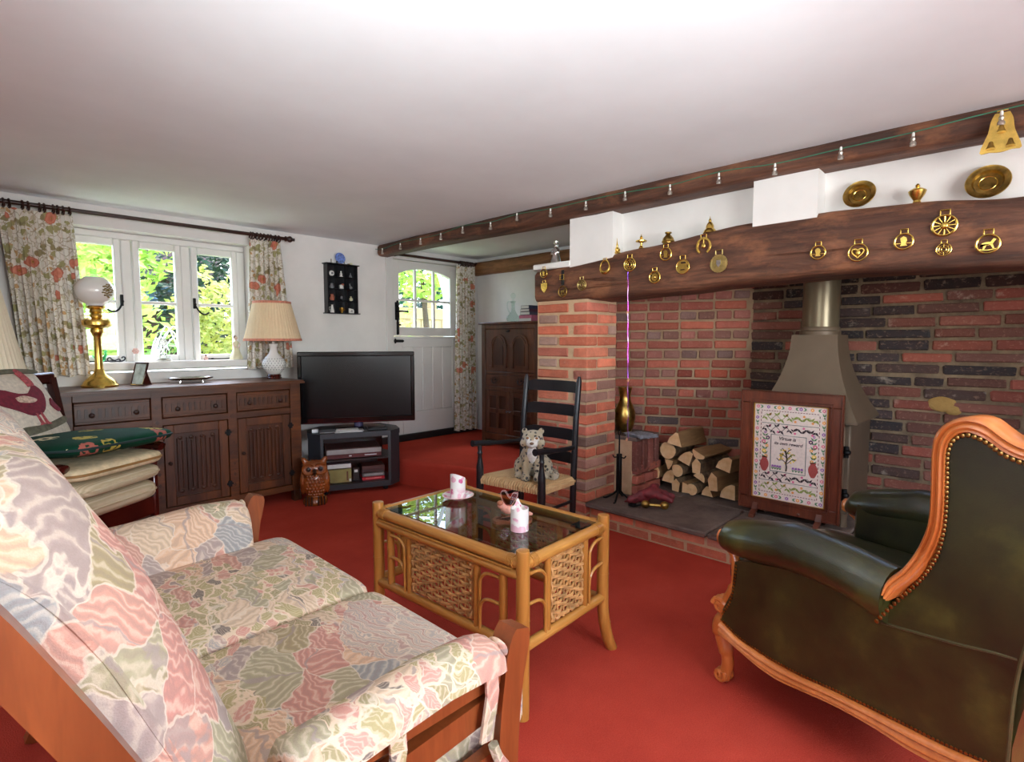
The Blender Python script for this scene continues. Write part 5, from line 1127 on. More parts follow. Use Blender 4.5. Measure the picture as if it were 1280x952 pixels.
blob_figure('iron_candle_holder', 'small curled black iron holder on the window sill', 'ornament', (.755, 4.295, ZS), [
    ('foot', m_iron, lambda m: m.tube(smoothpath([(-.045, 0, .006), (-.02, 0, .004), (.02, 0, .005), (.04, 0, .014), (.045, 0, .028), (.034, 0, .034), (.026, 0, .026)], 4), .0045, 6)),
    ('curl', m_iron, lambda m: m.tube(smoothpath([(-.045, 0, .006), (-.05, 0, .022), (-.036, 0, .03), (-.028, 0, .02), (-.01, 0, .012), (.01, 0, .02), (.02, 0, .008)], 4), .004, 6))])
blob_figure('scent_bottle', 'tiny pink scent bottle on the window sill', 'bottle', (1.285, 4.31, ZS), [
    ('bottle', m_pinkg, lambda m: m.lathe([(.001, 0), (.013, 0), (.015, .012), (.006, .022), (.005, .028)], n=14)), ('stopper', m_dkred, lambda m: m.sphere((0, 0, .033), (.006, .006, .007), 8, 6))])

# ================================================================== black display shelf with miniatures
ds = thing('display_shelf', 'black wall shelf of twelve compartments beside the window', 'shelf', (2.32, 4.279, 1.375))
sx0, sx1, sz0, sz1 = 2.185, 2.462, 1.378, 1.776; m_shelf = plain('black_lacquer', (18, 18, 24), .35, 0, .15)
MB().box(sx0, sx1, 4.272, 4.279, sz0, sz1).build('back_board', m_shelf, ds)
for x in (sx0, sx1 - .008): MB().box(x, x + .008, 4.215, 4.274, sz0, sz1, .001).build('side_board', m_shelf, ds)
for z in (sz0 - .008, sz1): MB().box(sx0 - .014, sx1 + .014, 4.205, 4.279, z, z + .008, .002).build('end_board', m_shelf, ds)
cw = (sx1 - sx0 - .016) / 3; rh = (sz1 - sz0) / 4
for k in (1, 2): MB().box(sx0 + .008 + k * cw - .002, sx0 + .008 + k * cw + .002, 4.222, 4.273, sz0, sz1).build('divider', m_shelf, ds)
for k in (1, 2, 3): MB().box(sx0 + .008, sx1 - .008, 4.222, 4.273, sz0 + k * rh - .002, sz0 + k * rh + .002).build('shelf_board', m_shelf, ds)
m_lblue = plain('blue_transfer', (112, 138, 206), .3, 0, .3, 60); m_terra = plain('terracotta', (176, 100, 76), .6); m_gold = plain('gilt', (206, 160, 70), .3, .8); m_greyg = plain('grey_glaze', (120, 122, 126), .4)
def jug(m, h=.045, r=.014): m.lathe([(.001, 0), (r, 0), (r * 1.2, h * .35), (r * .7, h * .75), (r * .85, h), (r * .7, h), (.001, h * .9)], n=14)
minis = [
    (0, 3, 'white thimble with a grey ring in the top row of the black shelf', [('body', m_china, lambda m: m.at(TRS((0, -.004, .024), 0, R(90))).lathe([(.001, -.006), (.02, -.006), (.024, .0), (.02, .008), (.001, .01)], n=16)), ('motif', m_greyg, lambda m: m.sphere((0, -.014, .024), (.011, .004, .009), 8, 6))]),
    (1, 3, 'little white bust in the top row of the black shelf', [('body', m_china, lambda m: m.lathe([(.001, 0), (.016, 0), (.016, .006), (.009, .012), (.012, .026), (.006, .034)], n=14)), ('head', m_china, lambda m: m.sphere((0, 0, .041), (.007, .007, .009), 8, 6))]),
    (2, 3, 'small grey pyramid ornament in the top row of the black shelf', [('body', m_greyg, lambda m: m.lathe([(.001, 0), (.016, 0), (.012, .014), (.006, .028), (.003, .04), (.001, .042)], n=4)), ('foot', m_greyg, lambda m: m.box(-.014, .014, -.01, .01, 0, .004))]),
    (0, 2, 'dull grey miniature pot in the second row of the black shelf', [('body', m_greyg, lambda m: jug(m, .04, .017)), ('lid', m_greyg, lambda m: m.sphere((0, 0, .04), (.012, .012, .005), 8, 6))]),
    (1, 2, 'white miniature house with an orange roof in the black shelf', [('walls', m_china, lambda m: m.box(-.016, .014, -.012, .012, 0, .034, .001)), ('roof', m_terra, lambda m: m.prism([(-.002, .03), (.02, .03), (.012, .046)], -.014, .014, 'xz'))]),
    (2, 2, 'grey miniature rabbit in the second row of the black shelf', [('body', m_greyg, lambda m: m.sphere((0, 0, .014), (.016, .012, .014), 10, 8).sphere((-.008, -.003, .03), .009, 8, 6)), ('ears', m_greyg, lambda m: m.tube([(-.011, 0, .036), (-.013, 0, .05)], .003, 6).tube([(-.005, 0, .036), (-.004, 0, .05)], .003, 6))]),
    (0, 1, 'terracotta miniature urn in the third row of the black shelf', [('body', m_terra, lambda m: jug(m, .05, .017)), ('handle', m_terra, lambda m: m.tube([(.012, 0, .042), (.022, 0, .034), (.02, 0, .018)], .003, 6))]),
    (1, 1, 'dark glass miniature ball in the third row of the black shelf', [('body', m_greyg, lambda m: m.sphere((0, 0, .026), (.013, .012, .015), 10, 8)), ('foot', m_black, lambda m: m.lathe([(.001, 0), (.01, 0), (.006, .008), (.006, .014)], n=10))]),
    (2, 1, 'pale round miniature vase in the third row of the black shelf', [('body', m_cream, lambda m: m.sphere((0, 0, .017), (.017, .015, .017), 12, 8)), ('neck', m_cream, lambda m: m.lathe([(.006, .03), (.005, .036), (.008, .042)], n=10))]),
    (0, 0, 'white miniature jug with a handle in the bottom row of the black shelf', [('body', m_china, lambda m: m.lathe([(.001, 0), (.018, 0), (.017, .02), (.01, .045), (.008, .06), (.009, .066), (.001, .064)], n=14)), ('handle', m_china, lambda m: m.tube(smoothpath([(-.012, 0, .048), (-.026, 0, .044), (-.026, 0, .026), (-.016, 0, .02)], 3), .003, 6))]),
    (1, 0, 'gilt miniature teacup in the bottom row of the black shelf', [('bowl', m_gold, lambda m: m.lathe([(.001, 0), (.01, 0), (.008, .008), (.018, .024), (.02, .044), (.017, .044), (.001, .02)], n=14)), ('handle', m_gold, lambda m: m.tube([(.018, 0, .036), (.028, 0, .03), (.018, 0, .02)], .0025, 6))]),
    (2, 0, 'white miniature plaque with a dark mark in the bottom row of the black shelf', [('body', m_china, lambda m: m.prism([(-.024, 0), (.022, 0), (.024, .02), (.016, .036), (-.024, .042)], -.008, .008, 'xz')), ('mark', m_greyg, lambda m: m.tube([(-.008, -.009, .012), (.008, -.009, .026)], .0025, 5).tube([(-.006, -.009, .026), (.008, -.009, .012)], .0025, 5))]),
]
for cx, rw, lab, prs in minis: blob_figure('miniature', lab, 'ornament', (sx0 + .008 + (cx + .5) * cw, 4.245, sz0 + rw * rh + (.0022 if rw else 0.0002)), prs, 0, 'miniatures in the black wall shelf')
bp = thing('blue_plate', 'small blue and white plate on a stand atop the black shelf', 'plate', (2.315, 4.24, sz1 + .008))
MB().at(TRS((2.315, 4.243, sz1 + .056), 0, R(78))).lathe([(.001, .0), (.028, .0), (.044, .006), (.046, .008), (.043, .009), (.027, .004), (.001, .004)], n=28).build('plate', m_lblue, bp)
MB().tube([(2.285, 4.228, sz1 + .03), (2.285, 4.225, sz1 + .009), (2.29, 4.26, sz1 + .009), (2.30, 4.262, sz1 + .05)], .003, 6).tube([(2.30, 4.26, sz1 + .009), (2.33, 4.26, sz1 + .009)], .003, 6).build('wire_stand', m_black, bp); MB().tube([(2.345, 4.228, sz1 + .03), (2.345, 4.225, sz1 + .009), (2.34, 4.26, sz1 + .009), (2.33, 4.262, sz1 + .05)], .003, 6).build('wire_stand', m_black, bp)
blob_figure('miniature', 'thin brown peg figure atop the black shelf', 'ornament', (2.235, 4.24, sz1 + .008), [('peg', m_hair, lambda m: m.lathe([(.001, 0), (.006, 0), (.003, .01), (.004, .03), (.001, .038)], n=8)), ('base', m_hair, lambda m: m.box(-.018, .012, -.006, .006, 0, .004))])
blob_figure('miniature', 'tiny pale shell ornament atop the black shelf', 'ornament', (2.415, 4.24, sz1 + .008), [('shell', m_cream, lambda m: m.sphere((0, 0, .011), (.016, .01, .011), 10, 6)), ('base', m_hair, lambda m: m.box(-.03, -.012, -.006, .006, 0, .01))])

# ================================================================== carved owl
ow = thing('carved_owl', 'carved brown wooden owl on the carpet beside the sideboard', 'ornament', (1.75, 3.63, 0), R(-27))
m_owl = wood('varnished_carved_wood', (110, 52, 18), (176, 98, 40), .25, 2, 10, .4, .4, .5); m_owld = plain('dark_stained_wood', (44, 24, 14), .35)
def remesh(o, vox, it=4):
    r = o.modifiers.new('remesh', 'REMESH'); r.mode = 'VOXEL'; r.voxel_size = vox; r.use_smooth_shade = True
    s = o.modifiers.new('smooth', 'SMOOTH'); s.factor = .5; s.iterations = it; return o
m = MB().lathe([(.001, .0), (.082, .0), (.085, .02), (.078, .04), (.07, .05)], n=20).sphere((0, 0, .15), (.09, .075, .115), 20, 14).sphere((0, -.006, .252), (.088, .07, .062), 20, 12)
for s in (-1, 1): m.tube([(s * .05, 0, .28), (s * .072, -.01, .318), (s * .08, -.012, .335)], [.03, .018, .006], 10).sphere((s * .083, .005, .15), (.02, .05, .085), 10, 8)
remesh(m.build('body', m_owl, ow, world=False), .006, 5)
for s in (-1, 1):
    MB().at(TRS((s * .04, -.063, .258), 0, R(78), 0)).lathe([(.001, 0), (.04, 0), (.044, .006), (.038, .012), (.03, .006), (.022, .004), (.02, .012), (.001, .012)], n=20).build('eye_ring', m_owl, ow, world=False)
    MB().sphere((s * .04, -.075, .259), (.017, .009, .017), 12, 8).build('eye', m_owld, ow, world=False)
    MB().prism(ribbon([(.05, .18), (.02, .14), (.0, .085), (.01, .06)], .018), s * .094, s * .101, 'yz').build('wing_tip', m_owld, ow, world=False)
    for k in range(3): MB().tube(smoothpath([(s * (.022 + k * .018), -.06, .06), (s * (.022 + k * .019), -.088, .04), (s * (.022 + k * .02), -.096, .008)], 3), [.0045] * 6 + [.003], 6).build('claw', m_owld, ow, world=False)
MB().tube([(0, -.072, .25), (0, -.095, .236), (0, -.088, .215)], [.014, .011, .002], 8).build('beak', m_owld, ow, world=False)
fe = MB()
for r_ in range(7):
    for k in range(6):
        a = -1.57 + (k - 2.5 + .5 * (r_ % 2)) * .26; z = .075 + r_ * .022; q = math.sqrt(max(0, 1 - ((z - .15) / .115) ** 2)); fe.sphere((.089 * q * math.cos(a), .0755 * q * math.sin(a), z), (.010, .006, .011), 6, 4)
fe.build('carved_feathers', m_owl, ow, world=False)['kind'] = 'stuff'

# ================================================================== on the bureau
de = thing('glass_decanter', 'clear glass decanter jug with a stopper on the bureau', 'decanter', (3.56, 3.43, BUZ)); dcn = (3.56, 3.43, BUZ)
MB().lathe([(.001, .001), (.045, .001), (.055, .012), (.062, .03), (.056, .05), (.036, .075), (.02, .105), (.0155, .14), (.017, .17), (.026, .19), (.024, .19), (.0145, .17), (.013, .14), (.017, .105), (.033, .075), (.053, .05), (.058, .03), (.05, .014), (.001, .006)], dcn, 28).build('bottle', m_clear, de)
MB().tube(smoothpath([(3.56, 3.452, BUZ + .182), (3.56, 3.49, BUZ + .19), (3.56, 3.505, BUZ + .165), (3.56, 3.495, BUZ + .12), (3.56, 3.468, BUZ + .08)], 5), .0055, 8).build('handle', m_clear, de)
MB().lathe([(.012, .175), (.012, .195), (.008, .205), (.02, .222), (.024, .24), (.018, .258), (.001, .266)], dcn, 16).build('stopper', m_clear, de)
for i, (nm, lab, col, w, h, z) in enumerate((('keepsake_box', 'pink and white patterned box on the bureau under the books', (206, 120, 150), .15, .055, 0.0), ('book', 'slate grey book lowest in the little pile on the bureau', (84, 86, 104), .12, .028, .0555), ('book', 'plum book second in the little pile on the bureau', (92, 60, 76), .115, .024, .084), ('book', 'navy book topmost in the little pile on the bureau', (60, 66, 92), .10, .03, .1085))):
    t = thing(nm, lab, nm.split('_')[-1], (3.53, 3.19, BUZ + z), R(random.uniform(-6, 6)))
    MB().box(-.07, .07, -w / 2, w / 2, .0002, h, .002).build('cover' if nm == 'book' else 'carton', plain('cover_%d' % i, col, .6), t, world=False)
    MB().box(-.072, -.069, -w / 2 + .006, w / 2 - .006, .004, h * (.5 if nm != 'book' else .9), 0).build('page_edge' if nm == 'book' else 'pale_base', m_paper, t, world=False)

# ================================================================== toy leopard
def furmat():
    t = NT('leopard_fur'); v = t.warp(t.coord(), 30, .012); A = t.vor(v, 52); n_ = t.noise(v, 8); f = t.noise(v, 300, 3, .8); s = t.n('ShaderNodeSeparateColor'); t.l(A.outputs['Color'], s.inputs[0])
    c = t.ramp(n_.outputs[0], [(.35, (204, 178, 132)), (.65, (222, 208, 178))]); c = t.mix(t.math('MULTIPLY', t.math('LESS_THAN', A.outputs['Distance'], .40), t.math('GREATER_THAN', s.outputs[0], .25)), c, (50, 40, 34)); c = t.mix(t.mask(f.outputs[0], .4, .6), t.mix(.2, c, (110, 100, 90)), c)
    t.col(c); t.set(Roughness=.95, Specular_IOR_Level=.05, Sheen_Weight=.4); t.bump(f.outputs[0], .9, .01); return t.m
m_fur = furmat(); m_whitefur = plain('white_fur', (226, 220, 210), .95, 0, .08, 60, .8, 300)
lp = thing('toy_leopard', 'spotted plush snow leopard sitting on the rush seat', 'toy', (2.27, 2.03, .374), R(-52))
m = MB().sphere((0, .03, .095), (.08, .085, .095), 20, 14).sphere((0, -.02, .125), (.062, .06, .085), 18, 12).sphere((0, -.03, .225), (.062, .058, .052), 18, 12).sphere((0, -.08, .21), (.032, .03, .024), 14, 10)
for s in (-1, 1):
    m.sphere((s * .047, -.015, .268), (.018, .011, .018), 10, 8).sphere((s * .07, .03, .055), (.042, .068, .056), 14, 10).sphere((s * .034, -.068, .065), (.025, .027, .066), 12, 10).sphere((s * .034, -.098, .02), (.029, .042, .021), 12, 8).sphere((s * .075, -.03, .02), (.028, .05, .02), 12, 8).sphere((s * .045, -.045, .205), (.026, .028, .026), 10, 8)
m.tube(smoothpath([(.05, .09, .03), (.1, .07, .022), (.125, .01, .02), (.125, -.05, .021), (.105, -.085, .02)], 5), [.022] * 21, 10)
remesh(m.build('body', m_fur, lp, world=False), .005, 4)
remesh(MB().sphere((0, -.058, .14), (.033, .03, .055), 12, 10).sphere((0, -.09, .208), (.034, .026, .022), 12, 8).sphere((.022, -.075, .232), (.018, .016, .016), 10, 8).sphere((-.022, -.075, .232), (.018, .016, .016), 10, 8).build('white_bib', m_whitefur, lp, world=False), .005, 3)
for s in (-1, 1): MB().sphere((s * .025, -.09, .24), (.0085, .006, .0065), 10, 8).build('eye', plain('amber_eye', (150, 96, 50), .1), lp, world=False)
MB().sphere((0, -.117, .215), (.012, .008, .008), 10, 8).build('nose', m_hair, lp, world=False)

# ================================================================== on the coffee table
def rosemat():
    t = NT('rose_china'); v0 = t.coord(); v = t.warp(v0, 40, .02); A = t.vor(v, 34); s = t.n('ShaderNodeSeparateColor'); t.l(A.outputs['Color'], s.inputs[0]); sx = t.n('ShaderNodeSeparateXYZ'); t.l(v0, sx.inputs[0]); low = t.mask(sx.outputs[2], .05, .02)
    c = t.mix(t.math('MULTIPLY', t.math('LESS_THAN', A.outputs['Distance'], .42), t.math('GREATER_THAN', s.outputs[0], .55)), (238, 232, 226), t.ramp(s.outputs[1], [(0, (214, 110, 150)), (.45, (232, 176, 192)), (.7, (160, 176, 140))], 'CONSTANT')); c = t.mix(t.math('MULTIPLY', low, t.math('LESS_THAN', A.outputs['Distance'], .5)), c, t.mix(.55, c, (222, 120, 160)))
    t.col(c); t.set(Roughness=.15, Coat_Weight=.3); return t.m
m_rose = rosemat()
def candle(label, loc, rz, two):
    t = thing('candle_sleeve', label, 'candle holder', loc, rz); n = 40; vs = []
    def top(g):
        a = (g + math.pi) % (2 * math.pi) - math.pi
        return (.078 + .026 * (math.exp(-((abs(a) - 1.75) / .28) ** 2))) if two else (.088 + .016 * math.cos(a - .6))
    r1, r0 = .0315, .0285
    for rr in (r1, r0):
        for lv in range(7):
            for k in range(n): g = 2 * math.pi * k / n; vs.append((rr * math.cos(g), rr * math.sin(g), .0005 + (top(g) if lv == 6 else .07 * lv / 6)))
    fs = []
    for s in (0, 1):
        for lv in range(6):
            for k in range(n): q = s * 7 * n + lv * n; fs.append((q + k, q + (k + 1) % n, q + n + (k + 1) % n, q + n + k))
    for lv in (0, 6):
        for k in range(n): fs.append((lv * n + k, lv * n + (k + 1) % n, 7 * n + lv * n + (k + 1) % n, 7 * n + lv * n + k))
    MB().add(vs, fs).build('sleeve', m_rose, t, None, 60, world=False)
    MB().lathe([(.001, .001), (.027, .001), (.027, .05), (.006, .054), (.001, .054)], n=20).build('wax', m_cream, t, world=False)
    MB().tube([(0, 0, .053), (.001, 0, .064)], .0012, 5).build('wick', m_black, t, world=False)
sa = thing('saucer', 'rose patterned china saucer on the glass table', 'saucer', (1.435, 1.70, CTZ))
MB().lathe([(.001, 0), (.028, 0), (.032, .004), (.052, .010), (.064, .016), (.066, .0175), (.063, .0185), (.05, .0125), (.03, .007), (.001, .0065)], n=48, flute=12, fd=.015).build('dish', m_rose, sa, world=False); MB().tube([(.0645 * math.cos(k * .2618), .0645 * math.sin(k * .2618), .0178) for k in range(24)], .0016, 5, closed=True).build('rim', m_pinkg, sa, world=False)
candle('rose painted china candle sleeve standing on the saucer', (1.435, 1.70, CTZ + .0068), R(160), False)
candle('rose painted china candle sleeve with two peaks on bare glass', (1.342, 1.262, CTZ), R(-45), True)
fy = thing('fairy_figurine', 'pink reclining fairy figurine with gauzy wings on the table', 'figurine', (1.43, 1.40, CTZ), R(125))
m_fairy = plain('pink_resin', (216, 150, 130), .5, 0, .12, 60)
m = MB().sphere((0, 0, .022), (.03, .016, .018), 12, 8).sphere((.028, 0, .036), (.016, .014, .015), 10, 8).tube(smoothpath([(-.02, 0, .02), (-.05, .006, .016), (-.075, .0, .01), (-.09, .0, .008)], 4), [.014] * 5 + [.009] * 5 + [.006] * 3, 8).tube(smoothpath([(.015, -.01, .025), (.02, -.026, .014), (.036, -.03, .008)], 4), .006, 8)
remesh(m.build('body', m_fairy, fy, world=False), .003, 3)
MB().sphere((.032, .004, .046), (.013, .013, .010), 10, 8).build('hair', plain('auburn_resin', (170, 100, 70), .5), fy, world=False)
m_gauze = glass('gauze_wing', (236, 214, 210))
for s in (-1, 1): MB().prism(sm2([(0, .03), (-.018, .05), (-.034, .082), (-.016, .086), (-.004, .066), (.014, .092), (.03, .086), (.022, .055), (0, .03)], 3)[:-1], s * .006, s * .006 + .0012, 'xz').build('wing', m_gauze, fy, world=False); 
for s in (-1, 1): MB().tube([(a, s * .0066, b) for a, b in sm2([(0, .03), (-.018, .05), (-.034, .082), (-.016, .086), (-.004, .066), (.014, .092), (.03, .086), (.022, .055), (0, .03)], 3)[:-1]], .0007, 5, closed=True).build('wing_edge', m_pinkg, fy, world=False)
lf = thing('carved_leaf', 'carved brown wooden leaf dish lying on the glass table', 'dish', (1.385, 1.335, CTZ), R(-45))
ll_ = sm2([(-.075, .0), (-.06, .03), (-.03, .02), (-.01, .045), (.02, .025), (.05, .035), (.07, .01), (.06, -.02), (.035, -.03), (.015, -.022), (-.005, -.04), (-.03, -.025), (-.06, -.03), (-.075, .0)], 3)[:-1]
MB().prism(ll_, .0005, .012).build('leaf_blade', wood('leaf_wood', (92, 52, 34), (160, 104, 72), .4, 0, 10, .3), lf, world=False)
for k in range(5): MB().tube([(-.06 + k * .01, 0, .0125), (-.04 + k * .024, .02 * (-1) ** k, .0135)], .0018, 5).build('leaf_vein', m_owld, lf, world=False)
# ================================================================== stove
m_stove = plain('brown_stove_enamel', (112, 94, 75), .5, .2, .06, 4, .15, 200); m_stoved = plain('stove_side_enamel', (106, 89, 72), .5, .2, .06, 4, .15, 200)
sv = thing('wood_stove', 'brown metal wood stove with a flared canopy and flue pipe', 'stove', (3.51, .917, .146))
MB().box(3.29, 3.75, .692, 1.142, .215, .72, .008).build('firebox', m_stoved, sv)
for x in (3.315, 3.70):
    for y in (.72, 1.115): MB().tube([(x, y, .22), (x, y, .19), (x, y, .146)], [.026, .022, .024], 8).build('leg', m_stove, sv)
sd = MB().box(3.272, 3.29, .715, 1.12, .25, .70, .006).build('stove_door', m_stove, sv)
for z in (.33, .56):
    MB().tube([(3.268, .705, z - .03), (3.268, .705, z + .03)], .013, 10).sphere((3.262, .70, z), (.02, .02, .016), 10, 8).build('door_hinge', m_iron, sd)
n = 12; vs = []; cen_ = (3.51, .917)
lv = [(t, ) for t in range(11)]
for k in range(11):
    t = k / 10; z = .72 + .46 * t; g = (1 - t) ** 1.9; hx = .112 + (.268 - .112) * g; hy = .118 + (.262 - .118) * g
    vs += [(cen_[0] - hx, cen_[1] - hy, z), (cen_[0] + hx, cen_[1] - hy, z), (cen_[0] + hx, cen_[1] + hy, z), (cen_[0] - hx, cen_[1] + hy, z)]
fs = [(k * 4 + j, k * 4 + (j + 1) % 4, (k + 1) * 4 + (j + 1) % 4, (k + 1) * 4 + j) for k in range(10) for j in range(4)] + [(0, 1, 2, 3), (40, 41, 42, 43)]
MB().add(vs, fs).build('canopy', m_stove, sv, smooth=30); MB().box(cen_[0] - .268, cen_[0] + .268, cen_[1] - .262, cen_[1] + .262, .708, .7205, .002).build('canopy_lip', m_stoved, sv)
MB().lathe([(.095, 1.18), (.095, 1.8)], (*cen_, 0), 32).build('flue_pipe', plain('flue_enamel', (120, 108, 86), .32, .5, .05, 4), sv)
MB().lathe([(.097, 1.181), (.106, 1.181), (.106, 1.20), (.1, 1.206), (.1, 1.222), (.097, 1.226)], (*cen_, 0), 32).build('flue_collar', m_stove, sv)

# ================================================================== embroidered fire screen
fs_ = thing('fire_screen', 'framed flower embroidery fire screen standing before the stove', 'fire screen', (3.2, .966, .146))
Y0, Y1, Z0, Z1 = .706, 1.226, .182, .866; XF = 3.185
m_frame = wood('mahogany_screen_frame', (72, 32, 20), (134, 70, 46), .3, 2, 7, .2, .06, .4)
w_ = .07
for (ya, yb, za, zb) in ((Y0, Y1, Z1 - w_, Z1), (Y0, Y1, Z0, Z0 + w_), (Y0, Y0 + w_, Z0 + w_, Z1 - w_), (Y1 - w_, Y1, Z0 + w_, Z1 - w_)):
    MB().box(XF, XF + .03, ya, yb, za, zb, .004).build('frame_rail', m_frame, fs_)
for ins, rr, xx in ((.004, .007, XF - .002), (.052, .005, XF - .001), (.066, .004, XF - .002)):
    MB().tube([(xx, Y0 + ins, Z0 + ins), (xx, Y1 - ins, Z0 + ins), (xx, Y1 - ins, Z1 - ins), (xx, Y0 + ins, Z1 - ins)], rr, 6, closed=True).build('moulding', m_frame, fs_)
MB().tube([(XF + .004, Y0 + .073, Z0 + .073), (XF + .004, Y1 - .073, Z0 + .073), (XF + .004, Y1 - .073, Z1 - .073), (XF + .004, Y0 + .073, Z1 - .073)], .0045, 6, closed=True).build('gilt_slip', m_gold, fs_)
for y in (.80, 1.13): MB().prism([(3.12, .146), (3.15, .15), (3.19, .185), (3.215, .185), (3.255, .15), (3.29, .146), (3.29, .16), (3.24, .19), (3.23, .22), (3.18, .22), (3.165, .185), (3.12, .162)], y - .014, y + .014, 'xz').build('foot', m_frame, fs_)
MB().sphere((XF - .004, .90, .20), .008, 8, 6).build('peg', m_frame, fs_)
lin_ = MB().box(XF + .008, XF + .014, Y0 + .07, Y1 - .07, Z0 + .07, Z1 - .07).build('linen_panel', plain('cream_linen', (226, 208, 196), .85, 0, .04, 80, .3, 500), fs_)
PW, PH = Y1 - Y0 - .146, Z1 - Z0 - .146
def P(s, t): return (Y1 - .073 - s * PW, Z0 + .073 + t * PH)
ST = {}
def stm(k): return ST.setdefault(k, MB())
XS = XF + .0078
def leafp(k, s, t, ang, L=.02, W=.007):
    y, z = P(s, t); c, d = math.cos(ang), math.sin(ang); pts = [(0, 0), (L * .35, W), (L, 0), (L * .35, -W)]
    stm(k).prism([(y - (a * c - b * d), z + a * d + b * c) for a, b in pts], XS - .0008, XS + .001, 'yz')
def flower(k, s, t, r=.011, eye='pale'):
    y, z = P(s, t)
    stm(k).prism([(y + r * (1 if i % 2 else .72) * math.cos(i * .5236), z + r * (1 if i % 2 else .72) * math.sin(i * .5236)) for i in range(12)], XS - .0008, XS + .001, 'yz')
    if eye: stm(eye).prism([(y + r * .32 * math.cos(i * 1.05), z + r * .32 * math.sin(i * 1.05)) for i in range(6)], XS - .0014, XS, 'yz')
def line(k, pts, w=.0012):
    stm(k).tube([(XS - .0002, *P(s, t)) for s, t in pts], w, 4)
cyc = ['pink', 'purple', 'orange']
for i in range(7): flower(cyc[i % 3], .05 + .9 * i / 6, .968, .0105); flower(cyc[(i + 1) % 3], .05 + .9 * i / 6, .032, .0105)
for i in range(1, 8):
    for s in (.045, .955): flower(cyc[(i + (1 if s > .5 else 0)) % 3], s, .032 + .936 * i / 8, .0105)
for i in range(6):
    for t in (.968, .032): leafp('green', .125 + .15 * i, t, .5 if i % 2 else 2.6, .02, .004); leafp('green', .125 + .15 * i, t, -.5 if i % 2 else -2.6, .02, .004)
for i in range(8):
    for s in (.045, .955): leafp('green', s, .09 + .117 * i, 1.1, .02, .004); leafp('green', s, .09 + .117 * i, 2.0, .02, .004); leafp('green', s, .09 + .117 * i, -1.3, .016, .004)
rect = lambda a, b, c, d: [(a, b), (c, b), (c, d), (a, d), (a, b)]
for (sa_, ta, sb_, tb) in ((.1, .07, .9, .07), (.1, .93, .9, .93), (.1, .07, .1, .93), (.9, .07, .9, .93)):
    nd = 22
    for i in range(nd): line('maroon', [(sa_ + (sb_ - sa_) * i / nd, ta + (tb - ta) * i / nd), (sa_ + (sb_ - sa_) * (i + .55) / nd, ta + (tb - ta) * (i + .55) / nd)], .0016)
line('teal', [(.11, .80), (.89, .80)]); line('teal', [(.11, .195), (.89, .195)])
for tb, col, bud in ((.865, 'olive', 'orange'), (.135, 'olive', 'orange'), (.745, 'black', 'pink'), (.245, 'black', 'pink')):
    line(col, [(.13 + .74 * i / 30, tb + .022 * math.sin(i * 1.05)) for i in range(31)], .0012)
    for i in range(13):
        s = .15 + .7 * i / 12; q = tb + .022 * math.sin(i / 12 * 30 * 1.05); leafp(col, s, q, .9 if i % 2 else -.9, .026, .006); leafp(col, s, q, 2.4 if i % 2 else -2.4, .02, .005)
        if i % 2: flower(bud, s + .02, tb + (.03 if i % 4 == 1 else -.03), .0075, None)
line('teal', rect(.25, .30, .735, .685), .0018)
# tree inside the panel
line('bark', [(.475, .315), (.48, .36), (.47, .40), (.485, .44), (.47, .49), (.46, .53)], .0042)
for pts in ([(.475, .39), (.52, .42), (.56, .45), (.60, .44)], [(.475, .40), (.42, .43), (.37, .42), (.34, .44)], [(.48, .44), (.53, .48), (.57, .50)], [(.47, .46), (.42, .49), (.38, .49)], [(.47, .48), (.50, .53), (.54, .55)], [(.465, .5), (.43, .54), (.41, .55)]): line('bark', pts, .002)
rt_ = random.Random(4)
for i in range(34): a = rt_.uniform(0, 6.28); q = rt_.uniform(.3, 1); flower('yellow' if i % 3 else 'olive', .475 + .15 * q * math.cos(a), .475 + .085 * q * math.sin(a), .0055, None)
for s in (.285, .32, .355, .39, .57, .61, .65, .69): flower('purple', s, .355, .0075, None); leafp('green', s, .318, 1.2, .018, .003); leafp('green', s, .318, 1.9, .018, .003)
for s in (.165, .835):
    y, z = P(s, .365)
    stm('clay').prism([(y + a * .022, z + b * .04) for a, b in sm2([(-.4, -1), (.4, -1), (1, -.3), (1, .3), (.55, .8), (.7, 1.05), (-.7, 1.05), (-.55, .8), (-1, .3), (-1, -.3), (-.4, -1)], 2)[:-1]], XS - .0008, XS + .001, 'yz')
    for (ds_, t, k, r) in ((.02, .45, 'orange', .011), (-.01, .50, 'yellow', .014), (.03, .56, 'orange', .010), (-.02, .60, 'pink', .014), (.04, .645, 'violet', .013), (.0, .70, 'purple', .008)): flower(k, s + (ds_ if s < .5 else -ds_), t, r)
    for t in (.43, .47, .52, .57, .62, .66): leafp('green', s, t, .8, .024, .005); leafp('green', s, t, 2.3, .024, .005)
cols = dict(pink=(222, 110, 146), purple=(150, 96, 168), orange=(240, 160, 84), green=(92, 132, 92), maroon=(120, 40, 62), teal=(60, 92, 92), olive=(146, 156, 78), black=(60, 46, 50), bark=(70, 52, 46), yellow=(238, 200, 90), clay=(166, 72, 66), violet=(96, 52, 100), pale=(244, 226, 180))
for k, mb_ in ST.items(): mb_.build('stitched_' + k, plain('thread_' + k, cols[k], .8, 0, .08, 200), fs_, smooth=0)['kind'] = 'stuff'
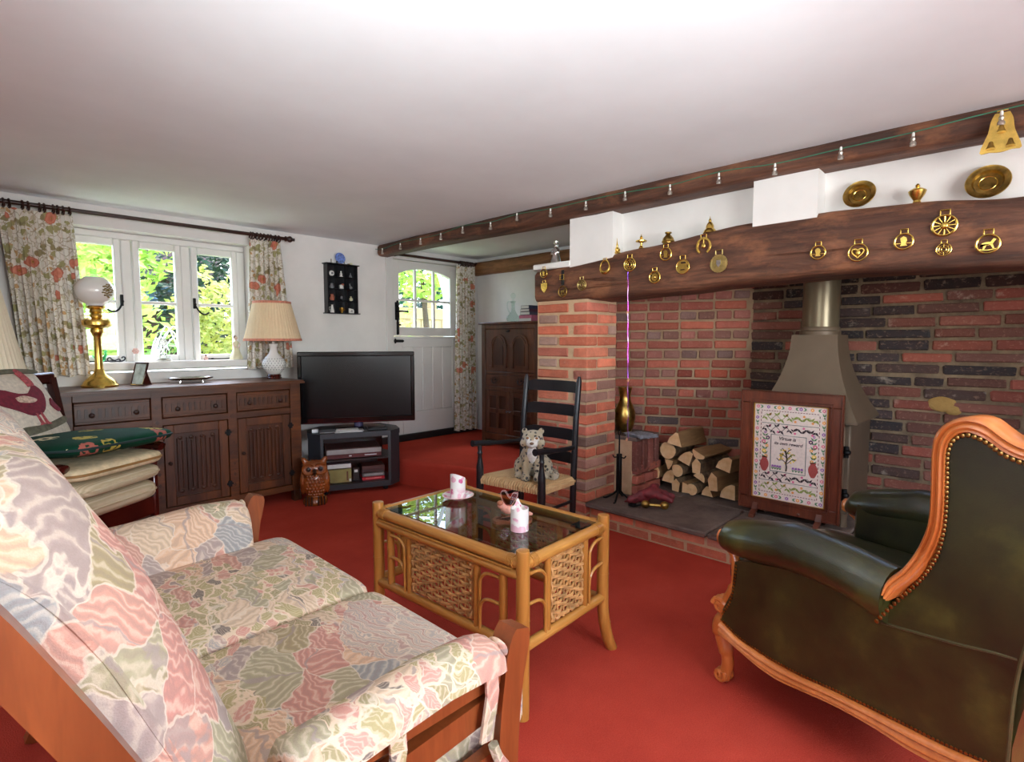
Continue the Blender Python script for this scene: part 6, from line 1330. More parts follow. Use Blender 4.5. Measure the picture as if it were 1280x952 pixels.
def text(body, s, t, size, parent, mat):
    cu = bpy.data.curves.new('lettering', 'FONT'); cu.body = body; cu.size = size; cu.extrude = .0005; cu.shear = .25; cu.align_x = 'CENTER'; cu.offset = .0004
    o = bpy.data.objects.new('lettering_curve', cu); C.objects.link(o); me = bpy.data.meshes.new_from_object(o.evaluated_get(bpy.context.evaluated_depsgraph_get())); bpy.data.objects.remove(o)
    y, z = P(s, t); M = Matrix(((0, 0, -1, XS - .0004), (-1, 0, 0, y), (0, 1, 0, z), (0, 0, 0, 1))); me.transform(rootm(parent).inverted() @ M); me.materials.append(mat)
    q = bpy.data.objects.new('lettering', me); C.objects.link(q); q.parent = parent; return q
m_ink = plain('dark_thread', (62, 42, 50), .8)
text('Virtue is', .475, .635, .026, fs_, m_ink); text('its own reward', .49, .585, .0235, fs_, m_ink)

# ================================================================== logs
m_bark = plain('log_bark', (104, 82, 58), .9, 0, .35, 30, .9, 40); m_split = wood('split_log_side', (124, 90, 56), (176, 134, 86), .8, 0, 9, .15, .5)
def endmat():
    t = NT('sawn_log_end'); v = t.coord(); n_ = t.noise(v, 20, 4); t.col(t.ramp(n_.outputs[0], [(.3, (216, 168, 116)), (.7, (240, 204, 156))])); t.set(Roughness=.85); t.bump(t.noise(v, 120).outputs[0], .4, .004); return t.m
m_end = endmat()
SH = {'round': [(math.cos(k * .449), math.sin(k * .449)) for k in range(14)], 'half': [(math.cos(k * .35), math.sin(k * .35) - .35) for k in range(10)], 'wedge': [(-.9, -.75), (.95, -.7), (.75, .1), (.15, .95), (-.2, .9)], 'quarter': [(-.85, -.8), (.9, -.8), (.7, .0), (.25, .6), (-.35, .95), (-.85, .85)], 'tall': [(-.55, -.95), (.5, -.95), (.65, .2), (.1, 1.05), (-.6, .5)], 'flat': [(-1.05, -.35), (1.05, -.4), (.7, .35), (.0, .6), (-.8, .3)]}
LOGS = [('half', 1.897, .365, .062, -25, 200, 'half log with a rounded belly at the end of the pile nearest the fire tools'), ('round', 1.753, .411, .056, 0, 35, 'big round log end in the middle of the top row'), ('wedge', 1.683, .497, .055, -10, 10, 'wedge shaped log crowning the pile'), ('quarter', 1.63, .385, .052, -25, 20, 'split log with a square end just below the topmost log'), ('half', 1.545, .415, .046, -28, 200, 'pale half log slanting towards the fire screen high on the pile'), ('round', 1.992, .355, .03, -12, 0, 'thin pale log poking out beside the half log'), ('tall', 1.559, .335, .05, -30, 0, 'tall narrow split log in the second row of the pile'), ('round', 1.672, .293, .040, -18, 0, 'round white ended log in the middle of the pile'), ('wedge', 1.735, .325, .034, -20, 180, 'small dark wedge squeezed between the round logs'), ('half', 1.533, .267, .042, -25, 20, 'log with a hollow split end low in the pile'), ('tall', 1.434, .262, .056, -32, -5, 'tall split log beside the fire screen'), ('wedge', 1.848, .245, .042, -12, 150, 'pointed split log behind the red leather'), ('quarter', 1.752, .238, .05, -20, 0, 'broad split log in the lower middle of the pile'), ('round', 1.562, .19, .036, -22, 0, 'small round pale log on the hearth stone'), ('wedge', 1.473, .182, .042, -28, 0, 'wedge log lying on the hearth nearest the room'), ('tall', 1.685, .19, .046, -20, 8, 'leaning narrow split log on the hearth stone'), ('quarter', 1.607, .19, .04, -22, 90, 'brown sided split log in the bottom row'), ('flat', 1.927, .24, .042, -10, 20, 'thin flat slab of wood under the belly of the half log'), ('half', 2.0, .19, .05, -8, 200, 'orange half log at the bottom by the brick pier'), ('quarter', 1.365, .385, .055, -38, 10, 'mossy split log in the top row next to the screen'), ('quarter', 1.345, .205, .058, -38, 0, 'mossy brown split log in the bottom row next to the screen'), ('wedge', 2.02, .285, .05, -6, 60, 'dark bark covered log against the brick ledge')]
for i, (shp, y, z, r, yaw, roll, lab) in enumerate(LOGS):
    xe = 3.31 + .02 * math.sin(i * 2.3) + (.05 if y > 1.95 else 0); L = .26 if y > 1.8 else .34
    limx = 3.34 + (2.26 - (y - L * .4)) / .86 * .45 - .06; L = min(L, max(.12, (limx - xe) / math.cos(R(yaw))))
    t = thing('split_log', lab, 'log', (xe, y, z - r), R(yaw * .4 + 4), 'firewood logs in the inglenook')
    pts = SH[shp]; cr, sr = math.cos(R(roll)), math.sin(R(roll)); sec = [(r * (a * cr - b * sr), r * (a * sr + b * cr)) for a, b in pts]
    m = MB(); N = len(sec); vs = []
    for k in range(5):
        f = k / 4; vs += [(L * f + (.004 * math.sin(j * 5 + i) if k in (0, 4) else 0), a * (1 + .05 * math.sin(k * 2 + j)) + .006 * math.sin(f * 3 + i), b + r + .004 * math.sin(f * 4 + j + i)) for j, (a, b) in enumerate(sec)]
    m.add(vs, [(k * N + j, k * N + (j + 1) % N, (k + 1) * N + (j + 1) % N, (k + 1) * N + j) for k in range(4) for j in range(N)] + [tuple(range(4 * N, 5 * N))])
    m.build('bark_side', m_bark if shp == 'round' or i % 3 == 0 else m_split, t, None, 45, world=False)
    MB().add(vs[:N] + [(-.002, sum(a for a, b in sec) / N, r + sum(b for a, b in sec) / N)], [(j, (j + 1) % N, N) for j in range(N)]).build('sawn_end', m_end, t, None, 30, world=False)

# ================================================================== fire tools, bellows, glove, vase, papers
ft = thing('fire_tool_stand', 'black iron fire tool stand on the hearth by the brick pier', 'tool stand', (2.89, 1.86, .146))
fx, fy_ = 2.89, 1.86
MB().box(fx - .014, fx + .014, fy_ - .014, fy_ + .014, .19, .44, .003).tube([(fx, fy_, .44), (fx, fy_, .56)], .005, 8).build('post', m_iron, ft)
MB().tube([(fx + .014 * math.cos(k * .5236), fy_, .574 + .014 * math.sin(k * .5236)) for k in range(12)], .004, 6, closed=True).build('ring_handle', m_iron, ft)
for a in (.3, 1.87, 3.44, 5.01):
    MB().tube(smoothpath([(fx, fy_, .22), (fx + .03 * math.cos(a), fy_ + .03 * math.sin(a), .185), (fx + .08 * math.cos(a), fy_ + .08 * math.sin(a), .152), (fx + .1 * math.cos(a), fy_ + .1 * math.sin(a), .152)], 4), .006, 6).build('foot', m_iron, ft)
    MB().tube(smoothpath([(fx, fy_, .425), (fx + .03 * math.cos(a), fy_ + .03 * math.sin(a), .415), (fx + .042 * math.cos(a), fy_ + .042 * math.sin(a), .43)], 4), .004, 6).build('hook', m_iron, ft)
gv = thing('leather_bellows', 'folded dark red leather bellows on the hearth before the logs', 'bellows', (2.96, 1.66, .146), R(-35))
m_gl = plain('dark_red_leather', (122, 44, 50), .6, 0, .2, 30, .3, 80)
m = MB().sphere((0, 0, .07), (.07, .05, .035), 14, 10).tube(smoothpath([(-.03, .0, .06), (-.09, .02, .04), (-.15, .03, .012)], 4), [.04] * 4 + [.03] * 4 + [.02], 10, flat=.5).tube(smoothpath([(.03, -.01, .06), (.09, -.02, .05), (.13, -.03, .04)], 4), [.035] * 4 + [.025] * 4 + [.012], 10, flat=.5).tube(smoothpath([(.0, .01, .08), (.03, .03, .1), (.05, .045, .095)], 4), [.03] * 4 + [.02] * 4 + [.01], 8).tube(smoothpath([(.02, -.03, .06), (.06, -.07, .05), (.09, -.09, .035)], 4), [.025] * 4 + [.02] * 4 + [.01], 8)
remesh(m.build('leather_body', m_gl, gv, world=False), .005, 3); MB().tube(smoothpath([(-.1, -.01, .045), (-.14, .015, .022), (-.16, .05, .012)], 3), .006, 6).build('leather_seam', m_gl, gv, world=False)
bl = thing('fire_iron', 'fire iron with two brass knobs lying under the red leather', 'fire iron', (2.88, 1.60, .146), R(-60))
for s in (-1, 1): MB().sphere((s * .055, 0, .026), (.026, .026, .024), 14, 10).build('brass_knob', m_brass_old, bl, world=False)
MB().tube([(-.05, 0, .022), (.05, 0, .022)], .01, 8).build('brass_bar', m_brass_old, bl, world=False)
MB().tube(smoothpath([(-.08, .0, .02), (-.12, -.01, .012), (-.15, .01, .01), (-.14, .035, .01), (-.11, .03, .01)], 4), .006, 6).build('iron_loop', m_iron, bl, world=False)
va = thing('brass_vase', 'tall dark brass vase standing on the brick ledge', 'vase', (3.20, 2.02, .525))
MB().lathe([(.001, 0), (.045, 0), (.05, .01), (.062, .05), (.072, .1), (.07, .14), (.055, .18), (.04, .21), (.036, .235), (.042, .27), (.048, .30), (.044, .30), (.034, .26), (.03, .235), (.001, .22)], (3.20, 2.02, .525), 28).build('body', m_brass_old, va)
MB().lathe([(.045, .299), (.052, .303), (.045, .309)], (3.20, 2.02, .525), 28).build('lip', m_brass_old, va)
for i, (lab, rz, z) in enumerate((('folded grey newspaper lying on the brick ledge', 8, .5255), ('folded newspaper drooping over the front of the brick ledge', -14, .5345))):
    t = thing('newspaper', lab, 'newspaper', (3.12, 1.87, z), R(rz))
    MB().grid(lambda u, v: (-.08 + .16 * u, -.11 + .16 * v, .001 - (.03 * max(0, .35 - v) if i else 0) + .003 * math.sin(u * 6)), 8, 8).grid(lambda u, v: (-.08 + .16 * u, -.11 + .16 * v, .008 - (.03 * max(0, .35 - v) if i else 0) + .003 * math.sin(u * 6)), 8, 8).build('sheets', plain('newsprint_%d' % i, (166, 172, 182), .8, 0, .25, 60), t, None, 60, world=False)
    for k in range(5): MB().box(-.07, .06, -.08 + k * .025, -.07 + k * .025, .012, .0125).build('print_line', m_greyg, t, world=False)
rb = thing('balloon_ribbon', 'thin purple and silver ribbon hanging from the lintel brass', 'ribbon', (2.66, 1.665, .58))
def ribm():
    t = NT('foil_ribbon'); v = t.coord(); w = t.noise(v, 9, 2); t.col(t.ramp(w.outputs[0], [(.35, (196, 190, 200)), (.5, (170, 60, 160)), (.65, (110, 60, 170))])); t.set(Metallic=.7, Roughness=.25); return t.m
MB().tube([(2.66 + .001 * math.sin(k), 1.672 - .0005 * k + .0015 * math.sin(k * 1.7), 1.53 - k * .0285) for k in range(34)], .0034, 6, flat=.5).build('ribbon_strip', ribm(), rb)
for z, d in ((1.305, .009), (.925, -.004), (.585, 0)): MB().at(TRS((2.66, 1.664 + d, z), .4, .5)).box(-.006, .006, -.006, .006, -.009, .009, .002).build('ribbon_tag', plain('tan_tag', (196, 140, 104), .6), rb)

# ================================================================== horse brasses
def brass(name, label, y, z, r, kind, mat=None, up=True):
    mat = mat or m_brass; t = thing(name, label, 'horse brass', (2.679, y, z - r), 0, 'horse brasses on the oak lintel'); x = 2.679
    def ring(rr, w, c=(0, 0), ky=1.0, n=28): return MB().tube([(x, y + c[0] + rr * math.cos(2 * math.pi * k / n), z + c[1] + rr * ky * math.sin(2 * math.pi * k / n)) for k in range(n)], w, 6, closed=True)
    def disc(rr, d=.003, n=28, scal=0): return MB().prism([(y + rr * (1 + scal * (k % 2)) * math.cos(2 * math.pi * k / n), z + rr * (1 + scal * (k % 2)) * math.sin(2 * math.pi * k / n)) for k in range(n)], x - d / 2, x + d / 2, 'yz')
    def pb(mb, nm, m=mat): return mb.build(nm, m, t)
    zt = z + r * (1.0 if kind != 'shield' else .85); hw = r * .36
    if up: pb(MB().tube([(x, y - hw, zt - .002), (x, y - hw, zt + r * .42), (x, y + hw, zt + r * .42), (x, y + hw, zt - .002)], r * .085, 6), 'hanger')
    if kind == 'wheel':
        pb(ring(r * .92, r * .11), 'rim')
        for k in range(12): g = k * math.pi / 6; pb(MB().tube([(x, y + r * .3 * math.cos(g), z + r * .3 * math.sin(g)), (x, y + r * .9 * math.cos(g), z + r * .9 * math.sin(g))], [r * .05, r * .09], 6), 'spoke')
        pb(MB().sphere((x, y, z), (r * .2, r * .34, r * .34), 16, 10), 'hub')
    elif kind == 'sun':
        pb(ring(r * .9, r * .12), 'rim'); pb(disc(r * .55), 'disc')
        for k in range(16): g = k * math.pi / 8; pb(MB().tube([(x, y + r * .5 * math.cos(g), z + r * .5 * math.sin(g)), (x, y + r * .88 * math.cos(g), z + r * .88 * math.sin(g))], r * .06, 5), 'ray')
        pb(MB().sphere((x - .001, y, z), (.004, r * .22, r * .22), 10, 6), 'boss')
    elif kind == 'lattice':
        pb(ring(r * .92, r * .1), 'rim'); pb(ring(r * .62, r * .07), 'inner_rim'); pb(ring(r * .3, r * .08), 'inner_rim')
        for k in range(8): g = k * math.pi / 4; pb(MB().tube([(x, y + r * .3 * math.cos(g), z + r * .3 * math.sin(g)), (x, y + r * .9 * math.cos(g), z + r * .9 * math.sin(g))], r * .06, 5), 'spoke')
    elif kind == 'disc':
        pb(disc(r * .95, .003, 40, .03), 'disc'); pb(ring(r * .8, r * .05), 'bead_rim'); pb(MB().prism([(y + a * r * .3, z + b * r * .4) for a, b in ((-.8, .9), (.8, .9), (.8, -.2), (0, -1), (-.8, -.2))], x - .004, x, 'yz'), 'emblem', m_silver if mat is m_brass_pale else mat)
    elif kind == 'cut':
        pb(disc(r * .95), 'disc'); pb(ring(r * .9, r * .07), 'bead_rim')
        for (a, b, c, d) in ((-.45, .4, .25, .62), (-.35, -.45, .3, -.32), (-.75, -.1, -.6, .25)): pb(MB().prism([(y + a * r, z + b * r), (y + c * r, z + b * r), (y + c * r, z + d * r), (y + (a + .1) * r, z + d * r)], x - .0022, x + .0022, 'yz'), 'pierced_slot', m_owld)
    elif kind == 'horse':
        pb(ring(r * .9, r * .1), 'rim')
        hs = [(-.62, -.25), (-.45, .1), (-.1, .2), (.2, .18), (.38, .5), (.62, .42), (.5, .22), (.36, -.02), (.5, -.45), (.38, -.48), (.2, -.12), (-.1, -.14), (-.25, -.5), (-.38, -.5), (-.32, -.1), (-.5, .0)]
        pb(MB().prism([(y - a * r, z + b * r) for a, b in hs], x - .002, x + .002, 'yz'), 'horse_figure'); pb(MB().tube([(x, y - r * .8, z - r * .5), (x, y, z - r * .62), (x, y + r * .8, z - r * .5)], r * .07, 6), 'ground_bar')
    elif kind == 'bust':
        pb(ring(r * .9, r * .11), 'rim'); pb(MB().prism([(y - a * r, z + b * r) for a, b in ((-.35, -.5), (.35, -.5), (.2, -.2), (.35, .1), (.25, .45), (-.05, .6), (-.35, .4), (-.3, .05), (-.2, -.2))], x - .003, x + .003, 'yz'), 'head_figure'); pb(MB().tube([(x, y - r * .85, z - r * .2), (x, y + r * .85, z - r * .2)], r * .06, 6), 'cross_bar')
    elif kind == 'heart':
        pb(MB().tube([(x, y + r * .95 * math.cos(g) * (1 - .1 * math.sin(g)), z + r * 1.05 * math.sin(g)) for g in [k * .2244 for k in range(28)]], [r * (.14 + .2 * max(0, -math.sin(k * .2244))) for k in range(28)], 8, closed=True), 'teardrop')
    elif kind == 'double':
        pb(ring(r * .92, r * .08), 'rim'); pb(MB().tube([(x, y + 16 * math.sin(g) ** 3 * r * .036, z + (13 * math.cos(g) - 5 * math.cos(2 * g) - 2 * math.cos(3 * g)) * r * .036) for g in [k * .2244 for k in range(28)]], r * .12, 6, closed=True), 'heart_band'); pb(MB().sphere((x, y, z), (.004, r * .22, r * .3), 10, 8), 'crest')
    elif kind == 'shoe':
        pb(MB().tube([(x, y + r * .85 * math.cos(g), z + r * .95 * math.sin(g)) for g in [-1.0 + k * (math.pi + 2.0) / 20 for k in range(21)]], r * .17, 8, flat=.6), 'horseshoe'); pb(MB().sphere((x, y, z + r * .05), (.005, r * .26, r * .34), 10, 8), 'boss'); pb(MB().tube([(x, y, z + r * .3), (x, y, z + r * .85)], r * .1, 6), 'stem')
    elif kind == 'shield':
        pb(MB().prism([(y + a * r, z + b * r) for a, b in ((-.8, .85), (-.45, .7), (0, .85), (.45, .7), (.8, .85), (.75, -.1), (.45, -.6), (0, -1), (-.45, -.6), (-.75, -.1))], x - .002, x + .002, 'yz'), 'shield'); 
        for k in range(3): pb(MB().box(x - .003, x, y - r * .5, y + r * .5, z + r * (.3 - k * .25), z + r * (.36 - k * .25)), 'engraved_line')
    return t
m_brass_pale = plain('pale_brass', (196, 176, 112), .3, 1.0, .15, 40)
hb = 'horse_brass'
brass(hb, 'oval brass with a small crest at the pier end of the lintel', 2.308, 1.576, .030, 'bust'); brass(hb, 'shield shaped brass hanging below the small crest brass', 2.305, 1.487, .034, 'shield')
st_ = thing('leather_strap', 'black leather strap with a brass buckle above the star brass', 'strap', (2.679, 2.154, 1.50), 0)
MB().box(2.676, 2.683, 2.143, 2.165, 1.492, 1.585, .002).build('strap', m_black, st_); MB().tube([(2.673, 2.139, 1.525), (2.673, 2.169, 1.525), (2.673, 2.169, 1.556), (2.673, 2.139, 1.556)], .003, 6, closed=True).build('buckle', m_brass, st_)
brass(hb, 'oval brass with a leaping figure under the leather strap', 2.153, 1.452, .036, 'horse', m_brass_old, False); brass(hb, 'dull round brass with a pierced coat of arms', 2.006, 1.482, .034, 'lattice', m_brass_pale); brass(hb, 'open teardrop stirrup brass', 1.84, 1.577, .033, 'heart')
brass(hb, 'round pierced lattice brass that the ribbon hangs from', 1.674, 1.572, .039, 'lattice'); brass(hb, 'sunburst brass with many short rays near the lintel edge', 1.517, 1.490, .035, 'sun'); brass(hb, 'brass with twin loops and an open top', 1.454, 1.606, .036, 'bust')
brass(hb, 'solid round brass cut with three slots', 1.356, 1.531, .040, 'cut'); brass(hb, 'upside down horseshoe brass with a boss', 1.246, 1.624, .040, 'shoe'); brass(hb, 'large pale round medallion brass with a scalloped edge', 1.165, 1.529, .046, 'disc', m_brass_pale)
brass(hb, 'small round brass with a head in profile above the flue', .721, 1.534, .032, 'bust'); brass(hb, 'double ringed brass with a heart shaped band', .569, 1.517, .038, 'double'); brass(hb, 'round brass with a stag mask inside', .412, 1.543, .034, 'bust'); brass(hb, 'large spoked wheel brass with a domed hub', .286, 1.588, .041, 'wheel'); brass(hb, 'small pierced brass right below the wheel brass', .284, 1.497, .025, 'lattice'); brass(hb, 'bright ring brass with a prancing horse', .156, 1.503, .037, 'horse')

# ================================================================== ornaments on top of the lintel
def turned(name, label, cat, y, prof, mat=m_brass, x=2.74, n=18, parts=()):
    z = BT(y) + .004; t = thing(name, label, cat, (x, y, z)); MB().lathe(prof, (x, y, z), n).build('body', mat, t)
    for nm, pr in parts: MB().lathe(pr, (x, y, z), n).build(nm, mat, t)
    return t
turned('brass_spire', 'small brass spire ornament beside the first plaster pier', 'ornament', 1.80, [(.001, 0), (.022, 0), (.024, .006), (.017, .014), (.02, .026), (.012, .036), (.006, .042)], parts=[('spike', [(.006, .04), (.008, .048), (.003, .07), (.0008, .092)])])
turned('brass_sundial', 'small brass pedestal dish on the lintel next to the spire', 'ornament', 1.64, [(.001, 0), (.014, 0), (.012, .006), (.006, .014), (.007, .03), (.03, .036), (.031, .042), (.018, .048), (.008, .052)], parts=[('knob', [(.004, .05), (.009, .06), (.003, .07), (.0008, .078)])])
turned('brass_lantern', 'squat ribbed brass pot with a dark top on the lintel', 'ornament', 1.475, [(.001, 0), (.028, 0), (.032, .012), (.028, .028), (.016, .042), (.01, .05), (.018, .054), (.018, .06), (.001, .064)], m_brass_old, parts=[('ribs', [(.033, .006), (.0345, .01), (.033, .014)])])
turned('brass_bell', 'little brass bell with a pointed top on the lintel', 'bell', 1.243, [(.001, 0), (.034, 0), (.03, .01), (.026, .016), (.02, .022), (.019, .036), (.012, .05), (.006, .056)], parts=[('finial', [(.006, .055), (.008, .062), (.002, .074), (.0008, .084)])])
turned('brass_pot', 'small lidded brass pot between the two brass plates', 'pot', .385, [(.001, 0), (.014, 0), (.012, .008), (.026, .03), (.031, .045), (.026, .05), (.012, .058)], parts=[('lid_knob', [(.004, .056), (.009, .066), (.004, .073), (.001, .075)])])
for lab, y, r in (('dark brass plate leaning on the wall beside the second plaster pier', .59, .062), ('large brass plate leaning on the wall nearest the hanging bells', .172, .068)):
    z = BT(y) + .005; t = thing('brass_plate', lab, 'plate', (2.755, y, z), 0, 'brass plates on the lintel')
    MB().at(TRS((2.765, y, z + r * .95), 0, 0, R(-72))).lathe([(.001, .0), (r * .6, .0), (r * .68, .011), (r * .96, .014), (r, .016), (r * .97, .019), (r * .9, .0165), (r * .7, .0155), (r * .62, .004), (.001, .004)], n=36).build('dish', m_brass_old, t)
    MB().at(TRS((2.765, y, z + r * .95), 0, 0, R(-72))).lathe([(r * .36, .0035), (r * .40, .006), (r * .44, .0035)], n=30).build('engraved_ring', m_brass, t)
pg = thing('pewter_figure', 'little silver crowned figure on the end of the white ledge', 'figurine', (2.76, 2.275, 1.641))
MB().lathe([(.001, 0), (.036, 0), (.034, .02), (.026, .05), (.02, .07), (.022, .09), (.016, .1)], (2.76, 2.275, 1.641), 18).build('robe', m_silver, pg); MB().sphere((2.76, 2.275, 1.641 + .115), (.013, .013, .016), 10, 8).build('head', m_silver, pg)
MB().lathe([(.013, .124), (.016, .134), (.01, .13), (.012, .145), (.001, .14)], (2.76, 2.275, 1.641), 10).build('crown', m_silver, pg)
for s in (-1, 1): MB().tube(smoothpath([(2.76, 2.275 + s * .02, 1.735), (2.75, 2.275 + s * .03, 1.715), (2.735, 2.275 + s * .012, 1.705)], 3), .006, 6).build('arm', m_silver, pg)
turned('glass_tumbler', 'plain glass tumbler behind the silver figure', 'glass', 2.19, [(.001, .0), (.03, .0), (.034, .10), (.032, .10), (.028, .004), (.001, .004)], m_clear, 2.85)
bpy.data.objects['glass_tumbler'].location.z = 1.641
# hanging brass plaque with three bells
bpq = thing('bell_plaque', 'brass plaque with three little bells hanging from the ceiling beam', 'plaque', (2.622, .136, 1.80)); x_ = 2.622
pq = sm2([(-.02, .085), (-.03, .06), (-.036, .02), (-.056, -.042), (-.03, -.045), (0, -.05), (.03, -.045), (.056, -.042), (.036, .02), (.03, .06), (.02, .085)], 3)
MB().prism([(.136 - a, 1.862 + b) for a, b in pq], x_ - .003, x_ + .003, 'yz').build('plate', m_brass, bpq)
for a, b in ((0, .03), (-.026, -.022), (.026, -.022)): MB().lathe([(.0005, .014), (.006, .01), (.008, .0), (.0135, -.012), (.001, -.011)], (x_ - .009, .136 + a, 1.862 + b), 12).build('bell', m_brass_old, bpq)
MB().tube([(x_, .121, 1.944), (x_, .121, 1.955), (x_, .151, 1.955), (x_, .151, 1.944)], .003, 6, closed=True).build('hanger', m_brass, bpq)
# string of novelty lights along the ceiling beam
sl_ = thing('string_lights', 'green wire of small silver novelty lights along the ceiling beam', 'lights', (2.62, 2.0, 1.93))
LT = [(4.103, 1.91), (3.828, 1.919), (3.544, 1.923), (3.283, 1.926), (3.026, 1.938), (2.735, 1.925), (2.487, 1.946), (2.202, 1.927), (1.935, 1.926), (1.671, 1.933), (1.404, 1.918), (1.149, 1.923), (0.893, 1.911), (0.634, 1.921), (0.39, 1.916), (0.138, 1.925)]
def lx(y): return 2.622 if y < 3 else 2.622 + (y - 3) * .02
wp = [(2.63, 4.2, 1.94)]
for y, z in LT: wp.append((lx(y), y, z + .028 + .006 * math.sin(y * 7)))
wp.append((2.63, -.4, 1.96))
MB().tube(smoothpath(wp, 4), .0022, 5).build('wire', plain('green_wire', (40, 120, 90), .5), sl_)
m_tin = plain('silvery_tin', (176, 166, 156), .3, .8, .25, 60)
for i, (y, z) in enumerate(LT):
    x = lx(y) - .006; b_ = MB().lathe([(.001, -.022), (.011, -.022), (.012, -.012), (.007, -.004), (.009, .004), (.005, .012)], (x, y, z), 10); o = b_.build('light_charm', m_tin, sl_)
    MB().lathe([(.005, .010), (.005, .024), (.003, .028)], (x, y, z), 8).build('lamp_cap', m_china, o)

# ================================================================== the garden
def leafmat(name, c1, c2, tr=.45):
    m = bpy.data.materials.new(name); m.use_nodes = True; t = m.node_tree; b = t.nodes['Principled BSDF']; out = t.nodes['Material Output']
    tc = t.nodes.new('ShaderNodeTexCoord'); nz = t.nodes.new('ShaderNodeTexNoise'); nz.inputs['Scale'].default_value = 6; rp = t.nodes.new('ShaderNodeValToRGB'); rp.color_ramp.elements[0].position = .35; rp.color_ramp.elements[1].position = .65; rp.color_ramp.elements[0].color = (*lin(c1), 1); rp.color_ramp.elements[1].color = (*lin(c2), 1)
    t.links.new(tc.outputs['Object'], nz.inputs['Vector']); t.links.new(nz.outputs[0], rp.inputs[0]); t.links.new(rp.outputs[0], b.inputs['Base Color']); b.inputs['Roughness'].default_value = .6
    tl_ = t.nodes.new('ShaderNodeBsdfTranslucent'); t.links.new(rp.outputs[0], tl_.inputs[0]); mx = t.nodes.new('ShaderNodeMixShader'); mx.inputs[0].default_value = tr
    t.links.new(b.outputs[0], mx.inputs[1]); t.links.new(tl_.outputs[0], mx.inputs[2]); t.links.new(mx.outputs[0], out.inputs[0]); return m
ml_lime = leafmat('lime_leaves', (150, 186, 70), (206, 226, 110)); ml_mid = leafmat('mid_green_leaves', (84, 130, 56), (140, 176, 84)); ml_dark = leafmat('dark_green_leaves', (22, 50, 30), (52, 84, 46), .2); ml_yel = leafmat('yellow_green_leaves', (150, 158, 66), (206, 204, 110)); ml_teal = leafmat('blue_green_leaves', (26, 82, 62), (50, 112, 84), .25)
m_lawn = plain('lawn', (116, 140, 76), .9, 0, .25, 8); m_stem = plain('shrub_stem', (88, 70, 50), .9)
struct(MB().box(-6, 14, 4.6, 22, -.2, 0).build('ground', m_lawn, smooth=0))
def shrub(name, label, c, rad, n, leaf, mat, seed):
    rnd = random.Random(seed); t = thing(name, label, 'shrub' if 'tree' not in name else 'tree', (c[0], c[1], 0)); m = MB(); vs = []; fs = []
    for i in range(n):
        while True:
            p = Vector((rnd.uniform(-1, 1), rnd.uniform(-1, 1), rnd.uniform(-1, 1)))
            if .25 < p.length < 1: break
        lump = 1 + .18 * math.sin(p.x * 7 + seed) * math.sin(p.z * 6 + seed * 2)
        q = Vector((c[0] + p.x * rad[0] * lump, c[1] + p.y * rad[1] * lump, max(.03, c[2] + p.z * rad[2] * lump))); a = Vector((rnd.uniform(-1, 1), rnd.uniform(-1, 1), rnd.uniform(-.6, .6))).normalized(); b = a.orthogonal().normalized(); L = leaf * rnd.uniform(.6, 1.3); w = a.cross(b) * L * .12; k = len(vs)
        vs += [tuple(q - a * L), tuple(q + b * L * .5 + w), tuple(q + a * L), tuple(q - b * L * .5 + w)]; fs += [(k, k + 1, k + 2), (k, k + 2, k + 3)]
    o = m.add(vs, fs).build('foliage', mat, t, smooth=0); o['kind'] = 'stuff'
    MB().tube([(c[0], c[1], 0), (c[0] + .05, c[1], c[2] * .6), (c[0], c[1] + .05, c[2])], [.06, .045, .02], 7).build('stem', m_stem, t)
shrub('lime_shrub', 'bright lime shrub outside the window behind the brass lamp', (.95, 7.4, 1.3), (.75, .6, 1.35), 2600, .075, ml_lime, 1)
shrub('lilac_shrub', 'leafy light green shrub spreading across the middle window pane', (1.55, 8.6, 2.6), (.75, .6, .85), 1700, .085, ml_lime, 2)
shrub('low_shrub', 'low mid green plants under the middle window pane', (1.68, 6.75, .5), (.55, .28, .6), 1600, .065, ml_mid, 3)
shrub('golden_shrub', 'yellow green shrub outside the third window pane', (2.40, 7.6, 1.0), (.52, .5, 1.05), 2400, .055, ml_yel, 4)
shrub('yew_tree', 'dark evergreen tree in the top of the third window pane', (3.25, 10.6, 2.3), (.95, .8, 1.9), 3000, .085, ml_dark, 5)
shrub('garden_tree', 'mid green tree beyond the lime shrub', (.7, 11.5, 2.6), (1.7, .9, 2.6), 3600, .12, ml_mid, 6)
shrub('garden_tree', 'dark green tree standing behind the shed', (2.9, 15.6, 3.2), (2.6, .9, 3.0), 3600, .15, ml_dark, 7)
shrub('hedge', 'dark blue green hedge behind the fence outside the door', (5.9, 7.9, 1.4), (1.5, .4, 1.6), 3600, .09, ml_teal, 8)
shrub('door_shrub', 'sunlit lime branch hanging outside the door panes', (4.75, 6.35, 2.15), (.75, .35, .42), 650, .075, ml_lime, 9)
shrub('foxglove', 'tall pale flowering stem outside the door', (3.92, 5.55, 1.15), (.12, .1, .75), 150, .045, ml_lime, 10)
m_shedw = plain('dark_shed_brick', (84, 58, 52), .9, 0, .25, 10); m_blue = plain('pale_blue_paint', (150, 190, 226), .5); m_dkglass = plain('dark_shed_glass', (90, 110, 130), .1)
sh = thing('garden_shed', 'dark garden shed with a pale blue window far down the garden', 'shed', (2.85, 12.4, 0))
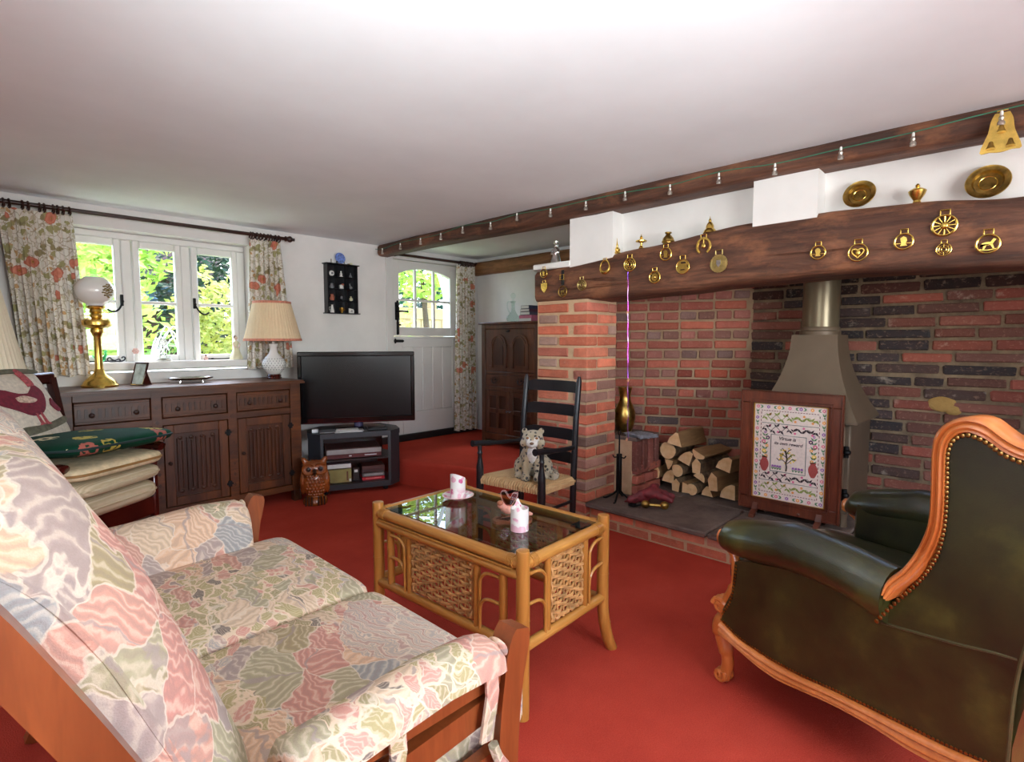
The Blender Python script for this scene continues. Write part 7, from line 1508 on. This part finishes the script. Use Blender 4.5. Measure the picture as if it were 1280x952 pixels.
MB().box(1.9, 3.8, 12, 13.2, 0, 2.35).build('wall', m_shedw, sh); MB().add([(1.75, 11.85, 2.3), (3.95, 11.85, 2.3), (3.95, 13.3, 2.3), (1.75, 13.3, 2.3), (1.75, 12.6, 3.3), (3.95, 12.6, 3.3)], [(0, 1, 5, 4), (2, 3, 4, 5), (0, 4, 3), (1, 2, 5), (0, 1, 2, 3)]).build('roof', plain('shed_tiles', (76, 56, 54), .9, 0, .3, 14), sh)
sw = MB().box(2.6, 3.08, 11.96, 12.0, 1.7, 2.18).build('window', m_blue, sh)
for x in (2.64, 2.79, 2.94):
    for z in (1.74, 1.96): MB().box(x, x + .12, 11.945, 11.962, z, z + .18).build('pane', m_dkglass, sw)
fn_ = thing('garden_fence', 'pale wooden board fence outside the stable door', 'fence', (5.2, 6.9, 0)); m_fence = wood('pale_fence_board', (176, 146, 104), (214, 188, 146), .8, 2, 6, .15)
for k in range(14): MB().box(3.9 + k * .2, 4.09 + k * .2, 6.88, 6.90, 0, 1.47, .003).build('board', m_fence, fn_)
MB().box(3.88, 6.7, 6.85, 6.92, 1.47, 1.64, .006).build('capping_rail', m_fence, fn_)
for x in (4.62, 5.32): MB().box(x, x + .11, 6.92, 7.03, 0, 1.95, .006).build('post', m_fence, fn_)
ar = thing('garden_arch', 'white curved garden arch outside the stable door', 'arch', (4.05, 5.05, 0))
MB().prism(ribbon(sm2([(4.145, 0), (4.14, .8), (4.12, 1.3), (4.075, 1.6), (4.01, 1.82), (3.93, 2.0), (3.80, 2.15), (3.62, 2.22)]), .016), 5.0, 5.035, 'xz').build('bow', m_white, ar); MB().prism(ribbon(sm2([(3.62, 2.22), (3.44, 2.15), (3.31, 2.0), (3.23, 1.82), (3.165, 1.6), (3.12, 1.3), (3.1, .8), (3.095, 0)]), .022), 5.9, 5.96, 'xz').build('bow', m_white, ar)
gr_ = thing('grass_clump', 'clump of arching white grass stalks under the middle pane', 'plant', (1.35, 6.3, 0)); rg = random.Random(5)
for k in range(12):
    a = rg.uniform(0, 6.28); d = rg.uniform(.1, .28); MB().tube(smoothpath([(1.35, 6.3, .3), (1.35 + d * .3 * math.cos(a), 6.3 + d * .3 * math.sin(a), .9), (1.35 + d * math.cos(a), 6.3 + d * math.sin(a), 1.15 + rg.uniform(0, .15)), (1.35 + d * 1.6 * math.cos(a), 6.3 + d * 1.6 * math.sin(a), 1.05)], 4), .006, 4).build('stalk', m_china, gr_)
MB().lathe([(.001, 0), (.05, 0), (.09, .2), (.06, .34), (.001, .36)], (1.35, 6.3, 0), 9).build('tuft', ml_mid, gr_)
